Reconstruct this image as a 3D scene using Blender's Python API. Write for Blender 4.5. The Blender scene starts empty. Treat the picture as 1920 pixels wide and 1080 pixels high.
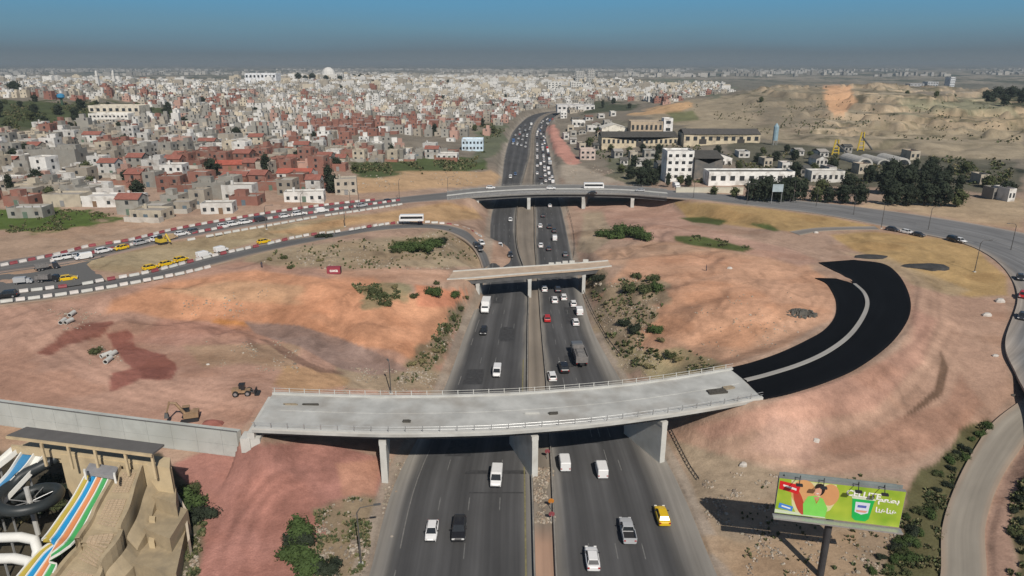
import bpy, bmesh, math, random
import numpy as np
random.seed(7); rng = np.random.default_rng(7)
S = bpy.context.scene; COL = S.collection
R = math.radians
# ---------------------------------------------------------------- camera
CAM_H = 60.0; TH = math.atan(420/1280); CT, ST = math.cos(TH), math.sin(TH); F = 1280.0
cd = bpy.data.cameras.new('camera'); cam = bpy.data.objects.new('camera', cd); COL.objects.link(cam)
cd.lens = 24.0; cd.sensor_width = 36.0; cd.clip_start = 1; cd.clip_end = 60000
cam.location = (0, 0, CAM_H); cam.rotation_euler = (math.pi/2-TH, 0, 0); S.camera = cam
def G(px, py, z=0.0):
    """point of the place seen at a pixel of the survey photo, at height z"""
    u = (px-960)/F; w = (py-540)/F
    t = (CAM_H-z)/(ST+w*CT)
    return (u*t, (CT-w*ST)*t)
def G3(px, py, z=0.0):
    x, y = G(px, py, z); return (x, y, z)
def proj(x, y, z):
    q = CAM_H-np.asarray(z); zc = y*CT+q*ST
    zc = np.where(zc < 1, 1, zc)
    return 960+F*x/zc, 540+F*(q*CT-y*ST)/zc
def pxm(y, z=0):            # pixels per metre there (1920 wide)
    return F/(y*CT+(CAM_H-z)*ST)
# ---------------------------------------------------------------- light
SUN_EL = 42.5; SDX, SDY = -0.30, 0.954         # shadows fall away and to the left
sl = bpy.data.lights.new('sun', 'SUN'); so = bpy.data.objects.new('sun', sl); COL.objects.link(so)
sl.energy = 4.6; sl.angle = R(0.53); sl.color = (1.0, .93, .84)
e = R(SUN_EL); from mathutils import Vector
d = Vector((SDX*math.cos(e), SDY*math.cos(e), -math.sin(e)))
so.rotation_euler = d.to_track_quat('-Z', 'Y').to_euler(); so.location = (60, -100, 200)
W = bpy.data.worlds.new('World'); S.world = W; W.use_nodes = True
nt = W.node_tree; nt.nodes.clear()
out = nt.nodes.new('ShaderNodeOutputWorld'); bg = nt.nodes.new('ShaderNodeBackground')
sky = nt.nodes.new('ShaderNodeTexSky'); sky.sky_type = 'NISHITA'; sky.sun_disc = False
sky.sun_elevation = e; sky.sun_rotation = math.atan2(-SDX, -SDY); sky.air_density = 1.0; sky.dust_density = 1.5; sky.ozone_density = 2.0; sky.altitude = 200
# a smog layer lies over the horizon: it dims and greys the sky near it
tc = nt.nodes.new('ShaderNodeTexCoord'); sx = nt.nodes.new('ShaderNodeSeparateXYZ'); rp = nt.nodes.new('ShaderNodeValToRGB')
nz = nt.nodes.new('ShaderNodeTexNoise'); nz.inputs['Scale'].default_value = 3; nz.inputs['Detail'].default_value = 3
mp = nt.nodes.new('ShaderNodeMapping'); mp.inputs['Scale'].default_value = (1, 1, 9)
ad = nt.nodes.new('ShaderNodeMath'); ad.operation = 'MULTIPLY_ADD'; ad.inputs[1].default_value = .016; 
L = nt.links
L.new(tc.outputs['Generated'], sx.inputs[0]); L.new(tc.outputs['Generated'], mp.inputs[0]); L.new(mp.outputs[0], nz.inputs['Vector'])
L.new(nz.outputs[0], ad.inputs[0]); L.new(sx.outputs['Z'], ad.inputs[2]); L.new(ad.outputs[0], rp.inputs[0])
SKYR = rp.color_ramp
SKYC = [(0.0, (.205,.240,.265)), (.012, (.165,.200,.228)), (.024, (.142,.190,.228)), (.036, (.145,.228,.288)), (.054, (.145,.275,.365)), (.085, (.122,.31,.475)), (.14, (.10,.30,.52)), (.24, (.07,.17,.32)), (1.0, (.05,.11,.22))]
SKYR.elements[0].position = 0; SKYR.elements[0].color = (*SKYC[0][1], 1)
SKYR.elements[1].position = 1; SKYR.elements[1].color = (*SKYC[-1][1], 1)
for p_, c_ in SKYC[1:-1]:
    el = SKYR.elements.new(p_); el.color = (*c_, 1)
bg2 = nt.nodes.new('ShaderNodeBackground'); bg2.inputs[1].default_value = 1.08; L.new(rp.outputs[0], bg2.inputs[0])
mx = nt.nodes.new('ShaderNodeMixShader'); fr = nt.nodes.new('ShaderNodeMapRange')
fr.inputs['From Min'].default_value = .15; fr.inputs['From Max'].default_value = .5; fr.inputs['To Min'].default_value = 1; fr.inputs['To Max'].default_value = 0
L.new(sx.outputs['Z'], fr.inputs[0]); bg.inputs[1].default_value = .05
L.new(sky.outputs[0], bg.inputs[0]); L.new(fr.outputs[0], mx.inputs[0]); L.new(bg.outputs[0], mx.inputs[1]); L.new(bg2.outputs[0], mx.inputs[2]); L.new(mx.outputs[0], out.inputs[0])
S.view_settings.view_transform = 'Standard'; S.view_settings.look = 'None'; S.view_settings.gamma = 1; S.view_settings.exposure = -0.14
S.cycles.max_bounces = 4; S.cycles.diffuse_bounces = 2; S.cycles.volume_bounces = 0; S.cycles.use_denoising = True
# ---------------------------------------------------------------- materials
MATS = {}
def mat(name, col=(.5,.5,.5), rough=.8, metal=0.0, noise=.18, scale=.6, bump=0.0, src=None, spec=.3, coat=0.0, dirt=None, dscale=.25):
    """procedural material: base colour (flat, object colour or baked attribute) broken up by noise"""
    if name in MATS: return MATS[name]
    m = bpy.data.materials.new(name); m.use_nodes = True; n = m.node_tree; N = n.nodes; N.clear(); K = n.links
    o = N.new('ShaderNodeOutputMaterial'); b = N.new('ShaderNodeBsdfPrincipled'); K.new(b.outputs[0], o.inputs[0])
    b.inputs['Roughness'].default_value = rough; b.inputs['Metallic'].default_value = metal
    b.inputs['Specular IOR Level'].default_value = spec; b.inputs['Coat Weight'].default_value = coat
    if src == 'object':
        c = N.new('ShaderNodeObjectInfo').outputs['Color']
    elif src == 'attr':
        a = N.new('ShaderNodeAttribute'); a.attribute_name = 'Col'; c = a.outputs['Color']
    else:
        r = N.new('ShaderNodeRGB'); r.outputs[0].default_value = (*col, 1); c = r.outputs[0]
    g = N.new('ShaderNodeNewGeometry')
    t = N.new('ShaderNodeTexNoise'); t.inputs['Scale'].default_value = scale; t.inputs['Detail'].default_value = 6; t.inputs['Roughness'].default_value = .62
    K.new(g.outputs['Position'], t.inputs['Vector'])
    mr = N.new('ShaderNodeMapRange'); mr.inputs['From Min'].default_value = .3; mr.inputs['From Max'].default_value = .7
    mr.inputs['To Min'].default_value = 1-noise; mr.inputs['To Max'].default_value = 1+noise; K.new(t.outputs[0], mr.inputs[0])
    v = N.new('ShaderNodeVectorMath'); v.operation = 'SCALE'; K.new(c, v.inputs[0]); K.new(mr.outputs[0], v.inputs['Scale']); c2 = v.outputs[0]
    if dirt is not None:
        t2 = N.new('ShaderNodeTexNoise'); t2.inputs['Scale'].default_value = dscale; t2.inputs['Detail'].default_value = 5
        K.new(g.outputs['Position'], t2.inputs['Vector'])
        m2 = N.new('ShaderNodeMapRange'); m2.inputs['From Min'].default_value = .5; m2.inputs['From Max'].default_value = .72; m2.inputs['To Max'].default_value = .75
        K.new(t2.outputs[0], m2.inputs[0])
        x = N.new('ShaderNodeMix'); x.data_type = 'RGBA'; K.new(m2.outputs[0], x.inputs['Factor']); K.new(c2, x.inputs['A']); x.inputs['B'].default_value = (*dirt, 1); c2 = x.outputs['Result']
    K.new(c2, b.inputs['Base Color'])
    if bump:
        bp = N.new('ShaderNodeBump'); bp.inputs['Strength'].default_value = .6; bp.inputs['Distance'].default_value = bump; K.new(t.outputs[0], bp.inputs['Height']); K.new(bp.outputs[0], b.inputs['Normal'])
    MATS[name] = m; return m
def ground_mat():
    m = bpy.data.materials.new('ground_soil'); m.use_nodes = True; n = m.node_tree; N = n.nodes; K = n.links
    b = N['Principled BSDF']; b.inputs['Roughness'].default_value = .95; b.inputs['Specular IOR Level'].default_value = .1
    a = N.new('ShaderNodeAttribute'); a.attribute_name = 'Col'; g = N.new('ShaderNodeNewGeometry'); c = a.outputs['Color']
    hs = []
    for sc, amp, det in ((.012, .10, 5), (.10, .16, 7), (.9, .13, 8), (4.2, .13, 5)):
        t = N.new('ShaderNodeTexNoise'); t.inputs['Scale'].default_value = sc; t.inputs['Detail'].default_value = det; t.inputs['Roughness'].default_value = .65
        K.new(g.outputs['Position'], t.inputs['Vector']); hs.append(t)
        mr = N.new('ShaderNodeMapRange'); mr.inputs['From Min'].default_value = .3; mr.inputs['From Max'].default_value = .7
        mr.inputs['To Min'].default_value = 1-amp; mr.inputs['To Max'].default_value = 1+amp; K.new(t.outputs[0], mr.inputs[0])
        v = N.new('ShaderNodeVectorMath'); v.operation = 'SCALE'; K.new(c, v.inputs[0]); K.new(mr.outputs[0], v.inputs['Scale']); c = v.outputs[0]
    K.new(c, b.inputs['Base Color'])
    bp = N.new('ShaderNodeBump'); bp.inputs['Strength'].default_value = .5; bp.inputs['Distance'].default_value = .30; K.new(hs[2].outputs[0], bp.inputs['Height'])
    bp2 = N.new('ShaderNodeBump'); bp2.inputs['Strength'].default_value = .5; bp2.inputs['Distance'].default_value = .6; K.new(hs[1].outputs[0], bp2.inputs['Height'])
    K.new(bp.outputs[0], bp2.inputs['Normal']); K.new(bp2.outputs[0], b.inputs['Normal'])
    return m
def road_mat(name, streak=.22, spec=.15):
    """asphalt: baked colour, wheel-path streaks running along the road"""
    m = bpy.data.materials.new(name); m.use_nodes = True; n = m.node_tree; N = n.nodes; K = n.links
    b = N['Principled BSDF']; b.inputs['Roughness'].default_value = .9; b.inputs['Specular IOR Level'].default_value = spec
    a = N.new('ShaderNodeAttribute'); a.attribute_name = 'Col'; c = a.outputs['Color']
    uv = N.new('ShaderNodeUVMap'); uv.uv_map = 'UVMap'
    for sx_, sy_, amp in ((.55, .006, streak), (1.7, .03, streak*.5), (.15, .06, .16)):
        mp = N.new('ShaderNodeMapping'); mp.inputs['Scale'].default_value = (sx_, sy_, 1); K.new(uv.outputs[0], mp.inputs[0])
        t = N.new('ShaderNodeTexNoise'); t.inputs['Scale'].default_value = 1; t.inputs['Detail'].default_value = 5; K.new(mp.outputs[0], t.inputs['Vector'])
        mr = N.new('ShaderNodeMapRange'); mr.inputs['From Min'].default_value = .3; mr.inputs['From Max'].default_value = .7
        mr.inputs['To Min'].default_value = 1-amp; mr.inputs['To Max'].default_value = 1+amp; K.new(t.outputs[0], mr.inputs[0])
        v = N.new('ShaderNodeVectorMath'); v.operation = 'SCALE'; K.new(c, v.inputs[0]); K.new(mr.outputs[0], v.inputs['Scale']); c = v.outputs[0]
    K.new(c, b.inputs['Base Color']); return m
# ---------------------------------------------------------------- mesh builder
class MB:
    def __init__(s): s.v = []; s.f = []; s.m = []; s.c = []
    def add(s, vs, fs, mi=0, col=None):
        k = len(s.v); s.v += [tuple(p) for p in vs]
        for f in fs: s.f.append(tuple(i+k for i in f)); s.m.append(mi); s.c.append(col)
    def box(s, cx, cy, cz, sx, sy, sz, rz=0.0, mi=0, col=None, taper=1.0, bottom=True):
        """centre x,y; cz = bottom"""
        c_, s_ = math.cos(rz), math.sin(rz); vs = []
        for k, zz in ((1, cz), (taper, cz+sz)):
            for a, b in ((-1,-1),(1,-1),(1,1),(-1,1)):
                x = a*sx/2*k; y = b*sy/2*k; vs.append((cx+x*c_-y*s_, cy+x*s_+y*c_, zz))
        fs = [(4,5,6,7),(0,1,5,4),(1,2,6,5),(2,3,7,6),(3,0,4,7)]
        if bottom: fs.append((3,2,1,0))
        s.add(vs, fs, mi, col)
    def tube(s, pts, r, n=8, mi=0, col=None, cap=True):
        rs = r if isinstance(r, (list, tuple)) else [r]*len(pts); P = [Vector(p) for p in pts]; vs = []; 
        for i, p in enumerate(P):
            t = (P[min(i+1, len(P)-1)]-P[max(i-1, 0)]).normalized()
            a = t.cross(Vector((0,0,1)));  a = a.normalized() if a.length > 1e-3 else Vector((1,0,0)); b = a.cross(t).normalized()
            for k in range(n):
                an = 2*math.pi*k/n; vs.append(p+a*math.cos(an)*rs[i]+b*math.sin(an)*rs[i])
        fs = [(i*n+k, i*n+(k+1) % n, (i+1)*n+(k+1) % n, (i+1)*n+k) for i in range(len(P)-1) for k in range(n)]
        if cap: fs += [tuple(range(n))[::-1], tuple(range((len(P)-1)*n, len(P)*n))]
        s.add(vs, fs, mi, col)
    def loft(s, rings, mi=0, col=None, cap=True):
        n = len(rings[0]); vs = [p for r in rings for p in r]
        fs = [(i*n+k, i*n+(k+1) % n, (i+1)*n+(k+1) % n, (i+1)*n+k) for i in range(len(rings)-1) for k in range(n)]
        if cap: fs += [tuple(range(n))[::-1], tuple(range((len(rings)-1)*n, len(rings)*n))]
        s.add(vs, fs, mi, col)
    def mesh(s, name, mats, smooth=False):
        me = bpy.data.meshes.new(name); me.from_pydata(s.v, [], s.f)
        ms = mats if isinstance(mats, (list, tuple)) else [mats]
        for m in ms: me.materials.append(m)
        if len(ms) > 1: me.polygons.foreach_set('material_index', s.m)
        if s.c and s.c[0] is not None:
            at = me.attributes.new('Col', 'FLOAT_COLOR', 'CORNER'); cs = []
            for f, c in zip(s.f, s.c): cs += [*(c or (.5,.5,.5)), 1]*len(f)
            at.data.foreach_set('color', cs)
        if smooth: me.polygons.foreach_set('use_smooth', [True]*len(s.f))
        me.update(); return me
    def build(s, name, mats, parent=None, smooth=False):
        return link(name, s.mesh(name, mats, smooth), parent)
def link(name, me, parent=None, loc=None, rz=None):
    o = bpy.data.objects.new(name, me); COL.objects.link(o)
    if parent: o.parent = parent
    if loc is not None: o.location = loc
    if rz is not None: o.rotation_euler = (0, 0, rz)
    return o
def tag(o, label=None, cat=None, group=None, kind=None):
    if label: o['label'] = label
    if cat: o['category'] = cat
    if group: o['group'] = group
    if kind: o['kind'] = kind
    return o
def empty(name, loc, rz=0.0):
    o = bpy.data.objects.new(name, None); COL.objects.link(o); o.location = loc; o.rotation_euler = (0, 0, rz); o.empty_display_size = .5; return o
KIDS = {}
def kids(o): return [c for c in bpy.data.objects if c.parent == o]
def tree_of(o): return (o, [tree_of(c) for c in kids(o)])
def copy_tree(t, parent=None):
    c = t[0].copy(); COL.objects.link(c)
    if parent: c.parent = parent
    for k in t[1]: copy_tree(k, c)
    return c
# ---------------------------------------------------------------- value noise (numpy)
_perm = rng.random((256, 256))
def vnoise(x, y):
    xi = np.floor(x).astype(int); yi = np.floor(y).astype(int); fx = x-xi; fy = y-yi
    fx = fx*fx*(3-2*fx); fy = fy*fy*(3-2*fy)
    a = _perm[xi & 255, yi & 255]; b = _perm[(xi+1) & 255, yi & 255]; c = _perm[xi & 255, (yi+1) & 255]; d_ = _perm[(xi+1) & 255, (yi+1) & 255]
    return (a*(1-fx)+b*fx)*(1-fy)+(c*(1-fx)+d_*fx)*fy
def fbm(x, y, s, o=4):
    r = 0; a = .5; n = 0
    for k in range(o): r = r+a*vnoise(x/s+17.3*k, y/s+5.1*k); n += a; a *= .5; s /= 2.03
    return r/n
def sst(a, b, x):
    t = np.clip((x-a)/(b-a), 0, 1); return t*t*(3-2*t)
# ================================================================ roads: paired edges (px, py) with heights
def cr(pts, n):
    """Catmull-Rom through points, n samples, spaced by world length"""
    P = np.array(pts, float); P = np.vstack([2*P[0]-P[1], P, 2*P[-1]-P[-2]]); o = []
    for i in range(1, len(P)-2):
        for t in np.linspace(0, 1, 24, endpoint=False):
            a, b, c, d_ = P[i-1], P[i], P[i+1], P[i+2]
            o.append(.5*((2*b)+(-a+c)*t+(2*a-5*b+4*c-d_)*t*t+(-a+3*b-3*c+d_)*t**3))
    o.append(P[-2]); o = np.array(o); s = np.r_[0, np.cumsum(np.linalg.norm(np.diff(o[:, :2], axis=0), axis=1))]
    q = np.linspace(0, s[-1], n); return np.array([np.interp(q, s, o[:, k]) for k in range(o.shape[1])]).T
def pairs(A, B, Z, n):
    """A, B pixel edge points (same count), Z height per station -> sampled left & right world edges"""
    if not isinstance(Z, (list, tuple)): Z = [Z]*len(A)
    rows = [(*G(*a, z), *G(*b, z), z) for a, b, z in zip(A, B, Z)]
    P = np.array(rows); c = (P[:, :2]+P[:, 2:4])/2
    Q = cr(np.hstack([c, P]), n); return Q[:, 2:4], Q[:, 4:6], Q[:, 6]
YS = [1500, 1180, 1080, 900, 740, 620, 530, 460, 400, 345, 290, 250, 230, 218, 211, 207]
HLa = [558, 660, 692, 743, 828, 874, 908, 918, 922, 940, 947, 960, 977, 993, 1017, 1060]
HLb = [1012, 1004, 1000, 995, 987, 988, 988, 967, 967, 977, 992, 996, 1003, 1014, 1033, 1070]
HRa = [1075, 1052, 1045, 1037, 1028, 1017, 1010, 1005, 1004, 1001, 1003, 1004, 1012, 1023, 1042, 1078]
HRb = [1575, 1400, 1345, 1268, 1180, 1112, 1086, 1068, 1055, 1042, 1032, 1023, 1031, 1044, 1058, 1092]
ROADS = {}
def defroad(key, A, B, Z, n, sh=6.0, drop=.22): ROADS[key] = dict(e=pairs(A, B, Z, n), sh=sh, drop=drop)
defroad('hl', list(zip(HLa, YS)), list(zip(HLb, YS)), 0.0, 260, 5)
defroad('hr', list(zip(HRa, YS)), list(zip(HRb, YS)), 0.0, 260, 5)
defroad('median', [(a, y) for a, y in zip(HLb, YS)], [(a, y) for a, y in zip(HRa, YS)], 0.0, 200, 1)
# upper road on the left (two carriageways) running onto the far bridge
defroad('upper', [(-200, 517), (0, 489), (100, 474), (200, 457), (333, 428), (450, 407), (560, 391), (640, 381), (750, 369), (838, 359.5)],
        [(-200, 545), (0, 511), (100, 497), (200, 480), (333, 450), (450, 428), (560, 410), (640, 399), (750, 383), (838, 375)],
        [9, 9, 9, 8.9, 8.8, 8.6, 8.3, 8, 7.6, 7.0], 160, 8)
defroad('lower', [(-200, 560), (0, 550), (100, 538), (200, 524), (300, 503), (400, 477), (500, 456), (600, 440), (700, 424), (780, 419), (840, 422), (880, 434), (900, 450), (912, 472), (921, 494)],
        [(-200, 598), (0, 572), (100, 560), (200, 544), (300, 522), (400, 497), (500, 472), (600, 451), (700, 434), (780, 428), (830, 432), (862, 445), (884, 462), (897, 482), (905, 504)],
        [8.8, 8.7, 8.7, 8.6, 8.6, 8.4, 8.2, 7.8, 7, 6, 5, 3.6, 2.2, .8, 0.05], 180, 8)
defroad('ring', [(1250, 356), (1330, 362), (1430, 370), (1560, 382), (1680, 397), (1800, 415), (1920, 437), (2060, 470), (2180, 520), (2220, 600), (2160, 690), (2080, 780), (2040, 900)],
        [(1250, 370), (1330, 376), (1447, 390), (1560, 405), (1655, 424), (1790, 452), (1850, 476), (1890, 512), (1908, 560), (1885, 640), (1905, 700), (1940, 770), (1960, 870)],
        [7.0, 7, 7, 7, 7, 7, 7, 7, 7, 6.6, 6, 5, 4], 160, 10)
KERB = [(1397, 714), (1440, 703), (1500, 684), (1550, 661), (1590, 632), (1615, 600), (1626, 572), (1620, 550), (1602, 533)]
RZ = [8.8, 8.8, 8.7, 8.6, 8.5, 8.3, 8.1, 8.0, 7.9]
OUT = [(1430, 748), (1478, 738), (1548, 716), (1610, 688), (1668, 645), (1700, 603), (1708, 572), (1700, 540), (1682, 512)]
INN = [(1366, 690), (1410, 679), (1460, 662), (1508, 640), (1546, 618), (1566, 592), (1568, 566), (1560, 546), (1548, 530)]
defroad('ramp_outer', KERB+[(1575, 513), (1535, 492)], OUT+[(1655, 494), (1600, 487)], RZ+[7.7, 7.6], 90, 9)
defroad('ramp_inner', INN+[(1528, 521)], KERB+[(1568, 522)], RZ+[7.8], 80, 6)
defroad('gravel', [(1700, 1230), (1740, 1150), (1763, 1080), (1767, 987), (1793, 907), (1830, 837), (1867, 787), (1930, 740)],
        [(1790, 1230), (1835, 1150), (1850, 1080), (1848, 987), (1873, 907), (1910, 847), (1950, 800), (2010, 760)], [.6, .6, .7, 1.0, 1.5, 2.2, 3, 4], 80, 4)
defroad('dirt_track', [(1200, 388), (1290, 404), (1400, 424), (1500, 456), (1560, 487)], [(1180, 404), (1270, 424), (1360, 444), (1440, 468), (1510, 494)], [1.2, 3, 5, 6.6, 7.4], 50, 8, .0)
defroad('slip', [(1480, 434), (1530, 427), (1590, 425), (1640, 424)], [(1500, 441), (1540, 434), (1600, 431), (1650, 431)], 7.0, 30, 14, .06)
# bridge ends (approach slabs) as carve-only ribbons
NB_near = [(472, 806), (620, 812), (740, 815), (900, 812), (1010, 805.5), (1120, 796), (1250, 779), (1350, 763), (1431, 748)]
NB_far = [(512, 737), (640, 741.5), (740, 743), (850, 742), (960, 738), (1060, 731.5), (1170, 721.5), (1280, 706.5), (1372, 691)]
MB_near = [(838, 525), (893, 521.5), (993, 513), (1090, 505.8), (1147, 500)]
MB_far = [(850, 509), (900, 505.5), (993, 499.5), (1090, 493), (1140, 489)]
FB_near = [(838, 375), (893, 369.5), (993, 363.8), (1090, 362.8), (1180, 364.5), (1251, 370)]
FB_far = [(838, 359.5), (900, 352.5), (993, 347.5), (1100, 346.8), (1180, 349.5), (1251, 355.5)]
defroad('mid_w', [(700, 506), (760, 508), (850, 509)], [(700, 540), (760, 532), (838, 525)], [8, 7.6, 7], 20, 6, .1)
defroad('mid_e', [(1140, 489), (1200, 488), (1260, 484)], [(1147, 500), (1200, 500), (1250, 502)], [7, 7, 7], 20, 6, .1)
# ================================================================ relief: control heights
CP = [(-400,560,9),(-400,800,7),(0,500,9),(0,570,8.5),(150,545,8.5),(300,515,8.5),(450,480,8.2),(640,440,8),(800,425,6),(870,440,3.6),(905,500,1.5),
(560,510,8.5),(700,500,8.2),(830,515,7),(700,470,7.6),(820,455,5.5),(600,470,8.2),
(60,600,8.4),(200,592,6.6),(350,600,4.9),(500,612,4.2),(640,645,3.2),(700,670,2.6),(760,690,1.8),(210,560,8.6),(330,545,8.9),(480,540,8.9),(620,530,8.8),(730,545,7.8),(420,575,7.2),(560,585,6.6),(680,612,6.2),(740,650,4.6),
(850,560,4.5),(800,560,6.6),(856,605,2.6),(812,650,2.4),(780,660,2.6),(870,545,3.5),
(0,650,6.5),(200,680,6.3),(0,740,6.5),(250,770,6.4),(430,790,6.4),(470,740,6.6),(300,720,6.4),(540,715,5.4),(650,715,3.4),(780,725,.9),(450,660,5.4),(600,680,4.6),
(420,880,2.4),(370,900,1.5),(550,860,3.6),(490,822,6.9),(600,838,4),(680,870,1.6),(640,960,.8),(500,1000,.8),(380,1060,.5),(0,1000,0),(200,1000,0),(0,870,1),(-300,900,1),(-300,1100,0),(680,1070,.2),
(0,400,9),(300,385,9),(640,350,8),(640,300,9),(300,250,12),(0,250,20),(0,190,26),(120,190,26),(250,195,20),(900,300,4),(930,250,4),(500,200,14),(700,180,10),(500,155,20),(620,145,30),(720,150,16),(900,160,8),(1000,200,2),
(200,150,4),(0,143,0),(960,140,8),(760,320,7),(880,330,3.5),(700,345,8),(1200,146,26),(1130,155,4),(1270,155,6),(1330,160,2),
(893,397,.4),(876,390,1.6),(852,383,4.4),(838,378,6.6),(750,392,7),(640,412,8),(500,430,8.4),(300,475,8.7),(1255,375,6.6),(1225,384,3.4),(1183,393,.8),
(1400,400,6.6),(1600,415,7),(1700,440,7),(1850,490,7),(1870,560,6.8),(1860,650,6.3),(1890,730,5),(1130,400,.8),(1100,430,.4),(1160,440,3),(1250,440,4.6),(1400,455,6),(1120,500,6.2),(1200,515,6.3),(1300,480,6.6),
(880,535,3.6),(868,530,5.6),(1108,516,3.4),(1120,512,5.4),(1098,540,1),
(1150,560,3),(1250,560,7),(1350,560,8.4),(1450,580,8.5),(1520,560,7.8),(1200,640,2.6),(1300,650,5.4),(1180,700,.5),(1250,700,2.4),(1345,690,7.2),(1480,640,7.2),(1400,530,7.6),
(1470,762,6),(1600,770,5.2),(1750,690,6),(1820,620,6.2),(1800,560,6.6),(1750,500,6.9),(1700,460,6.9),(1250,820,.9),(1330,850,1.3),(1400,862,1.8),(1300,930,.5),(1500,880,2.0),(1500,960,.8),(1700,870,2.2),(1790,830,2.6),(1860,770,4),(1450,1040,.4),(1920,1000,1.2),(1650,1080,.6),(2200,900,3),(2400,700,6),(1440,790,4),(1380,800,3.2),(1700,780,4.4),
(1100,320,2),(1200,330,4),(1300,345,6),(1500,350,6.5),(1800,385,7),(1150,275,4),(1400,275,8),(1280,300,5.5),(1900,340,9),(1100,260,2),(1600,330,7),
(1200,212,10),(1285,194,22),(1240,205,15),(1330,215,10),(1400,180,22),(1480,161,34),(1570,158,37),(1640,167,33),(1690,158,36),(1700,182,23),(1600,215,17),(1500,235,12),(1850,182,24),(1920,195,24),(2050,190,26),(1700,240,14),(1900,250,15),(1600,285,9),(1800,300,10),(1420,225,13),(1560,200,20),(1540,190,24),(1600,190,26),(1420,190,24),(1330,185,20),(1340,192,17),(2200,300,16)]
WP = [(500,1500,2),(300,1500,2),(900,1700,0),(1500,1800,0),(0,9000,0),(-6000,8000,10),(6000,8000,10),(0,30000,60),(-20000,20000,60),(20000,20000,60),(-4000,3500,5),(4000,3500,5),(-1500,3000,5),(1500,3000,0),
      (0,20,0),(-60,20,0),(60,20,0),(-30,50,0),(30,50,0),(200,40,0),(-200,40,0),(0,1000,0),(0,1600,0),(-2000,1500,30),(2500,1500,30)]
cw = [(*G(a, b, z), z) for a, b, z in CP]+WP; cw = np.array(cw, float)
def stf(x, y):
    r = np.hypot(x, y); r = np.maximum(r, 8); return np.stack([1.5*np.arctan2(x, np.maximum(y, 1)), np.log(r)], -1)
cs = stf(cw[:, 0], cw[:, 1]); D = np.linalg.norm(cs[:, None]-cs[None], axis=-1)
n_ = len(cs); A_ = np.zeros((n_+1, n_+1)); A_[:n_, :n_] = D+np.eye(n_)*-.004; A_[n_, :n_] = 1; A_[:n_, n_] = 1
coef = np.linalg.solve(A_, np.r_[cw[:, 2], 0])
WALLZ = 6.5
WL = np.array([G(-500, 693, WALLZ), G(-250, 722, WALLZ), G(0, 755, WALLZ), G(220, 784, WALLZ), G(444, 811, WALLZ)])
def near_poly(P, x, y):
    best = np.full(x.shape, 1e9); z = np.zeros(x.shape, int); tt = np.zeros(x.shape); sd = np.zeros(x.shape)
    for i in range(len(P)-1):
        ax, ay = P[i]; dx, dy = P[i+1]-P[i]; l2 = dx*dx+dy*dy+1e-9
        t = np.clip(((x-ax)*dx+(y-ay)*dy)/l2, 0, 1); q = np.hypot(x-ax-t*dx, y-ay-t*dy); m = q < best
        best = np.where(m, q, best); z = np.where(m, i, z); tt = np.where(m, t, tt); sd = np.where(m, (dx*(y-ay)-dy*(x-ax)), sd)
    return best, z, tt, sd
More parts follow.
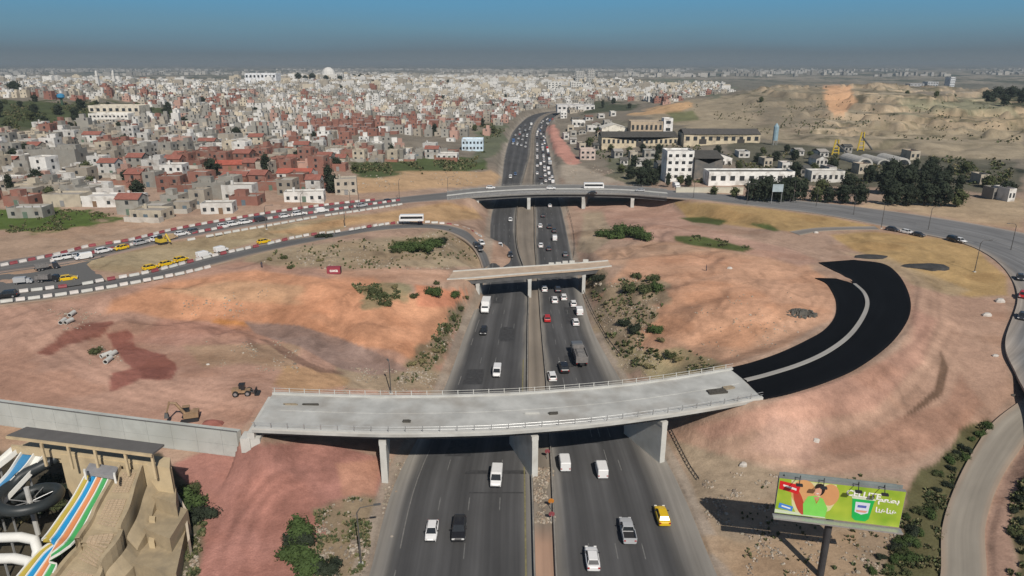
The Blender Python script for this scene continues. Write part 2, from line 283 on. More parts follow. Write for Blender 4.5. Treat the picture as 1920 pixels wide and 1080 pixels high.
def H(x, y, carve=True):
    x = np.atleast_1d(np.asarray(x, float)); y = np.atleast_1d(np.asarray(y, float)); out_ = np.empty(x.shape)
    for k in range(0, len(x), 20000):
        xs, ys = x[k:k+20000], y[k:k+20000]; s = stf(xs, ys)
        out_[k:k+20000] = np.linalg.norm(s[:, None]-cs[None], axis=-1) @ coef[:n_]+coef[n_]
    # gullies, heaps and tracks of worked earth
    r = np.hypot(x, y); am = np.clip(r/220, .45, 5)
    h = out_+am*((fbm(x, y, 24, 4)-.5)*1.6*np.clip(r/150, .5, 2)*np.where(y < 60, .3, 1)*.55+(fbm(x+91, y, 5, 3)-.5)*.22)
    bank = sst(114, 134, y)*(1-sst(225, 270, y))*sst(14, 30, np.abs(x-2))*(1-sst(120, 170, np.abs(x)))
    wx = x+6*(fbm(x+40, y, 16, 3)-.5)*2; wy = y+6*(fbm(x, y+77, 16, 3)-.5)*2
    rdg = 1-np.abs(fbm(wx, wy*.55, 9, 3)-.5)*4; rdg2 = 1-np.abs(fbm(wx*1.3+9, wy, 24, 3)-.5)*4
    h = h+bank*((np.clip(rdg, -.5, 1)-.5)*.65+(np.clip(rdg2, -.5, 1)-.5)*1.0)
    q = sst(330, 520, y)*sst(90, 170, x-.18*y)*(1-sst(1150, 1400, y))
    h = h+q*((fbm(x, y, 95, 4)-.5)*15+(1-np.abs(fbm(x, y+900, 55, 4)-.5)*4-.5)*5); tz = np.floor(h/6.)*6.+6.*sst(.68, .92, (h/6.) % 1); h = h+(tz-h)*.9*q+q*((fbm(x, y, 20, 4)-.5)*3.5+(np.abs(fbm(x+7, y*.8, 34, 5)-.5)*4-.5)*2.2)      # quarry benches
    # foot of the retaining wall
    ds, ii, tt, sd = near_poly(WL, x, y); sg_ = np.where(sd < 0, -ds, ds); front = (sg_ < 1.0) & (x < WL[-1][0]+.3) & (ds < 70)
    h = np.where(front, np.minimum(h, 2.2-.05*np.clip(ds, 0, 40)), h)
    back = (sg_ >= 1.0) & (x < WL[-1][0]) & (ds < 14); h = np.where(back, h+(WALLZ-.45-h)*(1-sst(2, 14, ds)), h)
    if carve:
        for key, rd in ROADS.items():
            a, b, zz = rd['e']; c = (a+b)/2; hw = np.linalg.norm(a-b, axis=1)/2
            pad = hw.max()+rd['sh']+4; m = (x > c[:, 0].min()-pad) & (x < c[:, 0].max()+pad) & (y > c[:, 1].min()-pad) & (y < c[:, 1].max()+pad)
            idx = np.nonzero(m)[0]
            for k in range(0, len(idx), 8000):
                jj = idx[k:k+8000]; X = x[jj]; Y = y[jj]; dd, si, t, _ = near_poly_v(c, X, Y)
                w_ = hw[si]*(1-t)+hw[si+1]*t; zr = zz[si]*(1-t)+zz[si+1]*t
                g = 1-sst(0, rd['sh'], dd-w_-.4)
                h[jj] = h[jj]*(1-g)+(zr-rd['drop']*(1-sst(-.3, .8, dd-w_)))*g
    return h
def near_poly_v(c, x, y):
    P = c[:-1]; Dv = c[1:]-P; l2 = (Dv**2).sum(1)+1e-9
    t = np.clip(((x[:, None]-P[:, 0])*Dv[:, 0]+(y[:, None]-P[:, 1])*Dv[:, 1])/l2, 0, 1)
    qx = x[:, None]-P[:, 0]-t*Dv[:, 0]; qy = y[:, None]-P[:, 1]-t*Dv[:, 1]; q = np.hypot(qx, qy); i = q.argmin(1); k = np.arange(len(x))
    return q[k, i], i, t[k, i], None
def place(px, py):
    """ground point seen at a pixel"""
    z = 3.0
    for k in range(14):
        x, y = G(px, py, z); z = .5*z+.5*float(H(x, y)[0])
    return x, y, z
def places(P):
    P = np.array(P, float); z = np.full(len(P), 3.0)
    for k in range(14):
        w = (P[:, 1]-540)/F; t = (CAM_H-z)/(ST+w*CT); x = (P[:, 0]-960)/F*t; y = (CT-w*ST)*t; z = .5*z+.5*H(x, y)
    return np.stack([x, y, z], 1)
# ---- terrain sheet on a fan of rings, finer towards the viewpoint
th = np.r_[np.linspace(-180, -52, 40, endpoint=False), np.linspace(-52, 52, 560), np.linspace(52, 180, 41)[1:]]
rr = np.exp(np.r_[np.linspace(math.log(6), math.log(40), 14, endpoint=False), np.linspace(math.log(40), math.log(1400), 520, endpoint=False), np.linspace(math.log(1400), math.log(45000), 90)])
T_, R_ = np.meshgrid(np.radians(th), rr); gx = (np.sin(T_)*R_).ravel(); gy = (np.cos(T_)*R_).ravel()
gz = H(gx, gy); nr, ntc = T_.shape
# ---- what covers the ground: base colours by place
ppx, ppy = proj(gx, gy, gz); infront = gy > 20
n1 = fbm(gx, gy, 30, 5); n2 = fbm(gx+500, gy, 7, 4); n3 = fbm(gx, gy+300, 120, 5)
def C(*c): return np.array(c, float)
col = np.empty((len(gx), 3)); col[:] = C(.36, .265, .205)
rd_ = np.hypot(gx, gy)
def blend(w, c):
    global col
    col = col*(1-w[:, None])+np.asarray(c)*w[:, None]
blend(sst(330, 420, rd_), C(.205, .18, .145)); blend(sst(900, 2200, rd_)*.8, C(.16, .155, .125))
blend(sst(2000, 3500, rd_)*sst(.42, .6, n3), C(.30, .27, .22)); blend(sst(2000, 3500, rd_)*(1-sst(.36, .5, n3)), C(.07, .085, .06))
def zone(poly, c, soft=7, noise=14, amt=1.0, nn=None):
    P = np.array(poly, float); nn = n1 if nn is None else nn
    x0, y0 = P.min(0)-40; x1, y1 = P.max(0)+40
    idx = np.nonzero((ppx > x0) & (ppx < x1) & (ppy > y0) & (ppy < y1) & infront)[0]
    if not len(idx): return
    X, Y = ppx[idx], ppy[idx]; ins = np.zeros(len(idx), bool); dm = np.full(len(idx), 1e9)
    for i in range(len(P)):
        ax, ay = P[i-1]; bx, by = P[i]
        cnd = ((ay > Y) != (by > Y)); xi = (bx-ax)*(Y-ay)/(by-ay+1e-12)+ax; ins ^= cnd & (X < xi)
        dx, dy = bx-ax, by-ay; t = np.clip(((X-ax)*dx+(Y-ay)*dy)/(dx*dx+dy*dy+1e-9), 0, 1)
        dm = np.minimum(dm, np.hypot((X-ax-t*dx)*.6, Y-ay-t*dy))
    sd = np.where(ins, dm, -dm)+(nn[idx]-.5)*noise*2
    w = sst(-soft/2, soft/2, sd)*amt; col[idx] = col[idx]*(1-w[:, None])+np.asarray(c)*w[:, None]
PINK = C(.405, .265, .205); RED = C(.35, .185, .155); ORG = C(.52, .285, .175); SAND = C(.46, .335, .235); MUST = C(.38, .275, .135); GRN = C(.075, .10, .035); RUB = C(.29, .25, .175); DUST = C(.31, .275, .23)
zone([(-400,420),(0,440),(200,410),(420,400),(640,385),(640,430),(300,480),(0,520),(-400,560)], C(.37,.28,.21), 6, 6)
zone([(160,480),(230,462),(340,452),(500,425),(640,404),(700,400),(640,432),(480,452),(330,496),(230,512),(170,505)], C(.34,.29,.19), 5, 4)
zone([(500,436),(640,410),(838,378),(890,392),(905,410),(850,414),(700,418),(560,440)], C(.43,.30,.17), 6, 4)
zone([(640,392),(700,386),(700,395),(640,402)], C(.38,.24,.19), 4, 3)
zone([(-400,570),(0,575),(160,555),(330,520),(540,470),(620,500),(700,560),(900,640),(840,700),(820,740),(520,735),(440,810),(0,760),(-400,700)], PINK, 8, 10)
zone([(480,470),(640,450),(860,430),(905,480),(900,505),(760,510),(640,505),(520,500),(460,490)], C(.34,.285,.20), 8, 16)
zone([(640,508),(760,498),(850,505),(840,528),(720,540),(600,540)], C(.45,.30,.22), 6, 6)
zone([(190,590),(210,560),(330,525),(480,508),(600,520),(660,535),(740,560),(790,590),(700,640),(600,625),(480,602),(330,598),(250,588)], ORG, 10, 14)
zone([(300,545),(420,530),(560,540),(560,560),(420,560)], C(.50,.32,.20), 10, 20)
zone([(620,520),(700,520),(780,560),(760,640),(700,640),(640,600),(560,560)], C(.62,.33,.20), 14, 10, .8)
zone([(640,640),(720,570),(800,560),(850,565),(840,610),(800,640),(805,668),(775,676),(740,655),(690,650)], ORG*1.02, 7, 8)
zone([(780,535),(880,548),(850,572),(790,570)], C(.52,.24,.15), 6, 10)
zone([(660,535),(750,530),(750,560),(690,570)], C(.20,.20,.12), 8, 26, .8, n2)
zone([(395,603),(410,598),(560,615),(500,622),(440,618)], C(.50,.25,.10), 5, 6)
zone([(860,560),(885,555),(850,640),(800,700),(770,720),(740,715),(790,660),(830,600)], C(.20,.175,.12), 8, 22, .9, n2)
zone([(330,640),(470,620),(560,650),(540,690),(460,680),(380,690)], C(.36,.265,.18), 12, 20, .8)
zone([(620,690),(700,690),(830,700),(810,735),(640,738)], RUB*1.05, 10, 26, .8, n2)
zone([(70,662),(120,625),(165,605),(205,606),(185,632),(130,650),(95,668)], C(.20,.08,.062), 4, 9, .85, n2)
zone([(205,628),(236,622),(262,655),(310,668),(336,690),(322,712),(262,712),(205,735),(215,700),(250,690),(215,660)], C(.235,.092,.075), 4, 9, .85, n2)
zone([(260,690),(320,690),(310,712),(265,712)], C(.15,.06,.05), 5, 10, .5, n2)
zone([(300,600),(560,620),(560,640),(330,650),(240,640)], C(.41,.24,.19), 8, 12, .7)
zone([(540,690),(600,700),(640,715),(560,735),(520,720)], C(.42,.28,.15), 9, 16, .7)
zone([(330,870),(380,850),(460,835),(560,830),(640,838),(715,860),(720,930),(700,1000),(660,1090),(340,1100)], RED, 7, 8)
zone([(630,870),(715,860),(705,930),(640,930)], C(.42,.24,.17), 7, 10, .8)
zone([(590,960),(700,940),(690,1090),(560,1100)], C(.25,.215,.145), 9, 30, .9, n2)
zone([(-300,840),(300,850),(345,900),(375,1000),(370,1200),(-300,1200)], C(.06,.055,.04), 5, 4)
zone([(340,900),(392,930),(385,1020),(370,1090),(330,1090)], C(.15,.15,.10), 6, 12, .8, n2)
zone([(0,760),(110,800),(110,850),(0,860)], C(.42,.31,.22), 4, 3, .5)
zone([(460,604),(560,612),(640,636),(720,668),(770,694),(700,702),(640,690),(560,648),(480,625)], C(.29,.215,.185), 4, 5)
zone([(488,636),(520,644),(560,668),(610,690),(650,700),(600,702),(545,675)], C(.20,.13,.10), 2, 5, .85, n2)
zone([(1240,232),(1420,250),(1500,262),(1500,275),(1300,280)], C(.20,.18,.14), 5, 14, .7)
zone([(1370,262),(1560,272),(1760,292),(1920,318),(1920,350),(1600,352),(1380,345)], C(.085,.085,.062), 6, 14, .9)
zone([(1110,222),(1240,230),(1240,245),(1120,262)], C(.17,.16,.12), 5, 14, .8)
zone([(1720,296),(1800,300),(1930,318),(1930,326),(1780,312)], C(.03,.035,.025), 3, 6, .9)
# highway verges and median
for ed, sgn in ((HLa, -1), (HRb, 1)):
    P = [(a+sgn*-6, y) for a, y in zip(ed, YS)]; Q = [(a+sgn*(5+34*(y/1080)**2.2), y) for a, y in zip(ed, YS)]
    zone(P+Q[::-1], DUST, 4, 4, .9)
zone([(a-2, y) for a, y in zip(HLb, YS)]+[(a+2, y) for a, y in list(zip(HRa, YS))[::-1]], C(.25,.22,.18), 1.5, 1)
zone([(1003,985),(1040,985),(1045,1100),(1000,1100)], C(.36,.24,.18), 2, 2)
zone([(1100,470),(1240,450),(1420,465),(1540,500),(1500,512),(1250,500),(1150,502)], C(.45,.31,.22), 7, 10)
zone([(1110,560),(1180,480),(1350,470),(1500,482),(1545,520),(1565,560),(1560,600),(1480,652),(1360,690),(1225,698),(1190,640)], C(.50,.315,.215), 9, 12)
zone([(1250,560),(1330,520),(1420,540),(1480,600),(1400,660),(1290,660),(1220,620)], C(.57,.335,.215), 12, 20, .7)
zone([(1180,490),(1350,478),(1440,488),(1350,500),(1200,502)], C(.50,.30,.20), 6, 8, .7)
zone([(1100,520),(1220,520),(1250,560),(1200,650),(1260,700),(1170,710),(1120,600)], RUB, 8, 26, .85, n2)
zone([(1090,500),(1150,505),(1150,560),(1100,560)], C(.13,.13,.09), 6, 20, .7, n2)
zone([(1180,650),(1300,660),(1340,690),(1190,715)], C(.33,.29,.17), 8, 24, .8, n2)
zone([(1080,380),(1250,375),(1300,420),(1500,470),(1545,492),(1500,500),(1300,455),(1100,450)], C(.42,.285,.225), 8, 8)
zone([(1085,400),(1130,395),(1160,440),(1110,480),(1080,470)], C(.36,.30,.22), 6, 10)
zone([(1262,378),(1330,380),(1440,391),(1560,408),(1650,427),(1560,432),(1480,436),(1400,425),(1290,412)], MUST, 5, 4)
zone([(1270,408),(1320,406),(1362,414),(1350,423),(1300,418)], GRN, 4, 5)
zone([(1410,420),(1440,420),(1470,434),(1450,436)], GRN*1.4, 4, 5)
zone([(1262,441),(1320,443),(1415,466),(1395,474),(1300,460),(1264,452)], GRN*1.2, 4, 6)
zone([(735,452),(815,444),(820,462),(800,478),(740,474)], GRN*1.1, 4, 8)
zone([(1555,440),(1640,436),(1760,448),(1830,465),(1885,520),(1892,555),(1820,560),(1760,545),(1690,500),(1600,470)], MUST*1.02, 7, 10)
zone([(1560,472),(1660,480),(1760,520),(1840,545),(1780,560),(1720,545),(1690,520),(1640,492)], C(.36,.29,.19), 7, 16, .8)
zone([(1700,530),(1780,555),(1890,560),(1880,650),(1905,740),(1850,790),(1790,830),(1700,880),(1560,890),(1400,868),(1300,850),(1240,810),(1440,755),(1600,705),(1680,650),(1712,590)], C(.385,.265,.20), 8, 10)
zone([(1440,752),(1600,700),(1700,640),(1712,580),(1760,600),(1740,680),(1640,770),(1480,800),(1330,830),(1290,800)], C(.43,.265,.205), 12, 14, .8)
zone([(1765,660),(1780,690),(1770,740),(1700,785),(1690,782),(1750,730)], C(.15,.10,.07), 3, 5, .9, n2)
zone([(1500,830),(1640,800),(1760,760),(1800,690),(1850,760),(1740,850),(1560,860)], C(.33,.20,.145), 12, 22, .7)
zone([(1440,770),(1570,800),(1520,880),(1380,850)], C(.38,.255,.21), 14, 20, .6)
zone([(1240,815),(1380,850),(1480,885),(1700,890),(1680,1100),(1380,1100),(1290,920)], C(.30,.245,.18), 9, 20)
zone([(1320,1020),(1600,1000),(1640,1100),(1400,1100)], C(.33,.25,.17), 9, 26, .8, n2)
zone([(1850,775),(1870,785),(1800,880),(1768,960),(1760,1100),(1650,1100),(1690,1000),(1700,930),(1760,870)], C(.09,.095,.045), 8, 26, .95, n2)
zone([(1905,880),(2000,850),(2000,1100),(1890,1100)], C(.10,.10,.05), 8, 20, .9, n2)
zone([(1850,1100),(1848,987),(1873,907),(1950,800),(1990,830),(1915,900),(1890,990),(1900,1100)], C(.33,.23,.18), 5, 6)
zone([(1560,390),(1700,395),(1920,432),(1920,370),(1700,365)], C(.40,.31,.21), 6, 12)
# town floor, fields, quarry
zone([(-300,395),(0,393),(140,392),(215,400),(230,412),(120,432),(0,438),(-300,440)], C(.085,.13,.035), 6, 14, 1, n2)
zone([(480,378),(450,370),(420,375),(440,388)], GRN*1.3, 4, 8)
zone([(655,308),(760,300),(905,298),(915,318),(860,326),(760,330),(690,336),(660,325)], C(.085,.11,.045), 4, 8)
zone([(640,335),(700,335),(760,325),(920,318),(938,330),(930,347),(840,350),(740,358),(650,365)], C(.47,.32,.19), 5, 10)
zone([(1024,238),(1038,235),(1062,270),(1090,305),(1070,312),(1042,290)], C(.48,.25,.20), 3, 4)
zone([(1045,310),(1080,310),(1180,345),(1060,345)], C(.36,.31,.25), 4, 8)
zone([(1130,290),(1240,290),(1240,345),(1150,340)], C(.12,.13,.085), 6, 18, .8, n2)
zone([(1370,270),(1900,300),(1920,360),(1400,340)], C(.12,.115,.085), 6, 22, .85)
zone([(1180,215),(1260,200),(1300,185),(1370,180),(1480,160),(1580,158),(1700,160),(1720,178),(1920,185),(1920,300),(1700,290),(1480,270),(1400,255),(1280,235)], C(.315,.265,.19), 6, 8)
zone([(1180,215),(1240,200),(1290,190),(1300,200),(1270,212)], C(.52,.34,.19), 4, 6)
zone([(1250,212),(1300,205),(1310,225),(1260,228)], C(.14,.16,.07), 4, 8, .8)
zone([(1440,190),(1540,175),(1560,215),(1500,250),(1440,240),(1400,215)], C(.26,.215,.16), 8, 22, .85)
ZQ = [(1545,160),(1592,160),(1606,190),(1572,220),(1548,196)]
zone([(1620,215),(1920,205),(1920,230),(1700,232)], C(.48,.37,.23), 8, 16, .8)
zone([(1680,185),(1900,190),(1900,210),(1700,208)], C(.27,.26,.165), 8, 20, .8)
zone([(1830,180),(1930,165),(1990,200),(1930,205),(1870,195)], C(.04,.055,.03), 4, 6)
zone([(-50,190),(120,190),(330,205),(330,225),(100,240),(-50,245)], C(.07,.085,.04), 8, 22)
zone([(900,235),(960,225),(930,290),(890,300)], C(.12,.135,.085), 5, 12, .9)
zone([(1110,190),(1200,195),(1180,208),(1090,215)], C(.07,.08,.05), 5, 8)
zone([(1150,160),(1240,148),(1300,150),(1380,165),(1340,182),(1240,180)], C(.15,.165,.12), 5, 10)
# erosion streaks on the banks, strata on the quarry faces, slope-dependent cover
gzz = gz.reshape(nr, ntc); GX = gx.reshape(nr, ntc); GY = gy.reshape(nr, ntc)
dR = np.gradient(gzz, axis=0)/np.maximum(np.hypot(np.gradient(GX, axis=0), np.gradient(GY, axis=0)), .01); dT = np.gradient(gzz, axis=1)/np.maximum(np.hypot(np.gradient(GX, axis=1), np.gradient(GY, axis=1)), .01)
slope = np.hypot(dR, dT).ravel()
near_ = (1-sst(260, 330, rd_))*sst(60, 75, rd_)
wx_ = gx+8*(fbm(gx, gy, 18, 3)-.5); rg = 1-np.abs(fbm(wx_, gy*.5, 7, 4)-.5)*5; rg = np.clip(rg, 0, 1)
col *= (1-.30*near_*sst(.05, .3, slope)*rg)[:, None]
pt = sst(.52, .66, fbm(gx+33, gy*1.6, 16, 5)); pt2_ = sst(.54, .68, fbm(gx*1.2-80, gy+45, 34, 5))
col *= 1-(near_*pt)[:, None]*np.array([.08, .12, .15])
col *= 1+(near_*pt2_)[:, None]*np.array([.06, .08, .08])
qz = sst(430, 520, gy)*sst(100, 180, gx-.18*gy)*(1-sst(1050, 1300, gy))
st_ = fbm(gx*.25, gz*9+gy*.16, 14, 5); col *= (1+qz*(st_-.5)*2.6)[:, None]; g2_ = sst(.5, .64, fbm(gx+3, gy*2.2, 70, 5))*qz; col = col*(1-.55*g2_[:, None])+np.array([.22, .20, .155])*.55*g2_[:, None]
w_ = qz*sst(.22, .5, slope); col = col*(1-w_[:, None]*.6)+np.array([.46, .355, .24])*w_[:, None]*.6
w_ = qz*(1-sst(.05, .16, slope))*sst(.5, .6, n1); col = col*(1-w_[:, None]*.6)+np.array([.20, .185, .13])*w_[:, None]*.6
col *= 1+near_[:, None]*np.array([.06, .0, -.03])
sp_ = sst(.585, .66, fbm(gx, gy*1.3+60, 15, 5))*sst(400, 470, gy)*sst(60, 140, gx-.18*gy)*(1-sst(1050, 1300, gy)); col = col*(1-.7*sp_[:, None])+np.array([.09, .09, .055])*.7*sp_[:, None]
zone(ZQ, C(.60,.37,.22), 3, 5)
zone([(1440,172),(1540,162),(1545,190),(1540,215),(1500,232),(1440,230),(1410,205)], C(.20,.175,.13), 8, 22, .7, n2)
zone([(1690,188),(1880,190),(1900,208),(1700,212)], C(.24,.24,.16), 8, 20, .6, n2)
zone([(1600,232),(1920,240),(1920,262),(1640,256)], C(.30,.25,.17), 8, 20, .6, n2)
# tracks and scrapes left by machines in bare earth
ang = np.abs(((gx*.31+gy*.95+6*fbm(gx, gy, 60, 3)) % 9)-4.5); tr = (1-sst(.15, .6, ang))*sst(.5, .62, n1)*(rd_ < 420); col *= (1-.06*tr)[:, None]
TRK = [[(60, 640), (200, 700), (420, 730), (560, 700), (720, 700)], [(0, 690), (160, 730), (330, 760), (470, 755)], [(20, 585), (120, 640), (260, 730), (420, 770)], [(330, 600), (480, 640), (640, 690), (700, 720)], [(1180, 470), (1330, 500), (1480, 520), (1540, 560), (1500, 630)], [(1300, 800), (1480, 790), (1640, 740), (1740, 640), (1750, 560)], [(1350, 830), (1560, 820), (1720, 740), (1800, 620)], [(620, 505), (760, 505), (840, 515)], [(420, 1060), (440, 940), (520, 870), (620, 850)], [(400, 1000), (470, 900), (560, 850)], [(1240, 600), (1330, 640), (1440, 600), (1480, 540)], [(1110, 400), (1250, 425), (1420, 450), (1540, 490)]]
for T__ in TRK:
    c_ = cr([(*G(a, b, 6), 0) for a, b in T__], 90)[:, :2]; m_ = (np.abs(gx-c_[:, 0].mean()) < 150) & (np.abs(gy-c_[:, 1].mean()) < 130); jj = np.nonzero(m_)[0]
    for k in range(0, len(jj), 8000):
        j_ = jj[k:k+8000]; dd, _, _, _ = near_poly_v(c_, gx[j_], gy[j_]); dd = dd+1.2*(n2[j_]-.5)
        f_ = .13*(1-sst(.25, .7, np.abs(dd-1.1)))+.05*(1-sst(.25, .7, np.abs(dd-3.4)))-.10*(1-sst(2, 5, dd)); col[j_] *= (1-f_)[:, None]
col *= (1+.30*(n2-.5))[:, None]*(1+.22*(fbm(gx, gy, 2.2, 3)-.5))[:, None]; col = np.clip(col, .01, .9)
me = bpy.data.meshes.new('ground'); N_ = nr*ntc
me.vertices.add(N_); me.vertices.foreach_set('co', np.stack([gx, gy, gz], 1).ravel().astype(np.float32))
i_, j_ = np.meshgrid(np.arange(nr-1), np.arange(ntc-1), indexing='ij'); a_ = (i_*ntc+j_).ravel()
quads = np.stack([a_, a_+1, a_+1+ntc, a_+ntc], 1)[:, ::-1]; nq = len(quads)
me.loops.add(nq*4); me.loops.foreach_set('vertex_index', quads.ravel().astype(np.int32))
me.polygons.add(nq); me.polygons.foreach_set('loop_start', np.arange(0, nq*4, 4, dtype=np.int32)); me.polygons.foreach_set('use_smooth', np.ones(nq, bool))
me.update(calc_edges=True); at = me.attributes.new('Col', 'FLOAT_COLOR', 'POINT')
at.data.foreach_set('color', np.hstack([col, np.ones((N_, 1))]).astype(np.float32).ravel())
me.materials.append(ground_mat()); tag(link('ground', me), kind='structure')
# ================================================================ road ribbons
def ribbon(name, a, b, z, m, colf, thick=0.0, across=9, lift=0.02, kind='structure', skirt=.5, parent=None):
    n = len(a); vs = []; cs_ = []; uvs = []; c = (a+b)/2; s = np.r_[0, np.cumsum(np.linalg.norm(np.diff(c, axis=0), axis=1))]; w = np.linalg.norm(a-b, axis=1)
    us = np.linspace(0, 1, across)
    for i in range(n):
        for k, u in enumerate(us):
            p = a[i]*(1-u)+b[i]*u; vs.append((p[0], p[1], z[i]+lift)); cs_.append(colf(u, s[i], w[i], p)); uvs.append(((u-.5)*w[i], s[i]))
    fs = [(i*across+k, i*across+k+1, (i+1)*across+k+1, (i+1)*across+k) for i in range(n-1) for k in range(across-1)]
    # orientation: make normals point up
    P = np.array(vs); f0 = fs[0]; nrm = np.cross(P[f0[1]]-P[f0[0]], P[f0[2]]-P[f0[0]])
    flip = nrm[2] < 0
    base = len(vs)
    for i in range(n):
        for k, p in ((0, a[i]), (across-1, b[i])): vs.append((p[0], p[1], z[i]+lift-skirt)); cs_.append(cs_[i*across+k]); uvs.append(uvs[i*across+k])
    for i in range(n-1):
        l0, r0, l1, r1 = base+2*i, base+2*i+1, base+2*i+2, base+2*i+3
        fs.append((l0, i*across, (i+1)*across, l1)); fs.append((i*across+across-1, r0, r1, (i+1)*across+across-1))
    if flip: fs = [f[::-1] for f in fs]
    me = bpy.data.meshes.new(name); me.from_pydata(vs, [], fs); me.materials.append(m)
    at = me.attributes.new('Col', 'FLOAT_COLOR', 'POINT'); at.data.foreach_set('color', np.hstack([np.array(cs_), np.ones((len(cs_), 1))]).ravel())
    uv = me.uv_layers.new(name='UVMap'); U = np.array(uvs); li = np.empty(len(me.loops), int); me.loops.foreach_get('vertex_index', li); uv.data.foreach_set('uv', U[li].ravel())
    me.update(); o = link(name, me, parent)
    if kind: tag(o, kind=kind)
    return o
def dusty(base, dust, e0=.0, e1=.10, both=True, left=None):
    base = np.array(base); dust = np.array(dust)
    def f(u, s, w, p):
        nz_ = .05*(vnoise(np.array([s/9.]), np.array([u*3]))[0]-.5)
        l = 1-sst(e0 if left is None else left*.3, (e1 if left is None else left), u+nz_); r_ = 1-sst(e0, e1, 1-u+nz_)
        k = float(max(l, r_)); return base*(1-k)+dust*k
    return f
asp = road_mat('asphalt_worn'); aspn = road_mat('asphalt_fresh', .16, .03); conc = road_mat('concrete_paving', .14)
def hcol(side):
    base = C(.080, .080, .081); dust = C(.25, .235, .21)
    def f(u, s, w, p):
        q = u if side == 'l' else 1-u            # q=0 outer edge
        nz_ = .035*(vnoise(np.array([s/11.]), np.array([q*5.]))[0]-.5)+.02*(vnoise(np.array([s/2.5]), np.array([3.]))[0]-.5)
        near_ = float(1-sst(150, 230, p[1]))
        eo = .03+.17*near_*(1.25 if side == 'r' else .6)
        k = 1-sst(eo*.25, eo*1.15, q+nz_); k2 = .75*(1-sst(.01, .085, 1-q+nz_)); k = float(max(k, k2))
        b2 = base*(1.0+.12*math.sin(q*22)) * (1.0+.35*(1-near_)*.0)
        return b2*(1-k)+dust*k
    return f
for key, nm, cf in (('hl', 'highway_carriageway', hcol('l')), ('hr', 'highway_carriageway', hcol('r'))):
    a, b, z = ROADS[key]['e']; ribbon(nm, a, b, z, asp, cf, across=25)
for key, nm, cf, mm in (('upper', 'road', dusty((.15,.148,.145), (.36,.27,.22), 0, .16), asp), ('lower', 'road', dusty((.125,.125,.125), (.34,.27,.21), 0, .22), asp),
        ('ring', 'road', dusty((.175,.177,.18), (.32,.28,.24), 0, .10), asp), ('slip', 'road', dusty((.22,.205,.19), (.33,.28,.225), 0, .3), asp),
        ('ramp_outer', 'ramp_asphalt', dusty((.006,.007,.009), (.012,.012,.014), 0, .04), aspn), ('ramp_inner', 'ramp_asphalt', dusty((.006,.007,.009), (.014,.014,.015), 0, .06), aspn),
        ('gravel', 'gravel_road', dusty((.27,.245,.205), (.33,.26,.20), 0, .2), conc)):
    a, b, z = ROADS[key]['e']; ribbon(nm, a, b, z, mm, cf, across=13)
# paved yard joining the two left roads, and its dusty rim
YARD = [(-60, 516), (20, 508), (95, 496), (150, 484), (205, 478), (175, 487), (162, 495), (172, 506), (190, 516), (198, 526), (110, 540), (0, 551), (-60, 556)]
yp = [(*G(a, b, 8.93), 8.93) for a, b in YARD]; mb = MB(); mb.add(yp, [tuple(range(len(yp)))[::-1]], 0, (.13, .13, .128))
tag(mb.build('road', asp), kind='structure')
# ramp centre kerb and median strip of the highway
kc = cr([(*G(a, b, z), z) for (a, b), z in zip(KERB, RZ)], 70)
def offset(P, w):
    t = np.gradient(P[:, :2], axis=0); t /= np.linalg.norm(t, axis=1)[:, None]; return np.stack([-t[:, 1], t[:, 0]], 1)*w
nn_ = offset(kc, .42)
ribbon('kerb_strip', kc[:, :2]-nn_, kc[:, :2]+nn_, kc[:, 2], conc, lambda u, s, w, p: C(.34, .33, .31), lift=.24, across=3, skirt=.4)
a, b, z = ROADS['median']['e']
ribbon('median_strip', a+(b-a)*.10, b-(b-a)*.10, z, conc, lambda u, s, w, p: C(.25, .215, .175)*(1-.25*math.exp(-((u-.5)/.2)**2)) if p[1] > 75 else C(.38, .25, .18), lift=.16, across=7, skirt=.4)
# lane markings: worn dashes and edge lines
mk = MB(); WHT = (.33, .33, .31); YEL = (.42, .36, .16)
def along(key, u, s0, s1, w=.16, dash=None, c=WHT, miss=.0, lift=.032):
    a, b, z = ROADS[key]['e']; p = a*(1-u)+b*u; s = np.r_[0, np.cumsum(np.linalg.norm(np.diff(p, axis=0), axis=1))]
    q = s0; st = dash or (4, 0)
    while q < min(s1, s[-1]-1):
        e_ = q+st[0]
        if random.random() > miss:
            pts = [np.array([np.interp(v, s, p[:, 0]), np.interp(v, s, p[:, 1]), np.interp(v, s, z)+lift]) for v in (q, e_)]
            t = pts[1]-pts[0]; t /= np.linalg.norm(t); nn = np.array([-t[1], t[0], 0])*w/2
            mk.add([pts[0]-nn, pts[0]+nn, pts[1]+nn, pts[1]-nn][::-1], [(0, 1, 2, 3)] , 0, c)
        q += st[0]+st[1]
for u in (.36, .565, .78): along('hl', u, 0, 360, .15, (3, 7), (.145,.145,.14), .35)
along('hl', .155, 0, 218, .16, None, (.17,.165,.155), .25); along('hl', .955, 0, 90, .22, None, (.20,.18,.09), .15)
for u in (.22, .40, .58): along('hr', u, 0, 360, .15, (3, 7), (.145,.145,.14), .35)
along('hr', .48, 48, 78, .14, None, (.17,.17,.165), .1)
along('ring', .62, 0, 200, .2, None, (.25,.245,.23), .05); along('ring', .5, 0, 220, .2, None, (.30,.29,.27), .05)
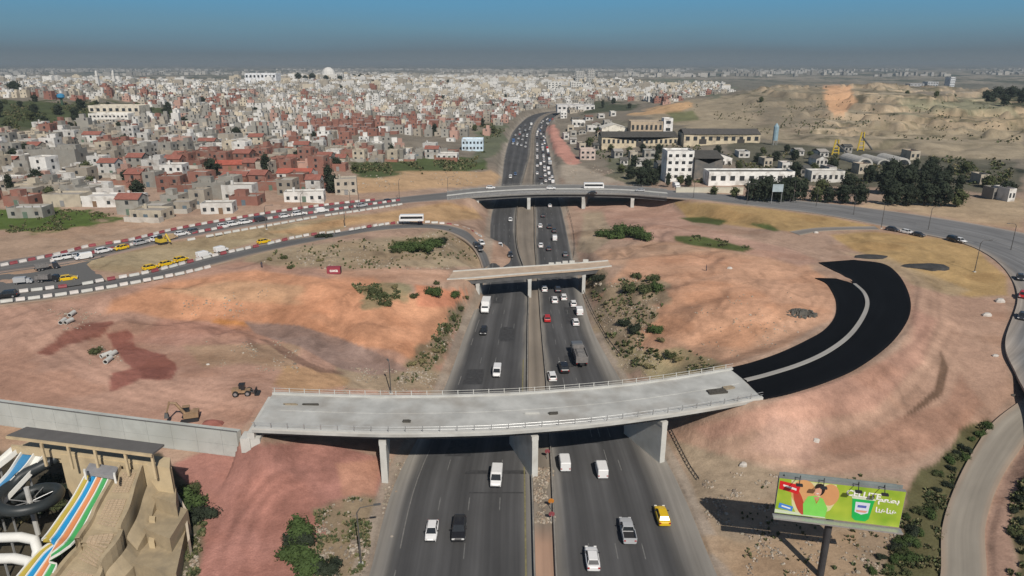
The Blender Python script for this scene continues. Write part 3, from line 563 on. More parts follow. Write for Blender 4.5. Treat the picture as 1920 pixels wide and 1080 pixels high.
for key, s0, u0, u1, l_ in (('hl', 36, .30, .52, 5), ('hl', 31, .50, .97, 1.0), ('hl', 62, .2, .45, 7), ('hl', 84, .55, .8, 9), ('hr', 40, .25, .5, 8), ('hr', 70, .3, .42, 6), ('hr', 95, .5, .72, 12), ('hl', 110, .3, .5, 12), ('hl', 26, .55, .95, .3), ('hr', 52, .1, .6, .35)):
    a, b, z = ROADS[key]['e']; cc_ = (a+b)/2; sl_ = np.r_[0, np.cumsum(np.linalg.norm(np.diff(cc_, axis=0), axis=1))]
    def q_(s, u): p = a*(1-u)+b*u; s = s+18; return (float(np.interp(s, sl_, p[:, 0])), float(np.interp(s, sl_, p[:, 1])), .027)
    mk.add([q_(s0, u0), q_(s0, u1), q_(s0+l_, u1-.01), q_(s0+l_, u0+.01)], [(0, 1, 2, 3)], 0, (.050, .050, .051))
mk2 = mk.build('road_markings', mat('road_paint', src='attr', noise=.35, scale=1.5)); tag(mk2, kind='structure')
for p_ in mk2.data.polygons: pass
# ================================================================ bridges
concm = mat('bridge_concrete', (.43, .44, .425), .85, noise=.14, scale=.25, bump=.02, dirt=(.27, .26, .245), dscale=.12)
concl = mat('pale_concrete', (.52, .52, .49), .85, noise=.10, scale=.8, dirt=(.36, .35, .32), dscale=.4)
darkc = mat('shaded_girder_concrete', (.10, .10, .10), .9, noise=.2, scale=.6)  # dark tone puts the shade under the deck overhang into the girders' colour
steel = mat('galvanised_steel', (.45, .46, .46), .45, metal=.6, noise=.1, scale=3)
def deck(name, near, far, Z, n, top_m, label, thick=.45, gird=1.1, kerbw=.55, over=.9, group=None, rail=True, kerbm=None, posts=2.5, nb=5):
    a, b, z = pairs(near, far, Z, n); root = empty(name, (float(a[0][0]), float(a[0][1]), 0)); ox, oy = float(a[0][0]), float(a[0][1])
    tag(root, label, 'bridge', group)
    u_ = (b-a)/np.linalg.norm(b-a, axis=1)[:, None]
    def strip(name_, w0, w1, zt, zb, m, colf=None):
        """solid strip between offsets w0..w1 measured from the near edge (w<0 from the far edge)"""
        pa = a+u_*w0 if w0 >= 0 else b+u_*w0; pb = a+u_*w1 if w1 > 0 else b+u_*w1
        rings = [[(pa[i][0]-ox, pa[i][1]-oy, z[i]+zt), (pb[i][0]-ox, pb[i][1]-oy, z[i]+zt), (pb[i][0]-ox, pb[i][1]-oy, z[i]+zb), (pa[i][0]-ox, pa[i][1]-oy, z[i]+zb)] for i in range(n)]
        q = MB(); q.loft(rings); o = q.build(name_, m, root); fix_normals(o); return o
    strip('deck_slab', 0.001, -0.001, 0, -thick, top_m)
    strip('kerb', 0, kerbw, .28, .004, kerbm or concl); strip('kerb', -kerbw, -0.0005, .28, .004, kerbm or concl)
    wd = float(np.linalg.norm(b[0]-a[0])); 
    for k in range(nb):
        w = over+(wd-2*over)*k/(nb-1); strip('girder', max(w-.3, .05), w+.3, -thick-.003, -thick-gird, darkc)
    if rail:
        for side, P in (('n', a+u_*.28), ('f', b-u_*.28)):
            q = MB(); s = np.r_[0, np.cumsum(np.linalg.norm(np.diff(P, axis=0), axis=1))]; L_ = s[-1]; v = 0.4
            while v < L_-.3:
                x, y, zz = np.interp(v, s, P[:, 0])-ox, np.interp(v, s, P[:, 1])-oy, np.interp(v, s, z); q.box(x, y, zz+.28, .12, .12, .85); v += posts
            for hz in (.62, 1.06): q.tube([(P[i][0]-ox, P[i][1]-oy, z[i]+hz) for i in range(n)], .035, 5)
            q.build('railing', (kerbm or concl) if side == 'f' else steel, root)
    return root, a, b, z, ox, oy
def fix_normals(o):
    bm = bmesh.new(); bm.from_mesh(o.data); bmesh.ops.recalc_face_normals(bm, faces=bm.faces); bm.to_mesh(o.data); bm.free()
def pier(root, ox, oy, pa, pb, ztop, zbot, w=.9, cap=True, m=None):
    """wall pier from pa to pb (world xy)"""
    pa, pb = np.array(pa), np.array(pb); c = (pa+pb)/2; l = float(np.linalg.norm(pb-pa)); rz = math.atan2(*(pb-pa)[::-1])
    q = MB(); q.box(c[0]-ox, c[1]-oy, zbot, l, w, ztop-zbot-.7, rz); q.box(c[0]-ox, c[1]-oy, ztop-.7, l+.02, w+.12, .7, rz)
    return q.build('pier', m or concl, root)
deckm = mat('deck_concrete', (.43, .435, .415), .95, noise=.22, scale=.22, bump=.01, dirt=(.27, .25, .22), dscale=.16)
nb, a, b, z, ox, oy = deck('concrete_bridge', NB_near, NB_far, 8.8, 60, deckm, 'pale unfinished concrete bridge curving over the highway in front, empty of traffic', nb=6, over=1.7)
def at_frac(P, px, Z):            # index of the station nearest to a pixel column
    pp, _ = proj(P[:, 0], P[:, 1], Z); return int(np.argmin(np.abs(pp-px)))
for px in (709, 1013, 1257):
    i = at_frac(a, px, 8.8); u_ = (b[i]-a[i])/np.linalg.norm(b[i]-a[i]); w = np.linalg.norm(b[i]-a[i])
    pa, pb = a[i]+u_*.75, a[i]+u_*(w-.75); pier(nb, ox, oy, pa, pb, 8.8-1.56, -0.6, .95)
for px, sg in ((480, 1), (1425, -1)):
    i = at_frac(a, px, 8.8); u_ = (b[i]-a[i])/np.linalg.norm(b[i]-a[i]); w = np.linalg.norm(b[i]-a[i]); c = (a[i]+b[i])/2
    q = MB(); rz = math.atan2(u_[1], u_[0]); q.box(c[0]-ox, c[1]-oy, 5.4, w-.4, 1.8, 1.8, rz); q.box(c[0]-ox-sg*.3, c[1]-oy, 7.2, w-.2, 1.0, 1.0, rz)
    q.box(a[i][0]-ox+u_[0]*1.0-sg*1.2, a[i][1]-oy+u_[1]*1.0, 5.0, 2.2, 1.4, 2.4, rz); q.build('abutment', concl, nb)
# long joint bead along the middle of the deck, patches of stain and stacked boards
mid = a*.47+b*.53; t0 = 4
for s_ in (0,):
  q = MB(); q.loft([[(p[0]-ox+dx, p[1]-oy+dy, 8.8+dz) for dx, dy, dz in ((0, -.10, .003), (0, .10, .003), (0, .08, .05), (0, -.08, .05))] for p in mid[2:-1]]); o = q.build('joint_bead', deckm, nb); fix_normals(o)
wood = mat('old_timber', (.30, .25, .18), .9, noise=.3, scale=3); darkw = mat('dark_timber', (.075, .07, .06), .9, noise=.3, scale=3)
for (px, py, l, w, rz, m, lab) in ((583, 759, 2.9, .5, -.03, darkw, 'dark stack of boards on the left part of the front bridge deck'), (545, 759, 2.2, .4, 0, wood, 'pale stack of boards at the left end of the front bridge deck'),
        (998, 775, 2.6, .5, .08, concl, 'white plank stack in the middle of the front bridge deck'), (1037, 776, 1.4, .7, .1, darkw, 'dark pallet right of the white planks on the front bridge deck'),
        (762, 791, 1.2, .6, 0, darkw, 'small dark pallet near the near railing of the front bridge'), (1344, 735, 3.4, 1.6, .2, darkw, 'wide heap of dark boards at the right end of the front bridge deck'), (1366, 728, 2.0, .9, .3, wood, 'brown boards by the right end of the front bridge deck')):
    x, y = G(px, py, 8.8); q = MB()
    for k in range(3):
        for j in range(int(max(1, w/.3))): q.box(random.uniform(-.15, .15), -w/2+.3*j+.15, .01+k*.09, l*random.uniform(.8, 1), .25, .08, random.uniform(-.04, .04))
    o = q.build('board_stack', m); o.location = (x, y, 8.8); o.rotation_euler.z = rz; tag(o, lab, 'boards', 'boards left on the bridge deck')
dmt = mat('dusty_deck', (.46, .36, .27), .95, noise=.15, scale=.4)
mbd, a, b, z, ox, oy = deck('earth_covered_bridge', MB_near, MB_far, 7.0, 30, dmt, 'narrow old bridge with a dusty earth-brown deck, second over the highway from the front', gird=1.15, kerbw=.4, over=.6, rail=False, nb=4)
for px in (893, 994, 1091):
    i = at_frac(a, px, 7.0); u_ = (b[i]-a[i])/np.linalg.norm(b[i]-a[i]); w = np.linalg.norm(b[i]-a[i]); pier(mbd, ox, oy, a[i]+u_*.3, a[i]+u_*(w-.3), 7-1.61, -.6, .9)
s = np.r_[0, np.cumsum(np.linalg.norm(np.diff(b, axis=0), axis=1))]
for v in np.arange(s[-1]*.62, s[-1]-1, 2.0):
    x, y = np.interp(v, s, b[:, 0])-ox, np.interp(v, s, b[:, 1])-oy
    if random.random() < .7: q = MB(); q.box(x, y, 7.285, 1.5, .25, random.uniform(.3, .7)); q.build('parapet_block', concl, mbd)
roadtop = mat('bridge_asphalt', (.19, .188, .182), .9, noise=.12, scale=.3)
fb, a, b, z, ox, oy = deck('road_bridge', FB_near, FB_far, 7.0, 40, roadtop, 'long grey road bridge carrying traffic over the highway, farthest of the three bridges', gird=1.3, kerbw=.9, over=1.2, posts=4, kerbm=mat('far_kerb', (.27, .265, .25), noise=.2), nb=8)
for px in (896, 994, 1091, 1181):
    i = at_frac(a, px, 7.0); u_ = (b[i]-a[i])/np.linalg.norm(b[i]-a[i]); w = np.linalg.norm(b[i]-a[i]); pier(fb, ox, oy, a[i]+u_*.8, a[i]+u_*(w-.8), 7-1.76, -.6, 1.4)
midb = (a+b)/2; q = MB(); q.loft([[(p[0]-ox, p[1]-oy-.9, 7.004), (p[0]-ox, p[1]-oy+.9, 7.004), (p[0]-ox, p[1]-oy+.9, 7.25), (p[0]-ox, p[1]-oy-.9, 7.25)] for p in midb]); o = q.build('median_kerb', concl, fb); fix_normals(o)
# ================================================================ retaining wall of concrete panels
wallm = mat('panel_concrete', (.45, .475, .455), .85, noise=.13, scale=.5, dirt=(.34, .355, .33), dscale=.25)
wr = empty('retaining_wall', (float(WL[-1][0]), float(WL[-1][1]), 0)); tag(wr, 'long grey concrete panel retaining wall behind the water slides', 'wall')
WQ = cr([(*p, 0) for p in WL], 60); s = np.r_[0, np.cumsum(np.linalg.norm(np.diff(WQ[:, :2], axis=0), axis=1))]
Lw = s[-1]; k = 0; v = 0.0
while v < Lw-1:
    e_ = min(v+4.4, Lw); p0 = np.array([np.interp(v, s, WQ[:, 0]), np.interp(v, s, WQ[:, 1])]); p1 = np.array([np.interp(e_, s, WQ[:, 0]), np.interp(e_, s, WQ[:, 1])]); c = (p0+p1)/2-np.array(wr.location[:2]); rz = math.atan2(*(p1-p0)[::-1]); l = float(np.linalg.norm(p1-p0))
    q = MB(); zz = .3
    for hgt in (2.0, 1.9, 2.35): q.box(c[0]-math.sin(rz)*.45, c[1]+math.cos(rz)*.45, zz, l-.05, 1.1, hgt-.04, rz+random.uniform(-.002, .002)); zz += hgt
    o = q.build('wall_panel', wallm, wr); v += 4.4; k += 1
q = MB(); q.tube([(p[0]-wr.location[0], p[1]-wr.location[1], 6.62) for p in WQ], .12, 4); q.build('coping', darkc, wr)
# ================================================================ houses
wallc = mat('house_render', src='object', rough=.9, noise=.12, scale=.35, dirt=(.22, .19, .16), dscale=.3)
roofm = mat('flat_roof', src='object', rough=.95, noise=.2, scale=.5)
glass = mat('dark_window', (.035, .04, .045), .3, spec=.5, noise=.3, scale=.5)
doorm = mat('metal_door', src='object', rough=.6, noise=.1, scale=2)
trim = mat('white_trim', (.62, .61, .58), .8, noise=.08, scale=1)
def unit_window():
    q = MB(); q.box(0, -.05, 0, 1, .1, 1); return q.mesh('window', glass)
WINM = unit_window()
q = MB(); q.box(0, -.06, 0, 1, .12, 1); DOORM = q.mesh('door', doorm)
WC = {'brick-red': (.27, .13, .10), 'grey': (.30, .29, .26), 'white': (.64, .63, .60), 'cream': (.52, .46, .36), 'beige': (.38, .34, .28), 'pinkish': (.46, .29, .235)}
def windows(root, w, d, n, sh, z0=0, every=3.0, side=True, door=True, dcol=(.2, .13, .08), back=False, wh=1.3, ww=1.2):
    for fl in range(n):
        k = max(1, int(w//every))
        for j in range(k):
            x = -w/2+w*(j+.5)/k
            if fl == 0 and door and j == k//2:
                o = link('door', DOORM, root); o.location = (x, -d/2, .0); o.scale = (1.5, 1, 2.2); o.color = (*dcol, 1); continue
            o = link('window', WINM, root); o.location = (x, -d/2, fl*sh+1.0); o.scale = (ww, 1, wh)
        if side:
            k = max(1, int(d//(every+.6)))
            for j in range(k):
                for sgn in ((1,) if not back else (1, -1)):
                    o = link('window', WINM, root); o.location = (sgn*w/2, -d/2+d*(j+.5)/k, fl*sh+1.0); o.rotation_euler.z = sgn*math.pi/2; o.scale = (ww, 1, wh)
def house(px, py, w, d, n, cname, rz, label=None, sh=3.0, top=True, group=None, name='house', xyz=None, roofc=None, every=3.0, pitched=False, door=True):
    x, y, z = xyz if xyz is not None else place(px, py)
    root = empty(name, (x, y, z), rz); tag(root, label, 'house', group); h = n*sh
    q = MB(); q.box(0, 0, -2.0, w, d, 2.0+h); 
    if pitched: 
        q.add([(-w/2, -d/2, h), (-w/2, d/2, h), (-w/2, 0, h+1.6), (w/2, -d/2, h), (w/2, 0, h+1.6), (w/2, d/2, h)], [(0, 2, 1), (3, 5, 4)])
    else:
        for (a, b, c_, e_) in ((0, -d/2+.1, w, .2), (0, d/2-.1, w, .2), (-w/2+.1, 0, .2, d-.4), (w/2-.1, 0, .2, d-.4)): q.box(a, b, h, c_, e_, .7, bottom=False)
    if top and not pitched: q.box(random.choice((-1, 1))*w*.22, d*.15, h+.004, w*.4, d*.45, 2.4)
    if cname in ('brick-red', 'grey') and not pitched and random.random() < .6:
        nx = max(2, int(w/3))
        for i in range(nx+1):
            for yy in (-d/2+.13, d/2-.13):
                if i in (0, nx) or yy < 0: q.box(-w/2+.15+i*(w-.3)/nx, yy, h+.3, .26, .3, random.uniform(.9, 1.7))
    if random.random() < .45 and not pitched: q.tube([(-w*.3, d*.28, h-.1), (-w*.3, d*.28, h+1.7)], .55, 7)
    o = q.build('wall', wallc, root); jt = random.uniform(.72, 1.08); o.color = (*[v*jt for v in WC[cname]], 1)
    if label is None and random.random() < .5:
        q = MB(); yd = random.uniform(2.5, 4.5); q.box(0, -d/2-yd, -1.5, w+1, .2, 3.2); q.box(-w/2-.5, -d/2-yd/2, -1.5, .2, yd, 3.2); q.box(w/2+.5, -d/2-yd/2, -1.5, .2, yd, 3.2); o = q.build('yard_wall', wallc, root); cc = random.choice(((.42, .40, .36), (.30, .14, .10), (.5, .47, .42), (.27, .26, .23))); o.color = (*cc, 1)
    q = MB()
    if pitched: q.add([(-w/2-.3, -d/2-.4, h-.1), (w/2+.3, -d/2-.4, h-.1), (w/2+.3, 0, h+1.75), (-w/2-.3, 0, h+1.75), (-w/2-.3, d/2+.4, h-.1), (w/2+.3, d/2+.4, h-.1)], [(0, 1, 2, 3), (3, 2, 5, 4)])
    else: q.box(0, 0, h+.01, w-.42, d-.42, .05)
    o = q.build('roof', roofm, root); o.color = (*(roofc or (.31, .29, .26)), 1)
    windows(root, w, d, n, sh, dcol=random.choice(((.2, .13, .08), (.12, .16, .19), (.25, .25, .25), (.12, .17, .13))), every=every, door=door)
    return root
HOUSES = []      # (x, y, radius)
ORD = ['first', 'second', 'third', 'fourth', 'fifth', 'sixth', 'seventh', 'eighth', 'ninth', 'tenth', 'eleventh', 'twelfth', 'thirteenth', 'fourteenth', 'fifteenth', 'sixteenth', 'seventeenth', 'eighteenth', 'nineteenth', 'twentieth']
def ordn(i): return ORD[i] if i < 20 else ('twenty-'+ORD[i-20] if i < 29 else '%dth' % (i+1))
HAND = [(452, 372, 12, 7, 1, 'white', .02, 5.2, 'white box-shaped house with a red-edged roof standing alone near the upper road', 3.4),
 (573, 376, 15, 6, 1, 'white', .12, 3.3, 'long low white building with a row of bays beside the upper road', 3),
 (130, 383, 14, 8, 1, 'cream', 0, 3.8, 'cream windowless shed with a flat roof above the green field', 9),
 (190, 384, 16, 8, 1, 'white', 0, 3.4, 'white open-fronted workshop with dark bays beside the cream shed', 5),
 (252, 386, 8, 7, 1, 'white', 0, 3.8, 'small white block at the right end of the workshop row', 4),
 (412, 398, 11, 6, 1, 'white', .1, 3.2, 'white roadside house with four dark windows by the upper road', 2.6),
 (330, 334, 10, 8, 2, 'white', .05, 3, 'two-storey white house with large dark upper windows above brick walls', 3.3),
 (325, 358, 10, 7, 2, 'brick-red', .04, 3, 'brick-red two-storey block directly below the white house with large windows', 5),
 (356, 362, 13, 7, 1, 'brick-red', .06, 3.2, 'wide single-storey brick-red house right of the two-storey brick block', 4),
 (402, 370, 13, 8, 2, 'grey', .04, 2.9, 'blank grey cement house left of the white box-shaped house', 7),
 (115, 312, 22, 10, 2, 'grey', .0, 4, 'largest blank grey cement block on the left side of town', 12),
 (60, 405, 12, 7, 1, 'grey', .05, 3, 'low grey outbuilding with a flat white roof in the green field', 4),
 (556, 334, 16, 8, 1, 'white', .0, 3, 'white house with a bright red tiled roof among grey houses', 3.5),
 (428, 318, 16, 8, 1, 'brick-red', .1, 3, 'low house with a bright red tiled roof left of the grey terraces', 3.5),
 (650, 362, 9, 8, 2, 'beige', .2, 3, 'beige house next to the tree at the town edge near the upper road', 3),
 (740, 250, 16, 10, 2, 'grey', .0, 3, 'grey flat-roofed hall in the middle of the brick district', 3)]
for px, py, w, d, n, c, rz, sh, lab, ev in HAND:
    x, y, z = place(px, py); pit = 'tiled' in lab
    house(px, py, w, d, n, c, rz, lab, sh, top=n > 1 and w > 12, xyz=(x, y, z), group='houses of the hillside town', every=ev, pitched=pit, roofc=(.36, .10, .07) if pit else ((.5, .49, .47) if 'white roof' in lab or 'workshop' in lab else None))
    HOUSES.append((x, y, w*.75))
def inpoly(P, X, Y):
    P = np.array(P, float); ins = np.zeros(len(X), bool)
    for i in range(len(P)):
        ax, ay = P[i-1]; bx, by = P[i]; ins ^= ((ay > Y) != (by > Y)) & (X < (bx-ax)*(Y-ay)/(by-ay+1e-12)+ax)
    return ins
TOWN = [(-400, 330), (-400, 160), (-100, 150), (200, 151), (450, 155), (560, 145), (640, 143), (960, 146), (1080, 150), (1250, 158), (1350, 158), (1380, 172), (1300, 182), (1250, 196), (1170, 196), (1100, 210), (1062, 212), (1010, 206), (970, 214), (948, 232), (905, 262), (880, 290), (820, 302), (700, 303), (650, 318), (630, 350), (560, 372), (490, 385), (440, 398), (400, 402), (300, 412), (245, 408), (215, 394), (140, 388), (-100, 388)]
HOLES = [[(-400, 185), (0, 182), (160, 190), (250, 200), (330, 203), (335, 222), (180, 232), (100, 245), (0, 250), (-400, 260)],
         [(1120, 188), (1230, 190), (1190, 212), (1080, 216)], [(640, 300), (660, 300), (650, 340), (630, 360)], [(120, 275), (180, 275), (190, 290), (120, 292)], [(905, 262), (930, 230), (900, 230), (868, 262)], [(865, 262), (910, 262), (905, 292), (860, 292)]]
pts = []
yy = 228.0
while yy < 3100:
    st = 9.0 if yy < 800 else (11.0 if yy < 1400 else 15.0)
    xs = np.arange(-1.05*yy, .5*yy, st); blk = int(yy//(st*1)) 
    for i, x in enumerate(xs):
        if (i % 7 == 0) : continue
        pts.append((x+random.uniform(-2.2, 2.2)+6*math.sin(yy*.01), yy+random.uniform(-2.0, 2.0)+.10*x*math.sin(x*.003), st))
    yy += st*(1.45 if blk % 4 == 0 else .98)
P = np.array(pts); hz = H(P[:, 0], P[:, 1]); qx, qy = proj(P[:, 0], P[:, 1], hz)
ok = inpoly(TOWN, qx, qy)
for h_ in HOLES: ok &= ~inpoly(h_, qx, qy)
dens = fbm(P[:, 0], P[:, 1]+70, 90, 3); ok &= (dens > .31+.06*rng.random(len(P))) | (P[:, 1] > 900)
ok &= ~((P[:, 1] < 520) & (rng.random(len(P)) < .06))
for hx, hy, hr in HOUSES: ok &= np.hypot(P[:, 0]-hx, P[:, 1]-hy) > hr+4.2
for key in ('upper', 'hl', 'hr'):
    a, b, z = ROADS[key]['e']; c = (a+b)/2; hw = np.linalg.norm(a-b, axis=1).max()/2
    idx = np.nonzero(ok)[0]
    for k in range(0, len(idx), 4000):
        jj = idx[k:k+4000]; dd, _, _, _ = near_poly_v(c, P[jj, 0], P[jj, 1]); ok[jj[dd < hw+9]] = False
P, hz, qx, qy = P[ok], hz[ok], qx[ok], qy[ok]
brick = fbm(P[:, 0]+900, P[:, 1], 110, 3); order = np.argsort(-(F/(P[:, 1]*CT+(CAM_H-hz)*ST))*np.where((qx > -30) & (qx < 1950), 1, .01))
def pick_col(b, y):
    r = random.random()
    if y > 1150: return random.choices(['white', 'cream', 'beige', 'grey', 'brick-red'], [.52, .24, .13, .10, .01])[0]
    pb = .10+.6*float(sst(.47, .62, b))
    if y > 750: pb *= .35
    if r < pb: return 'brick-red'
    return random.choices(['white', 'cream', 'beige', 'grey', 'pinkish'], [.24 if y < 700 else .36, .13, .22, .33, .08])[0]
NIND = 300-len(HAND); info = []
for rank, i in enumerate(order[:NIND]):
    x, y = P[i, 0], P[i, 1]; c = pick_col(brick[i], y); n = random.choices([1, 2, 3], [.70, .28, .02])[0]; w = random.uniform(5.8, 8.8); d = random.uniform(5.6, 8.0)
    if random.random() < .16: w = random.uniform(9.5, 13); 
    a = .5*(fbm(np.array([x]), np.array([y]), 160, 2)[0]-.5)+random.choice((0, 0, .06, -.06))
    pit = random.random() < (.14 if c == 'brick-red' else .05); z = float(hz[i])
    rc = (.27, .11, .085) if pit else random.choice(((.31, .29, .26), (.36, .34, .31), (.42, .40, .37), (.28, .2, .17)))
    r = house(0, 0, w, d, n, c, a, None, 2.9, top=random.random() < .35, xyz=(x, y, z), group='houses of the hillside town', roofc=rc, pitched=pit, every=random.choice((3.0, 4.0, 5.5, 9, 12)))
    info.append((float(qy[i]), float(qx[i]), c, n, pit, w, r))
info.sort(key=lambda t: -t[0]); nb_ = 9; belts = ['belt nearest the road', 'second belt above the road', 'third belt above the road', 'fourth belt above the road', 'fifth belt above the road', 'sixth belt above the road', 'seventh belt above the road', 'eighth belt above the road', 'highest belt']
sz = (len(info)+nb_-1)//nb_; NW = {1: 'one-storey', 2: 'two-storey', 3: 'three-storey'}
for k in range(nb_):
    B = sorted(info[k*sz:(k+1)*sz], key=lambda t: t[1]); cnt = {}
    for t in B:
        key = (t[2], t[3]); cnt[key] = cnt.get(key, 0)+1
    seen = {}
    for t in B:
        key = (t[2], t[3]); i = seen.get(key, 0); seen[key] = i+1; m_ = cnt[key]
        extra = ' with a red tiled roof' if t[4] else ''
        if m_ == 1: lab = 'only %s %s house%s in the %s' % (NW[t[3]], t[2], extra, belts[k])
        else: lab = '%s %s %s house from the left in the %s' % (ordn(i), NW[t[3]], t[2], belts[k])
        t[6]['label'] = lab
# all the houses further off, past the three hundred nearest
rest = order[NIND:]; q = MB(); DK = (.05, .052, .055)
for i in rest:
    x, y = P[i, 0], P[i, 1]; c = np.array(WC[pick_col(brick[i], y)]); c = c*random.uniform(.82, 1.14); z = float(hz[i]); st = P[i, 2]
    n = random.choices([1, 2, 3, 4], [.52, .40, .08, 0] if y < 900 else [.50, .40, .09, .01])[0]; h = n*2.8; w = st*random.uniform(.6, .9); d = st*random.uniform(.5, .78); a = .5*(_perm[int(x/160) & 255, int(y/160) & 255]-.5)
    if y > 1200 and random.random() < .05: w *= 2; h += 6
    cc = tuple(c); rc = tuple(c*.35+np.array((.30, .285, .26))*.65) if random.random() < .8 else (.5, .49, .46)
    ca, sa = math.cos(a), math.sin(a)
    def T(lx, ly, lz): return (x+lx*ca-ly*sa, y+lx*sa+ly*ca, z+lz)
    vs = [T(sx_*w/2, sy_*d/2, zz) for zz in (-3, h) for sx_, sy_ in ((-1, -1), (1, -1), (1, 1), (-1, 1))]; k = len(q.v); q.v += vs
    for f, col_ in (((4, 5, 6, 7), rc), ((0, 1, 5, 4), cc), ((1, 2, 6, 5), cc), ((3, 0, 4, 7), cc)): q.f.append(tuple(v+k for v in f)); q.m.append(0); q.c.append(col_)
    if random.random() < .5:
        ox_ = random.uniform(-.2, .2)*w; vs = [T(ox_+sx_*w*.22, sy_*d*.25+.8, zz) for zz in (h, h+2.6) for sx_, sy_ in ((-1, -1), (1, -1), (1, 1), (-1, 1))]; k = len(q.v); q.v += vs
        for f in ((4, 5, 6, 7), (0, 1, 5, 4), (1, 2, 6, 5), (3, 0, 4, 7)): q.f.append(tuple(v+k for v in f)); q.m.append(0); q.c.append(cc)
    if y < 1900:
        nw = max(1, int(w/3.2)) if y < 1000 else 2; sw = .55 if y < 1000 else .8
        for fl in range(n):
            for j in range(nw):
                if random.random() < .2: continue
                lx = -w/2+w*(j+.5)/nw; k = len(q.v); q.v += [T(lx-sw, -d/2-.05, fl*3+.9), T(lx+sw, -d/2-.05, fl*3+.9), T(lx+sw, -d/2-.05, fl*3+2.2), T(lx-sw, -d/2-.05, fl*3+2.2)]
                q.f.append((k, k+1, k+2, k+3)); q.m.append(0); q.c.append(DK)
for yy_ in np.arange(1900, 7500, 55):
    for xx_ in np.arange(-.8*yy_, .8*yy_, 48):
        if yy_ < 3000 and xx_ < .28*yy_: continue
        if yy_ < 3600 and xx_ > .2*yy_ and not (yy_ > 2300 and xx_ < .30*yy_): continue
        if fbm(np.array([xx_]), np.array([yy_*.6]), 420, 3)[0] < (.50 if xx_ < .25*yy_ else .57) or random.random() < .45: continue
        x = xx_+random.uniform(-20, 20); y = yy_+random.uniform(-20, 20); z = 6.0; w = random.uniform(9, 34); d = random.uniform(10, 20); h = random.choice((4, 6, 7, 9, 14)) ; cc = random.choice(((.42, .41, .39), (.33, .32, .30), (.50, .48, .44), (.26, .25, .23)))
        q.box(x, y, z-12, w, d, 12+h, random.uniform(-.3, .3), 0, cc)
print('far houses', len(rest))
o = q.build('town_houses', mat('far_house_render', src='attr', noise=.12, scale=.2)); tag(o, 'dense mass of small white, grey and brick houses filling the far town up to the horizon', 'houses', kind='stuff')
# ---- larger buildings
def block(name, label, cat, pb, wpx, hm, d, rz=0, wc=(.7, .69, .66), rc=(.3, .29, .27), floors=0, bays=0, gable=0, roofover=.3, doors=0, group=None, band=None, w=None):
    """a building whose front foot is at pixel pb; width from its pixels at that distance"""
    x, y, z = place(*pb); w = w or wpx/pxm(y, z); root = empty(name, (x, y, z), rz); tag(root, label, cat, group)
    q = MB(); q.box(0, d/2, -2, w, d, 2+hm)
    if gable: q.add([(-w/2, 0, hm), (w/2, 0, hm), (0, 0, hm+gable), (-w/2, d, hm), (w/2, d, hm), (0, d, hm+gable)], [(0, 1, 2), (4, 3, 5)])
    elif gable == 0:
        for (a, b, c_, e_) in ((0, .12, w, .24), (0, d-.12, w, .24), (-w/2+.12, d/2, .24, d-.5), (w/2-.12, d/2, .24, d-.5)): q.box(a, b, hm, c_, e_, .8, bottom=False)
    o = q.build('wall', wallc, root); o.color = (*wc, 1); q = MB()
    if gable > 0: q.add([(-w/2-roofover, -.3, hm-.1), (0, -.3, hm+gable+.1), (w/2+roofover, -.3, hm-.1), (-w/2-roofover, d+.3, hm-.1), (0, d+.3, hm+gable+.1), (w/2+roofover, d+.3, hm-.1)], [(0, 1, 4, 3), (1, 2, 5, 4)])
    elif gable < 0: q.add([(-w/2-.3, -.5, hm), (w/2+.3, -.5, hm), (w/2+.3, d*.5, hm-gable), (-w/2-.3, d*.5, hm-gable), (w/2+.3, d+.5, hm), (-w/2-.3, d+.5, hm)], [(0, 1, 2, 3), (3, 2, 4, 5)])
    else: q.box(0, d/2, hm+.01, w-.5, d-.5, .06)
    o = q.build('roof', roofm, root); o.color = (*rc, 1)
    for fl in range(floors):
        fh = hm/floors
        for j in range(bays):
            o = link('window', WINM, root); o.location = (-w/2+w*(j+.5)/bays, 0, fl*fh+fh*.35); o.scale = (w/bays*.5, 1, fh*.42)
    for j in range(doors):
        o = link('door', DOORM, root); o.location = (-w/2+w*(j+.5)/doors, -.02, 0); o.scale = (min(5, w/doors*.5), 1, hm*.5); o.color = (.06, .055, .05, 1)
    return root
DKR = (.075, .072, .066); CRM = (.58, .50, .36)
block('warehouse', 'long cream warehouse with a dark olive roof, left one of the two long sheds', 'warehouse', (1199, 275), 142, 6.5, 22, 0, CRM, DKR, 1, 16, gable=-3, doors=1)
block('warehouse', 'long cream warehouse with a dark roof near the quarry, right one of the two', 'warehouse', (1353, 270), 142, 6.5, 20, -.02, CRM, (.09, .085, .08), 1, 10, gable=-3, doors=2)
block('industrial_hall', 'white gabled hall with a blank end wall behind the left cream warehouse', 'hall', (1152, 252), 48, 5, 20, 0, (.74, .71, .62), (.6, .58, .52), gable=3)
block('factory', 'sandy factory block with ribbed facade behind the left cream warehouse', 'factory', (1212, 251), 60, 9, 16, 0, (.46, .37, .27), (.3, .28, .25), 1, 7)
block('factory_tower', 'narrow white block at the right end of the sandy factory', 'building', (1252, 250), 17, 11, 10, 0, (.75, .74, .72), (.4, .4, .38), 2, 1)
block('apartment_building', 'white four-storey building with square windows in the trees right of the highway', 'building', (1273, 338), 50, 13.5, 12, 0, (.78, .78, .75), (.45, .44, .42), 4, 4)
block('industrial_hall', 'dark-roofed hall right of the white four-storey building', 'hall', (1327, 334), 52, 9.5, 26, 0, (.12, .12, .115), DKR, gable=-2.5)
block('industrial_hall', 'white gabled open shed peeping over the dark roofs', 'shed', (1350, 309), 44, 4, 14, 0, (.74, .72, .68), DKR, gable=2, doors=4)
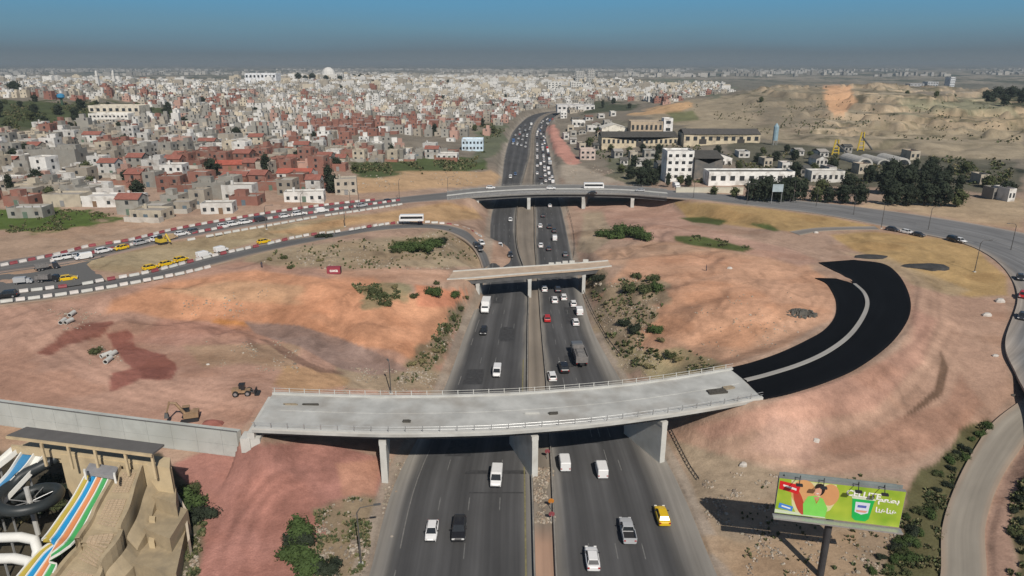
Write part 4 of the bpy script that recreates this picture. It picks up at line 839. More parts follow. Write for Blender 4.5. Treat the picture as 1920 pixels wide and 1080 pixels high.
block('office_building', 'long white low building with dark openings behind the roadside trees', 'building', (1408, 346), 160, 5.2, 10, 0, (.76, .76, .73), DKR, 1, 9)
block('office_building', 'small white building with a row of small windows right of the long white one', 'building', (1551, 342), 62, 4.6, 8, 0, (.62, .61, .57), (.35, .34, .31), 1, 6)
block('boundary_wall', 'low cream wall beside the far road, left of the round tree', 'wall', (1330, 362), 130, 2.2, .5, .0, (.52, .49, .42), (.5, .48, .42), gable=None) if False else None
x, y, z = place(1330, 361); q = MB(); q.box(0, 0, -1, 126/pxm(y, z), .4, 3.2); q.box(0, 0, 2.204, 126/pxm(y, z), .6, .15); o = q.build('boundary_wall', mat('cream_wall', (.52, .49, .40), noise=.1, scale=.5)); o.location = (x, y, z); tag(o, 'low cream boundary wall beside the far road in front of the white buildings', 'wall')
for k, (px, w) in enumerate(((1622, 30), (1658, 26), (1693, 30))):
    x, y, z = place(px, 309); W_ = w/pxm(y, z); root = empty('arched_shed', (x, y, z)); n = 12; ring = [(W_/2*math.cos(math.pi*i/n), W_*.42*math.sin(math.pi*i/n)) for i in range(n+1)]
    q = MB(); q.loft([[(a, yy_, b) for a, b in ring] for yy_ in (0, 22)]); o = q.build('wall', mat('grey_vault', (.42, .41, .38), noise=.2)); o.parent = root; fix_normals(o)
    q = MB(); q.add([(a*.75, -.05, b*.75) for a, b in ring], [tuple(range(n+1))[::-1]]); o = q.build('opening', glass, root); fix_normals(o)
    tag(root, 'arched concrete shed at the foot of the quarry, %s of three' % ('leftmost', 'middle', 'rightmost')[k], 'shed', 'arched sheds')
block('civic_building', 'pale blue and white two-storey building with blue glass beside the far highway', 'building', (886, 283), 40, 7, 12, 0, (.55, .68, .78), (.75, .78, .8), 2, 6)
block('school_building', 'long white building on the skyline above the town', 'building', (490, 160), 58, 22, 30, 0, (.78, .80, .82), (.7, .7, .7), 2, 8)
block('warehouse', 'long cream roofless warehouse wall on the left hillside', 'warehouse', (215, 213), 95, 6, 18, 0, (.66, .60, .50), (.55, .52, .45), 1, 8)
block('warehouse', 'white low building with many small windows in the upper left of the town', 'building', (205, 230), 74, 6, 12, 0, (.74, .72, .67), (.5, .48, .44), 2, 10)
block('factory', 'long white factory beside the bend of the far highway', 'factory', (1080, 208), 70, 6, 30, 0, (.68, .67, .65), (.35, .35, .35), 1, 8)
block('factory', 'white factory hall just left of the far highway bend', 'factory', (967, 198), 50, 9, 40, 0, (.70, .69, .66), (.62, .62, .6), 1, 6)
block('house', 'pale house with a walled yard between the pink bank and the cream warehouse', 'house', (1102, 300), 28, 6, 9, 0, (.55, .45, .40), (.4, .36, .33), 2, 3)
block('house', 'small white house beside the top of the pink bank', 'house', (1085, 238), 24, 5, 8, 0, (.72, .71, .68), (.5, .5, .5), 1, 3)
block('house', 'small cube-shaped white house where the highway bends out of sight', 'house', (1057, 222), 12, 6, 8, 0, (.74, .73, .7), (.6, .6, .6), 2, 2)
for k, (px, py, w, hm, col_, lab) in enumerate(((1087, 157, 16, 30, (.5, .5, .48), 'left of four far grey tower blocks on the skyline right of centre'), (1108, 157, 14, 32, (.47, .47, .45), 'right of four far grey tower blocks on the skyline right of centre'),
        (1040, 170, 26, 18, (.68, .67, .63), 'wide white apartment block in the far town, left of the white pair'), (1080, 172, 20, 20, (.72, .71, .67), 'white apartment block in the far town with narrow bays'),
        (1716, 176, 26, 14, (.40, .41, .42), 'long pale apartment block behind the quarry ridge'), (1745, 176, 20, 18, (.44, .46, .48), 'pair of pale towers behind the quarry ridge'), (1781, 176, 9, 30, (.62, .65, .68), 'tall slim white tower behind the quarry ridge'))):
    x, y = (px-960)/F*1.03*1500*.98, 1500.0
    if px < 1300: x, y, z = place(px, py)
    else: x, y = (px-960)/F*1330, 1380.; z = float(H(x, y)[0]); hm = hm*.75+4
    r = block('apartment_building', lab, 'building', (px, py), w, hm, 18, 0, col_, (.5, .5, .5), max(4, int(hm/4)), 4, w=w/pxm(y, z)); r.location = (x, y, z)
SHED = sorted([(1062,262,10),(1075,256,12),(1092,252,14),(1110,247,18),(1075,270,12),(1092,282,12),(1118,240,16),(1140,236,14),(1070,246,12),(1092,238,10),(1125,256,10),(1118,282,10),(1160,296,16),(1188,300,14),(1218,298,20),(1205,312,24),(1170,310,14),(1240,318,12),(1395,296,20),(1440,312,16),(1475,318,18),(1540,312,22),(1510,330,20),(1500,292,14),(1545,296,16),(1590,286,14),(1715,300,18),(1845,345,16),(1895,378,14),(1868,374,16),(1080,228,14),(1105,226,14),(1128,222,12),(1150,218,10),(1620,326,22),(1560,330,14)])
for k, (px, py, w) in enumerate(SHED):
    c_ = random.choice(((.55, .54, .51), (.36, .35, .32), (.46, .41, .33), (.62, .61, .58), (.24, .23, .21))); g_ = random.choice((1.4, -1.2, 0, 0))
    block('shed', '%s small low shed from the left between the far highway and the quarry' % ordn(k), 'shed', (px, py), w, random.uniform(2.8, 4.5), random.uniform(6, 12), random.uniform(-.1, .1), c_, random.choice(((.13, .125, .115), (.35, .33, .3), (.22, .12, .09), (.09, .09, .085))), 1, max(1, w//7), gable=g_, group='small sheds and houses of the industrial belt')
# domed building and its minaret on the hill, slim minarets over the town
x, y, z = place(617, 150); root = empty('domed_building', (x, y, z)); tag(root, 'white domed building on the wooded hilltop above the town', 'building'); q = MB(); q.box(0, 0, -4, 46, 30, 16); q.build('wall', trim, root)
q = MB(); q.loft([[(15*math.cos(t)*math.cos(2*math.pi*k/12), 15*math.cos(t)*math.sin(2*math.pi*k/12), 12+15*math.sin(t)) for k in range(12)] for t in (0, .4, .8, 1.2, 1.5)]); q.build('dome', trim, root)
for px, py, hm, lab in ((216, 162, 26, 'slim white minaret on the left of the far skyline'), (186, 168, 26, 'slim cream minaret further left on the far town skyline'), (692, 222, 22, 'slim pale minaret rising among the houses in mid-town'), (1693, 170, 9, 'small white tank tower at the quarry ridge end')):
    x, y, z = place(px, py); root = empty('minaret', (x, y, z)); tag(root, lab, 'tower'); q = MB(); q.box(0, 0, -2, 4.2, 4.2, 2+hm*.75); q.box(0, 0, hm*.75+.002, 5.4, 5.4, 1); q.build('shaft', trim, root); q = MB(); q.box(0, 0, hm*.75+1.004, 2.8, 2.8, hm*.2); q.box(0, 0, hm*.95+1.006, 2.8, 2.8, 2.2, taper=.05); q.build('lantern', trim, root)
# blue water tower, blue silo and yellow hoists by the sheds
blue = mat('blue_paint', (.05, .25, .45), .5, noise=.1); yel = mat('yellow_paint', (.55, .40, .05), .6, noise=.15)
x, y, z = place(117, 197); root = empty('water_tower', (x, y, z)); tag(root, 'bright blue water tower standing above the dark scrub at the upper left', 'water tower'); q = MB(); q.tube([(0, 0, -1), (0, 0, 9)], 1.6, 8); q.build('shaft', mat('dark_green_paint', (.05, .09, .06)), root); q = MB(); q.tube([(0, 0, 9), (0, 0, 11), (0, 0, 15), (0, 0, 16.5)], [2.2, 5, 5, 1], 12); q.build('tank', blue, root); root.scale = (.62,)*3
x, y, z = place(1452, 272); root = empty('silo', (x, y, z)); tag(root, 'tall pale blue steel silo on legs right of the cream warehouse', 'silo'); q = MB(); q.tube([(0, 0, 3), (0, 0, 12), (0, 0, 14)], [1.7, 1.7, .4], 10); q.build('tank', mat('pale_blue_steel', (.25, .36, .42), .5), root)
for a_, b_ in ((-1, -1), (1, -1), (1, 1), (-1, 1)): q = MB(); q.box(a_*1.1, b_*1.1, -1, .25, .25, 4.2); q.build('leg', steel, root)
for px, py, hm, lab in ((1566, 290, 9, 'yellow crushing hoist beside the dark sheds, left of the two yellow ones'), (1613, 283, 12, 'taller yellow hoist at the foot of the quarry')):
    x, y, z = place(px, py); root = empty('hoist', (x, y, z)); tag(root, lab, 'hoist'); q = MB()
    for a_ in (-1.6, 1.6): q.tube([(a_*1.3, 0, -.5), (a_*.5, 0, hm)], .45, 5)
    for k in range(4): q.box(0, 0, 1+k*hm/5, 3.6-.5*k, .4, .4)
    q.build('frame', yel, root); q = MB(); q.tube([(0, 0, hm*.75), (7, -1, 1)], .6, 6); q.build('chute', darkc, root)
# ================================================================ trees and shrubs
def leafm(name, c): return mat(name, c, .8, noise=.35, scale=.35, spec=.15)
LF = {'dark': leafm('dark_foliage', (.028, .037, .023)), 'olive': leafm('olive_foliage', (.07, .082, .036)), 'green': leafm('green_foliage', (.055, .085, .028)), 'dry': leafm('dry_foliage', (.17, .15, .075))}
bark = mat('bark', (.12, .09, .065), .9, noise=.3, scale=2)
def crown_mesh(name, m, lobes, nleaf, ls, seed):
    """lobes: (x,y,z, rx,ry,rz); leaf clumps are small bent quads scattered in each lobe's outer volume"""
    r = random.Random(seed); q = MB(); tot = sum(l[3]*l[5] for l in lobes)
    for lx, ly, lz, ax, ay, az in lobes:
        for _ in range(int(nleaf*ax*az/tot)):
            while True:
                u = Vector((r.gauss(0, 1), r.gauss(0, 1), r.gauss(0, 1)))
                if u.length > .1: break
            u.normalize(); k = r.uniform(.55, 1.06)*(1+.18*math.sin(5*u.x+seed)+.15*math.sin(7*u.z+2*u.y+seed)); c = Vector((lx+u.x*ax*k, ly+u.y*ay*k, lz+u.z*az*k))
            if c.z < .05: continue
            n = (u+Vector((r.uniform(-.8, .8), r.uniform(-.8, .8), r.uniform(-.3, 1)))).normalized(); t = n.orthogonal().normalized(); b = n.cross(t); s_ = ls*r.uniform(.5, 1.3); an = r.uniform(0, 6.28)
            t, b = t*math.cos(an)+b*math.sin(an), b*math.cos(an)-t*math.sin(an)
            q.add([c-t*s_, c+b*s_*.6+n*s_*.2, c+t*s_*1.1, c-b*s_*.7+n*s_*.12], [(0, 1, 2, 3)])
    for lx, ly, lz, ax, ay, az in lobes:      # solid shade-giving core added inside each lobe
        q.loft([[(lx+ax*.62*math.cos(2*math.pi*k/7)*w, ly+ay*.62*math.sin(2*math.pi*k/7)*w, lz+az*.62*h) for k in range(7)] for h, w in ((-1, .2), (-.5, .85), (.2, 1), (.8, .6), (1, .15))])
    return q.mesh(name, m)
def trunk_mesh(h, r0, lobes):
    q = MB(); q.tube([(0, 0, -.6), (.05*h*.2, 0, h*.5), (0, 0, h)], [r0*1.3, r0, r0*.55], 7)
    for l in lobes[:4]: q.tube([(0, 0, h*.55), (l[0]*.6, l[1]*.6, l[2]*.8), (l[0], l[1], l[2])], [r0*.5, r0*.3, r0*.12], 5)
    return q.mesh('trunk', bark)
def lobes_tree(R_, h, n, seed, flat=.75):
    r = random.Random(seed); o = [(0, 0, h-R_*flat*.7, R_*.72, R_*.72, R_*flat*.8)]
    for i in range(n):
        a = 2*math.pi*i/n+r.uniform(-.4, .4); d_ = R_*r.uniform(.45, .62); s = R_*r.uniform(.38, .52); o.append((d_*math.cos(a), d_*math.sin(a), h-R_*flat*r.uniform(.8, 1.5), s, s, s*flat*1.1))
    for i in range(4):
        a = 1.57*i+r.uniform(-.4, .4); o.append((R_*.42*math.cos(a), R_*.42*math.sin(a), h*.3, R_*.42, R_*.42, h*.24))
    return o
TP = {}
for key, m, R_, h, n, nl, ls, th_ in (('round0', 'dark', 5.0, 11, 7, 1100, .55, 5), ('round1', 'dark', 5.4, 12, 8, 1100, .55, 6), ('round2', 'olive', 4.2, 9, 6, 900, .5, 4), ('tall0', 'dark', 3.2, 14, 6, 900, .5, 6), ('tall1', 'olive', 2.8, 12, 5, 800, .45, 5)):
    lb = lobes_tree(R_, h, n, hash_ := len(key)*7+int(key[-1])*13+n, .75 if 'round' in key else 1.25)
    if 'tall' in key: lb += [(0, 0, h*.45, R_*.7, R_*.7, h*.28)]
    TP[key] = (crown_mesh('crown', LF[m], lb, nl, ls, hash_), trunk_mesh(th_+1, .35, lb))
def lobes_bush(n, seed, sx_=1, h=1.0):
    r = random.Random(seed); return [(r.uniform(-1, 1)*sx_, r.uniform(-.7, .7), h*r.uniform(.35, .6), r.uniform(.5, .8), r.uniform(.45, .7), h*r.uniform(.4, .62)) for _ in range(n)]
for key, m, n, sx_, nl, ls, h in (('bush0', 'green', 6, .9, 1100, .11, 1.1), ('bush1', 'olive', 6, .8, 900, .11, 1.0), ('bush2', 'dark', 7, 1.1, 1000, .12, 1.2), ('bush3', 'dry', 5, .8, 600, .10, .8), ('bush4', 'green', 9, 1.5, 1600, .10, .9)):
    lb = lobes_bush(n, 31+n+int(key[-1])*5, sx_, h); q = MB()
    for l in lb[:5]: q.tube([(0, 0, -.3), (l[0]*.5, l[1]*.5, l[2]*.6), (l[0], l[1], l[2])], [.07, .05, .02], 5)
    TP[key] = (crown_mesh('leaves', LF[m], lb, nl, ls, 5+n), q.mesh('stem', bark))
def plant(name, key, x, y, z, s, label, cat, group=None, sz=None, parts=True):
    root = empty(name, (x, y, z), random.uniform(0, 6.28)); root.scale = (s, s, s*(sz or 1)); tag(root, label, cat, group)
    c = link(TP[key][0].name.split('.')[0], TP[key][0], root); t = link('stem' if 'bush' in key else 'trunk', TP[key][1], root); return root
def rowlab(L_, fmt):
    for i, o in enumerate(L_): o['label'] = fmt % ordn(i)
# dark roadside wood on the right: rows
rows = [((1408, 378), [(1412, 377, 'round0', 1.2), (1436, 378, 'round1', 1.25), (1462, 379, 'round0', 1.1), (1484, 378, 'round1', 1.0), (1505, 376, 'tall0', .9), (1530, 379, 'round2', 1.0), (1552, 380, 'round0', .85), (1580, 382, 'round1', .95), (1610, 383, 'round0', 1.05), (1640, 384, 'round1', 1.1), (1672, 385, 'round0', 1.0), (1702, 386, 'round1', 1.15), (1732, 386, 'round0', 1.2), (1764, 387, 'round1', 1.2), (1795, 388, 'round2', 1.1), (1830, 388, 'round0', .85)], '%s dark tree from the left in the front row beside the far road'),
        (0, [(1540, 362, 'round2', .8), (1590, 360, 'round0', 1.0), (1625, 362, 'round1', 1.05), (1660, 364, 'round0', 1.15), (1695, 364, 'round1', 1.3), (1725, 365, 'tall0', 1.2), (1760, 366, 'round0', 1.4), (1795, 368, 'tall0', 1.2), (1825, 370, 'tall1', 1.2), (1885, 372, 'round1', .95), (1470, 358, 'round0', .8)], '%s dark tree from the left in the second row behind the far road'),
        (0, [(1600, 338, 'round2', .9), (1630, 342, 'round0', 1.0), (1670, 342, 'round1', 1.1), (1705, 342, 'round0', 1.2), (1740, 343, 'round1', 1.3), (1775, 345, 'tall0', 1.1), (1820, 348, 'tall1', 1.4), (1850, 352, 'round2', 1.0), (1490, 330, 'round0', .8), (1525, 325, 'round2', .8), (1560, 322, 'round0', .7)], '%s dark tree from the left in the third row of the roadside wood'),
        (0, [(1745, 320, 'round0', 1.0), (1780, 318, 'round1', 1.0), (1715, 325, 'tall0', .9), (1810, 325, 'round2', .9), (1420, 305, 'round0', .7), (1455, 302, 'round1', .7), (1490, 300, 'round0', .7), (1520, 298, 'round2', .7), (1430, 288, 'round2', .6), (1475, 285, 'round0', .6), (1385, 318, 'round2', .6)], '%s dark tree from the left in the back row below the quarry')]
for _, L_, fmt in rows:
    L_ = sorted(L_); PP = places([(a, b) for a, b, c_, s in L_]); os_ = []
    for n_i, ((a, b, k_, s), p) in enumerate(zip(L_, PP)):
      if n_i % 6 != 3 or a < 1500: os_.append(plant('tree', k_, p[0], p[1], p[2], s*random.uniform(.70, .95)*(1 if a < 1700 else .80), '', 'tree', 'trees of the dark roadside wood'))
    rowlab(os_, fmt)
def group(L_, fmt, grp, name='tree', cat='tree', mul=1.0, sz=None):
    L_ = sorted(L_); PP = places([(t[0], t[1]) for t in L_]); os_ = []
    for t, p in zip(L_, PP): os_.append(plant(name, t[2], p[0], p[1], p[2], t[3]*mul, '', cat, grp, sz))
    if len(os_) == 1: os_[0]['label'] = fmt
    else: rowlab(os_, fmt)
group([(1165, 325, 'round2', .6), (1182, 336, 'round0', .65), (1203, 349, 'round1', .85), (1222, 348, 'round0', .8), (1238, 332, 'round2', .7), (1252, 350, 'tall0', .5), (1190, 312, 'round0', .6), (1212, 322, 'round1', .6), (1230, 310, 'tall0', .6), (1275, 346, 'round2', .5), (1290, 350, 'round0', .5), (1180, 290, 'round2', .6), (1205, 286, 'round0', .55), (1235, 288, 'round1', .55), (1145, 285, 'round2', .6), (1125, 268, 'tall0', .5), (1345, 290, 'round0', .55), (1282, 262, 'round0', .75), (1310, 268, 'round2', .5)], '%s dark green tree from the left around the white four-storey building', 'trees between the highway and the warehouses')
group([(1338, 366, 'round2', .45), (1377, 370, 'round2', .5)], '%s small round tree from the left at the foot of the cream boundary wall', 'small trees at the boundary wall')
group([(617, 352, 'tall0', .75), (624, 362, 'round0', .75), (630, 318, 'round0', .6), (666, 322, 'round2', .5)], '%s tree from the left beside the dirt lane at the town edge', 'trees by the lane')
tt = [(600, 200), (346, 232), (150, 208), (300, 280), (255, 262), (236, 275), (560, 302), (500, 330), (706, 212), (766, 218), (784, 221), (710, 250), (948, 190), (972, 178), (640, 170), (560, 180), (830, 190), (870, 200), (925, 205), (1000, 190), (890, 245), (905, 238), (915, 228), (925, 250), (70, 345), (88, 262), (172, 352), (165, 330), (240, 345), (20, 360), (28, 300), (50, 290), (5, 310), (400, 330), (225, 250), (445, 260), (505, 285), (590, 270), (690, 290), (540, 225), (480, 215), (420, 200), (380, 195), (655, 240), (735, 300), (815, 255), (850, 230), (780, 200), (1105, 200), (1130, 203), (1150, 195), (1180, 203), (1105, 275), (1120, 250), (1160, 262), (95, 372), (260, 372), (210, 300)]
group([(a, b, random.choice(('round0', 'round1', 'round2', 'tall0')), random.uniform(.5, .85)) for a, b in tt], '%s tree counted from the left among the houses of the town', 'trees among the houses')
tt = [(random.uniform(-20, 330), random.uniform(186, 245)) for _ in range(64)]; tt = [(a, b) for a, b in tt if not (b > 225 and a > 180) and not (90 < a < 330 and b < 200)]
group([(a, b, random.choice(('round0', 'round1', 'round2', 'bush2')), random.uniform(.45, .8)*(1 if 1 else 1)) for a, b in tt]+[(30, 180, 'round1', 1.5), (38, 182, 'round0', 1.3)], '%s dark tree from the left on the scrubby hillside at the upper left', 'trees of the dark hillside')
tt = [(1850+8*i+random.uniform(-3, 3), 180+random.uniform(0, 22)) for i in range(14)]
group([(a, b, 'round1', random.uniform(.9, 1.4)) for a, b in tt], '%s dark tree from the left on the ridge at the far right', 'trees of the right ridge')
tt = [(1460+random.uniform(0, 110), 162+random.uniform(0, 8)) for i in range(8)]+[(1630+i*9, 168-i*.8) for i in range(6)]+[(1420, 175), (1427, 192), (1700, 182), (1725, 182), (1755, 182), (1790, 183)]
group([(a, b, 'round2', random.uniform(.4, .7)) for a, b in tt], '%s small tree from the left along the crest of the quarry', 'small trees on the quarry crest')
group([(560+13*i, 152+random.uniform(-3, 2), 'round1', random.uniform(1.0, 1.6)) for i in range(11)]+[(700+14*i, 158, 'round0', random.uniform(.7, 1.2)) for i in range(14)], '%s dark tree from the left along the wooded skyline of the town', 'trees on the town skyline')
# shrubs near the roads and slopes
group([(1140, 446, 'bush4', 3.0), (1165, 444, 'bush4', 3.6), (1190, 446, 'bush0', 3.4), (1178, 437, 'bush4', 3.2), (1208, 448, 'bush0', 2.4)], '%s shrub from the left in the big green clump right of the highway', 'big green shrub clump', 'shrub', 'shrub')
group([(760, 470, 'bush4', 2.6), (785, 472, 'bush4', 3.0), (812, 462, 'bush0', 2.4), (832, 456, 'bush2', 1.6), (742, 474, 'bush1', 1.5)], '%s shrub from the left in the green clump above the middle bridge', 'green shrub clump left of the highway', 'shrub', 'shrub')
group([(812, 552, 'bush0', 1.9), (851, 556, 'bush0', 1.3), (779, 558, 'bush1', 1.0), (716, 556, 'bush1', 1.4), (722, 572, 'bush1', 1.3), (700, 548, 'bush1', 1.1), (680, 545, 'bush3', 1.2), (820, 532, 'bush1', .8), (740, 540, 'bush3', 1.0)], '%s shrub from the left below the left end of the earth-covered bridge', 'shrubs left of the middle bridge', 'shrub', 'shrub')
group([(1108, 530, 'bush2', 1.6), (1122, 522, 'bush2', 1.5), (1185, 545, 'bush1', 1.9), (1205, 548, 'bush1', 1.9), (1232, 543, 'bush0', 1.8), (1222, 525, 'bush1', 1.6), (1192, 522, 'bush1', 1.4)], '%s shrub from the left right of the earth-covered bridge', 'shrubs right of the middle bridge', 'shrub', 'shrub')
group([(1170, 610, 'bush2', 1.3), (1188, 622, 'bush2', 1.5), (1229, 622, 'bush0', 1.5), (1258, 668, 'bush1', 1.2), (1272, 676, 'bush3', 1.0), (1215, 690, 'bush3', .9), (1240, 640, 'bush3', .9)], '%s shrub from the left on the stony slope above the bridge in front', 'shrubs on the right stony slope', 'shrub', 'shrub')
group([(792, 680, 'bush3', 1.1), (815, 660, 'bush3', .9), (822, 640, 'bush1', .8), (835, 622, 'bush1', .9), (848, 600, 'bush1', .9), (862, 580, 'bush1', .9), (773, 685, 'bush3', .9), (870, 566, 'bush1', 1.0)], '%s low shrub from the left down the rocky edge of the left carriageway', 'low shrubs by the left carriageway', 'shrub', 'shrub')
group([(364, 950, 'bush0', 2.3), (382, 975, 'bush2', 1.5), (358, 925, 'bush1', 1.2)], '%s green shrub from the left beside the tan water park wall', 'shrubs by the water park wall', 'shrub', 'shrub')
group([(568, 1000, 'bush0', 2.0), (548, 1055, 'bush0', 1.8), (585, 1062, 'bush0', 2.1), (612, 1072, 'bush2', 1.6), (560, 1028, 'bush2', 1.6)], '%s shrub from the left in the dark clump on the red soil in front', 'dark shrub clump on the red soil', 'shrub', 'shrub')
group([(183, 662, 'bush1', 1.1), (600, 446, 'bush2', 1.3), (616, 446, 'bush2', 1.1), (532, 486, 'bush1', 1.0), (546, 503, 'bush1', .8), (600, 490, 'bush3', .8), (505, 488, 'bush3', .9)], '%s small bush from the left on the left-hand earthworks', 'small bushes on the earthworks', 'shrub', 'shrub')
tt = []
for k in range(34):
    t = random.random(); a = 1850-190*t**.8+random.uniform(-24, 26)*(.4+t); b = 800+285*t; tt.append((a, b, random.choice(('bush2', 'bush1', 'bush0')), random.uniform(.5, .95)))
group(tt, '%s shrub from the left in the overgrown strip left of the gravel road', 'shrubs of the overgrown strip', 'shrub', 'shrub')
group([(1900+random.uniform(-4, 30), 900+20*k, random.choice(('bush2', 'bush1')), random.uniform(.4, .8)) for k in range(9)], '%s shrub from the left at the right edge of the gravel road', 'shrubs right of the gravel road', 'shrub', 'shrub')
# ---- loose stones and tufts: nobody could count them
def scatter(polys, n, mk_, seed):
    r = np.random.default_rng(seed); out_ = []
    for poly, k in polys:
        P_ = np.array(poly, float); a = r.uniform(P_[:, 0].min(), P_[:, 0].max(), k*6); b = r.uniform(P_[:, 1].min(), P_[:, 1].max(), k*6); m_ = inpoly(poly, a, b) & (fbm(a*1.0, b*1.7+seed*50, 26, 3)+.10*(r.random(k*6)-.5) > .555); out_.append(np.stack([a[m_], b[m_]], 1)[:k])
    return places(np.vstack(out_))
SLOPES = [([(500, 470), (640, 452), (860, 430), (905, 480), (850, 505), (640, 505), (480, 500)], 420), ([(640, 690), (700, 690), (830, 700), (810, 735), (640, 738)], 420), ([(860, 560), (885, 555), (850, 640), (800, 700), (770, 720), (740, 715), (790, 660), (830, 600)], 420), ([(590, 960), (660, 930), (700, 940), (690, 1080), (600, 1080)], 500),
          ([(1100, 520), (1220, 520), (1250, 560), (1200, 650), (1300, 690), (1180, 712), (1120, 600)], 520), ([(1290, 880), (1460, 890), (1500, 960), (1420, 1000), (1330, 980)], 380), ([(1380, 1000), (1680, 1000), (1650, 1080), (1400, 1080)], 320), ([(1000, 880), (1036, 880), (1040, 985), (1003, 985)], 900), ([(340, 560), (500, 540), (520, 600), (340, 590)], 110), ([(1290, 560), (1480, 540), (1500, 640), (1300, 690)], 150), ([(70, 560), (200, 590), (210, 610), (120, 620)], 110), ([(150, 640), (240, 660), (240, 700), (170, 690)], 90), ([(730, 860), (760, 860), (735, 1080), (700, 1080)], 260), ([(380, 640), (560, 640), (560, 700), (400, 690)], 160), ([(340, 980), (375, 960), (372, 1080), (345, 1080)], 160), ([(960, 360), (1010, 370), (1006, 500), (970, 500)], 40), ([(620, 330), (900, 320), (900, 350), (700, 360)], 160), ([(1050, 290), (1240, 345), (1080, 345)], 160)]
PT = scatter(SLOPES, 0, None, 3); q = MB()
for x, y, z in PT:
    if abs(x-3) < 5 and y < 110: z = max(z, .17)
    s = random.uniform(.05, .27)*(1 if y < 170 else 1.5 if y < 300 else 2.2)*(1.7 if random.random() < .05 else 1); n = 5; a0 = random.uniform(0, 6); g_ = random.choice(((.30, .26, .20), (.38, .33, .27), (.20, .165, .13), (.30, .23, .17)))
    q.loft([[(x+s*w*math.cos(a0+2*math.pi*k/n)*random.uniform(.7, 1.1), y+s*w*math.sin(a0+2*math.pi*k/n), z+h*s) for k in range(n)] for h, w in ((-.3, 1), (.25, .9), (.6, .4))], 0, g_)
tag(q.build('rubble', mat('stone', src='attr', noise=.25, scale=2)), 'loose pale stones and rubble strewn over the slopes and median', 'rubble', kind='stuff')
TF = [(SLOPES[0][0], 260), (SLOPES[2][0], 420), (SLOPES[4][0], 480), (SLOPES[3][0], 600), ([(1180, 650), (1300, 660), (1340, 690), (1190, 715)], 240), ([(1840, 790), (1870, 790), (1790, 890), (1760, 1080), (1650, 1080), (1700, 960)], 1800), ([(1895, 910), (1920, 870), (1920, 1080), (1890, 1080)], 500), ([(0, 398), (140, 393), (215, 402), (120, 432), (0, 438)], 600), ([(655, 308), (905, 298), (915, 318), (760, 330), (660, 325)], 700), ([(335, 900), (392, 930), (375, 1080), (340, 1080)], 500), ([(1380, 900), (1700, 890), (1680, 1080), (1400, 1080)], 170), ([(660, 535), (750, 530), (750, 560), (690, 570)], 400), ([(1262, 441), (1320, 443), (1415, 466), (1300, 460)], 300), ([(735, 452), (815, 444), (820, 462), (740, 474)], 300), ([(1400, 280), (1900, 300), (1900, 350), (1400, 340)], 1500), ([(1260, 200), (1560, 175), (1900, 195), (1920, 270), (1420, 250)], 900), ([(1100, 225), (1400, 262), (1400, 340), (1240, 345), (1120, 300)], 900), ([(0, 188), (160, 190), (330, 205), (330, 225), (100, 243), (0, 248)], 2200), ([(890, 235), (955, 228), (930, 290), (890, 300)], 400)]
PT = scatter(TF, 0, None, 4); q = MB()
for x, y, z in PT:
    s = random.uniform(.12, .38)*(1 if y < 130 else 1.6 if y < 250 else 3); c_ = random.choice(((.08, .10, .04), (.11, .115, .05), (.17, .15, .08), (.06, .08, .035)))
    for k in range(4):
        a = random.uniform(0, 6.28); b = random.uniform(.2, .9); dx, dy = math.cos(a), math.sin(a); q.add([(x-dy*s*.5, y+dx*s*.5, z-.05), (x+dy*s*.5, y-dx*s*.5, z-.05), (x+dx*b*s+dy*s*.3, y+dy*b*s-dx*s*.3, z+s*random.uniform(.6, 1.3)), (x+dx*b*s-dy*s*.4, y+dy*b*s+dx*s*.4, z+s*random.uniform(.6, 1.2))], [(0, 1, 2, 3)], 0, c_)
tag(q.build('scrub', mat('scrub_leaf', src='attr', noise=.3, scale=1)), 'low dry scrub and grass tufts covering banks and field edges', 'scrub', kind='stuff')
# ================================================================ vehicles
paint = mat('car_paint', src='object', rough=.35, noise=.04, scale=2, spec=.5, coat=.3)
vglass = mat('vehicle_glass', (.02, .024, .028), .15, noise=.1, spec=.6); tyre = mat('tyre_rubber', (.025, .025, .026), .9, noise=.1); hub = mat('wheel_hub', (.35, .35, .36), .4, metal=.5)
lampw = mat('headlamp_glass', (.7, .7, .68), .2, noise=.02, spec=.6); lampr = mat('tail_lamp_glass', (.35, .02, .02), .3, noise=.02); blackp = mat('black_plastic', (.03, .03, .032), .6, noise=.05)
def ringx(y, hw, z0, z1, ch=.12):
    return [(-hw+ch, y, z0), (hw-ch, y, z0), (hw, y, z0+ch*.8), (hw, y, z1-ch), (hw-ch, y, z1), (-hw+ch, y, z1), (-hw, y, z1-ch), (-hw, y, z0+ch*.8)]
def wheel_mesh(r, w):
    q = MB(); n = 14
    q.loft([[(x, r*k*math.cos(2*math.pi*i/n), r+r*k*math.sin(2*math.pi*i/n)) for i in range(n)] for x, k in ((-w/2, .9), (-w/2+.03, 1), (w/2-.03, 1), (w/2, .9))]); return q.mesh('tyre', tyre)
def hub_mesh(r, w):
    q = MB(); n = 10; q.loft([[(x, r*.58*math.cos(2*math.pi*i/n), r+r*.58*math.sin(2*math.pi*i/n)) for i in range(n)] for x in (-w/2-.012, w/2+.012)]); return q.mesh('hub', hub)
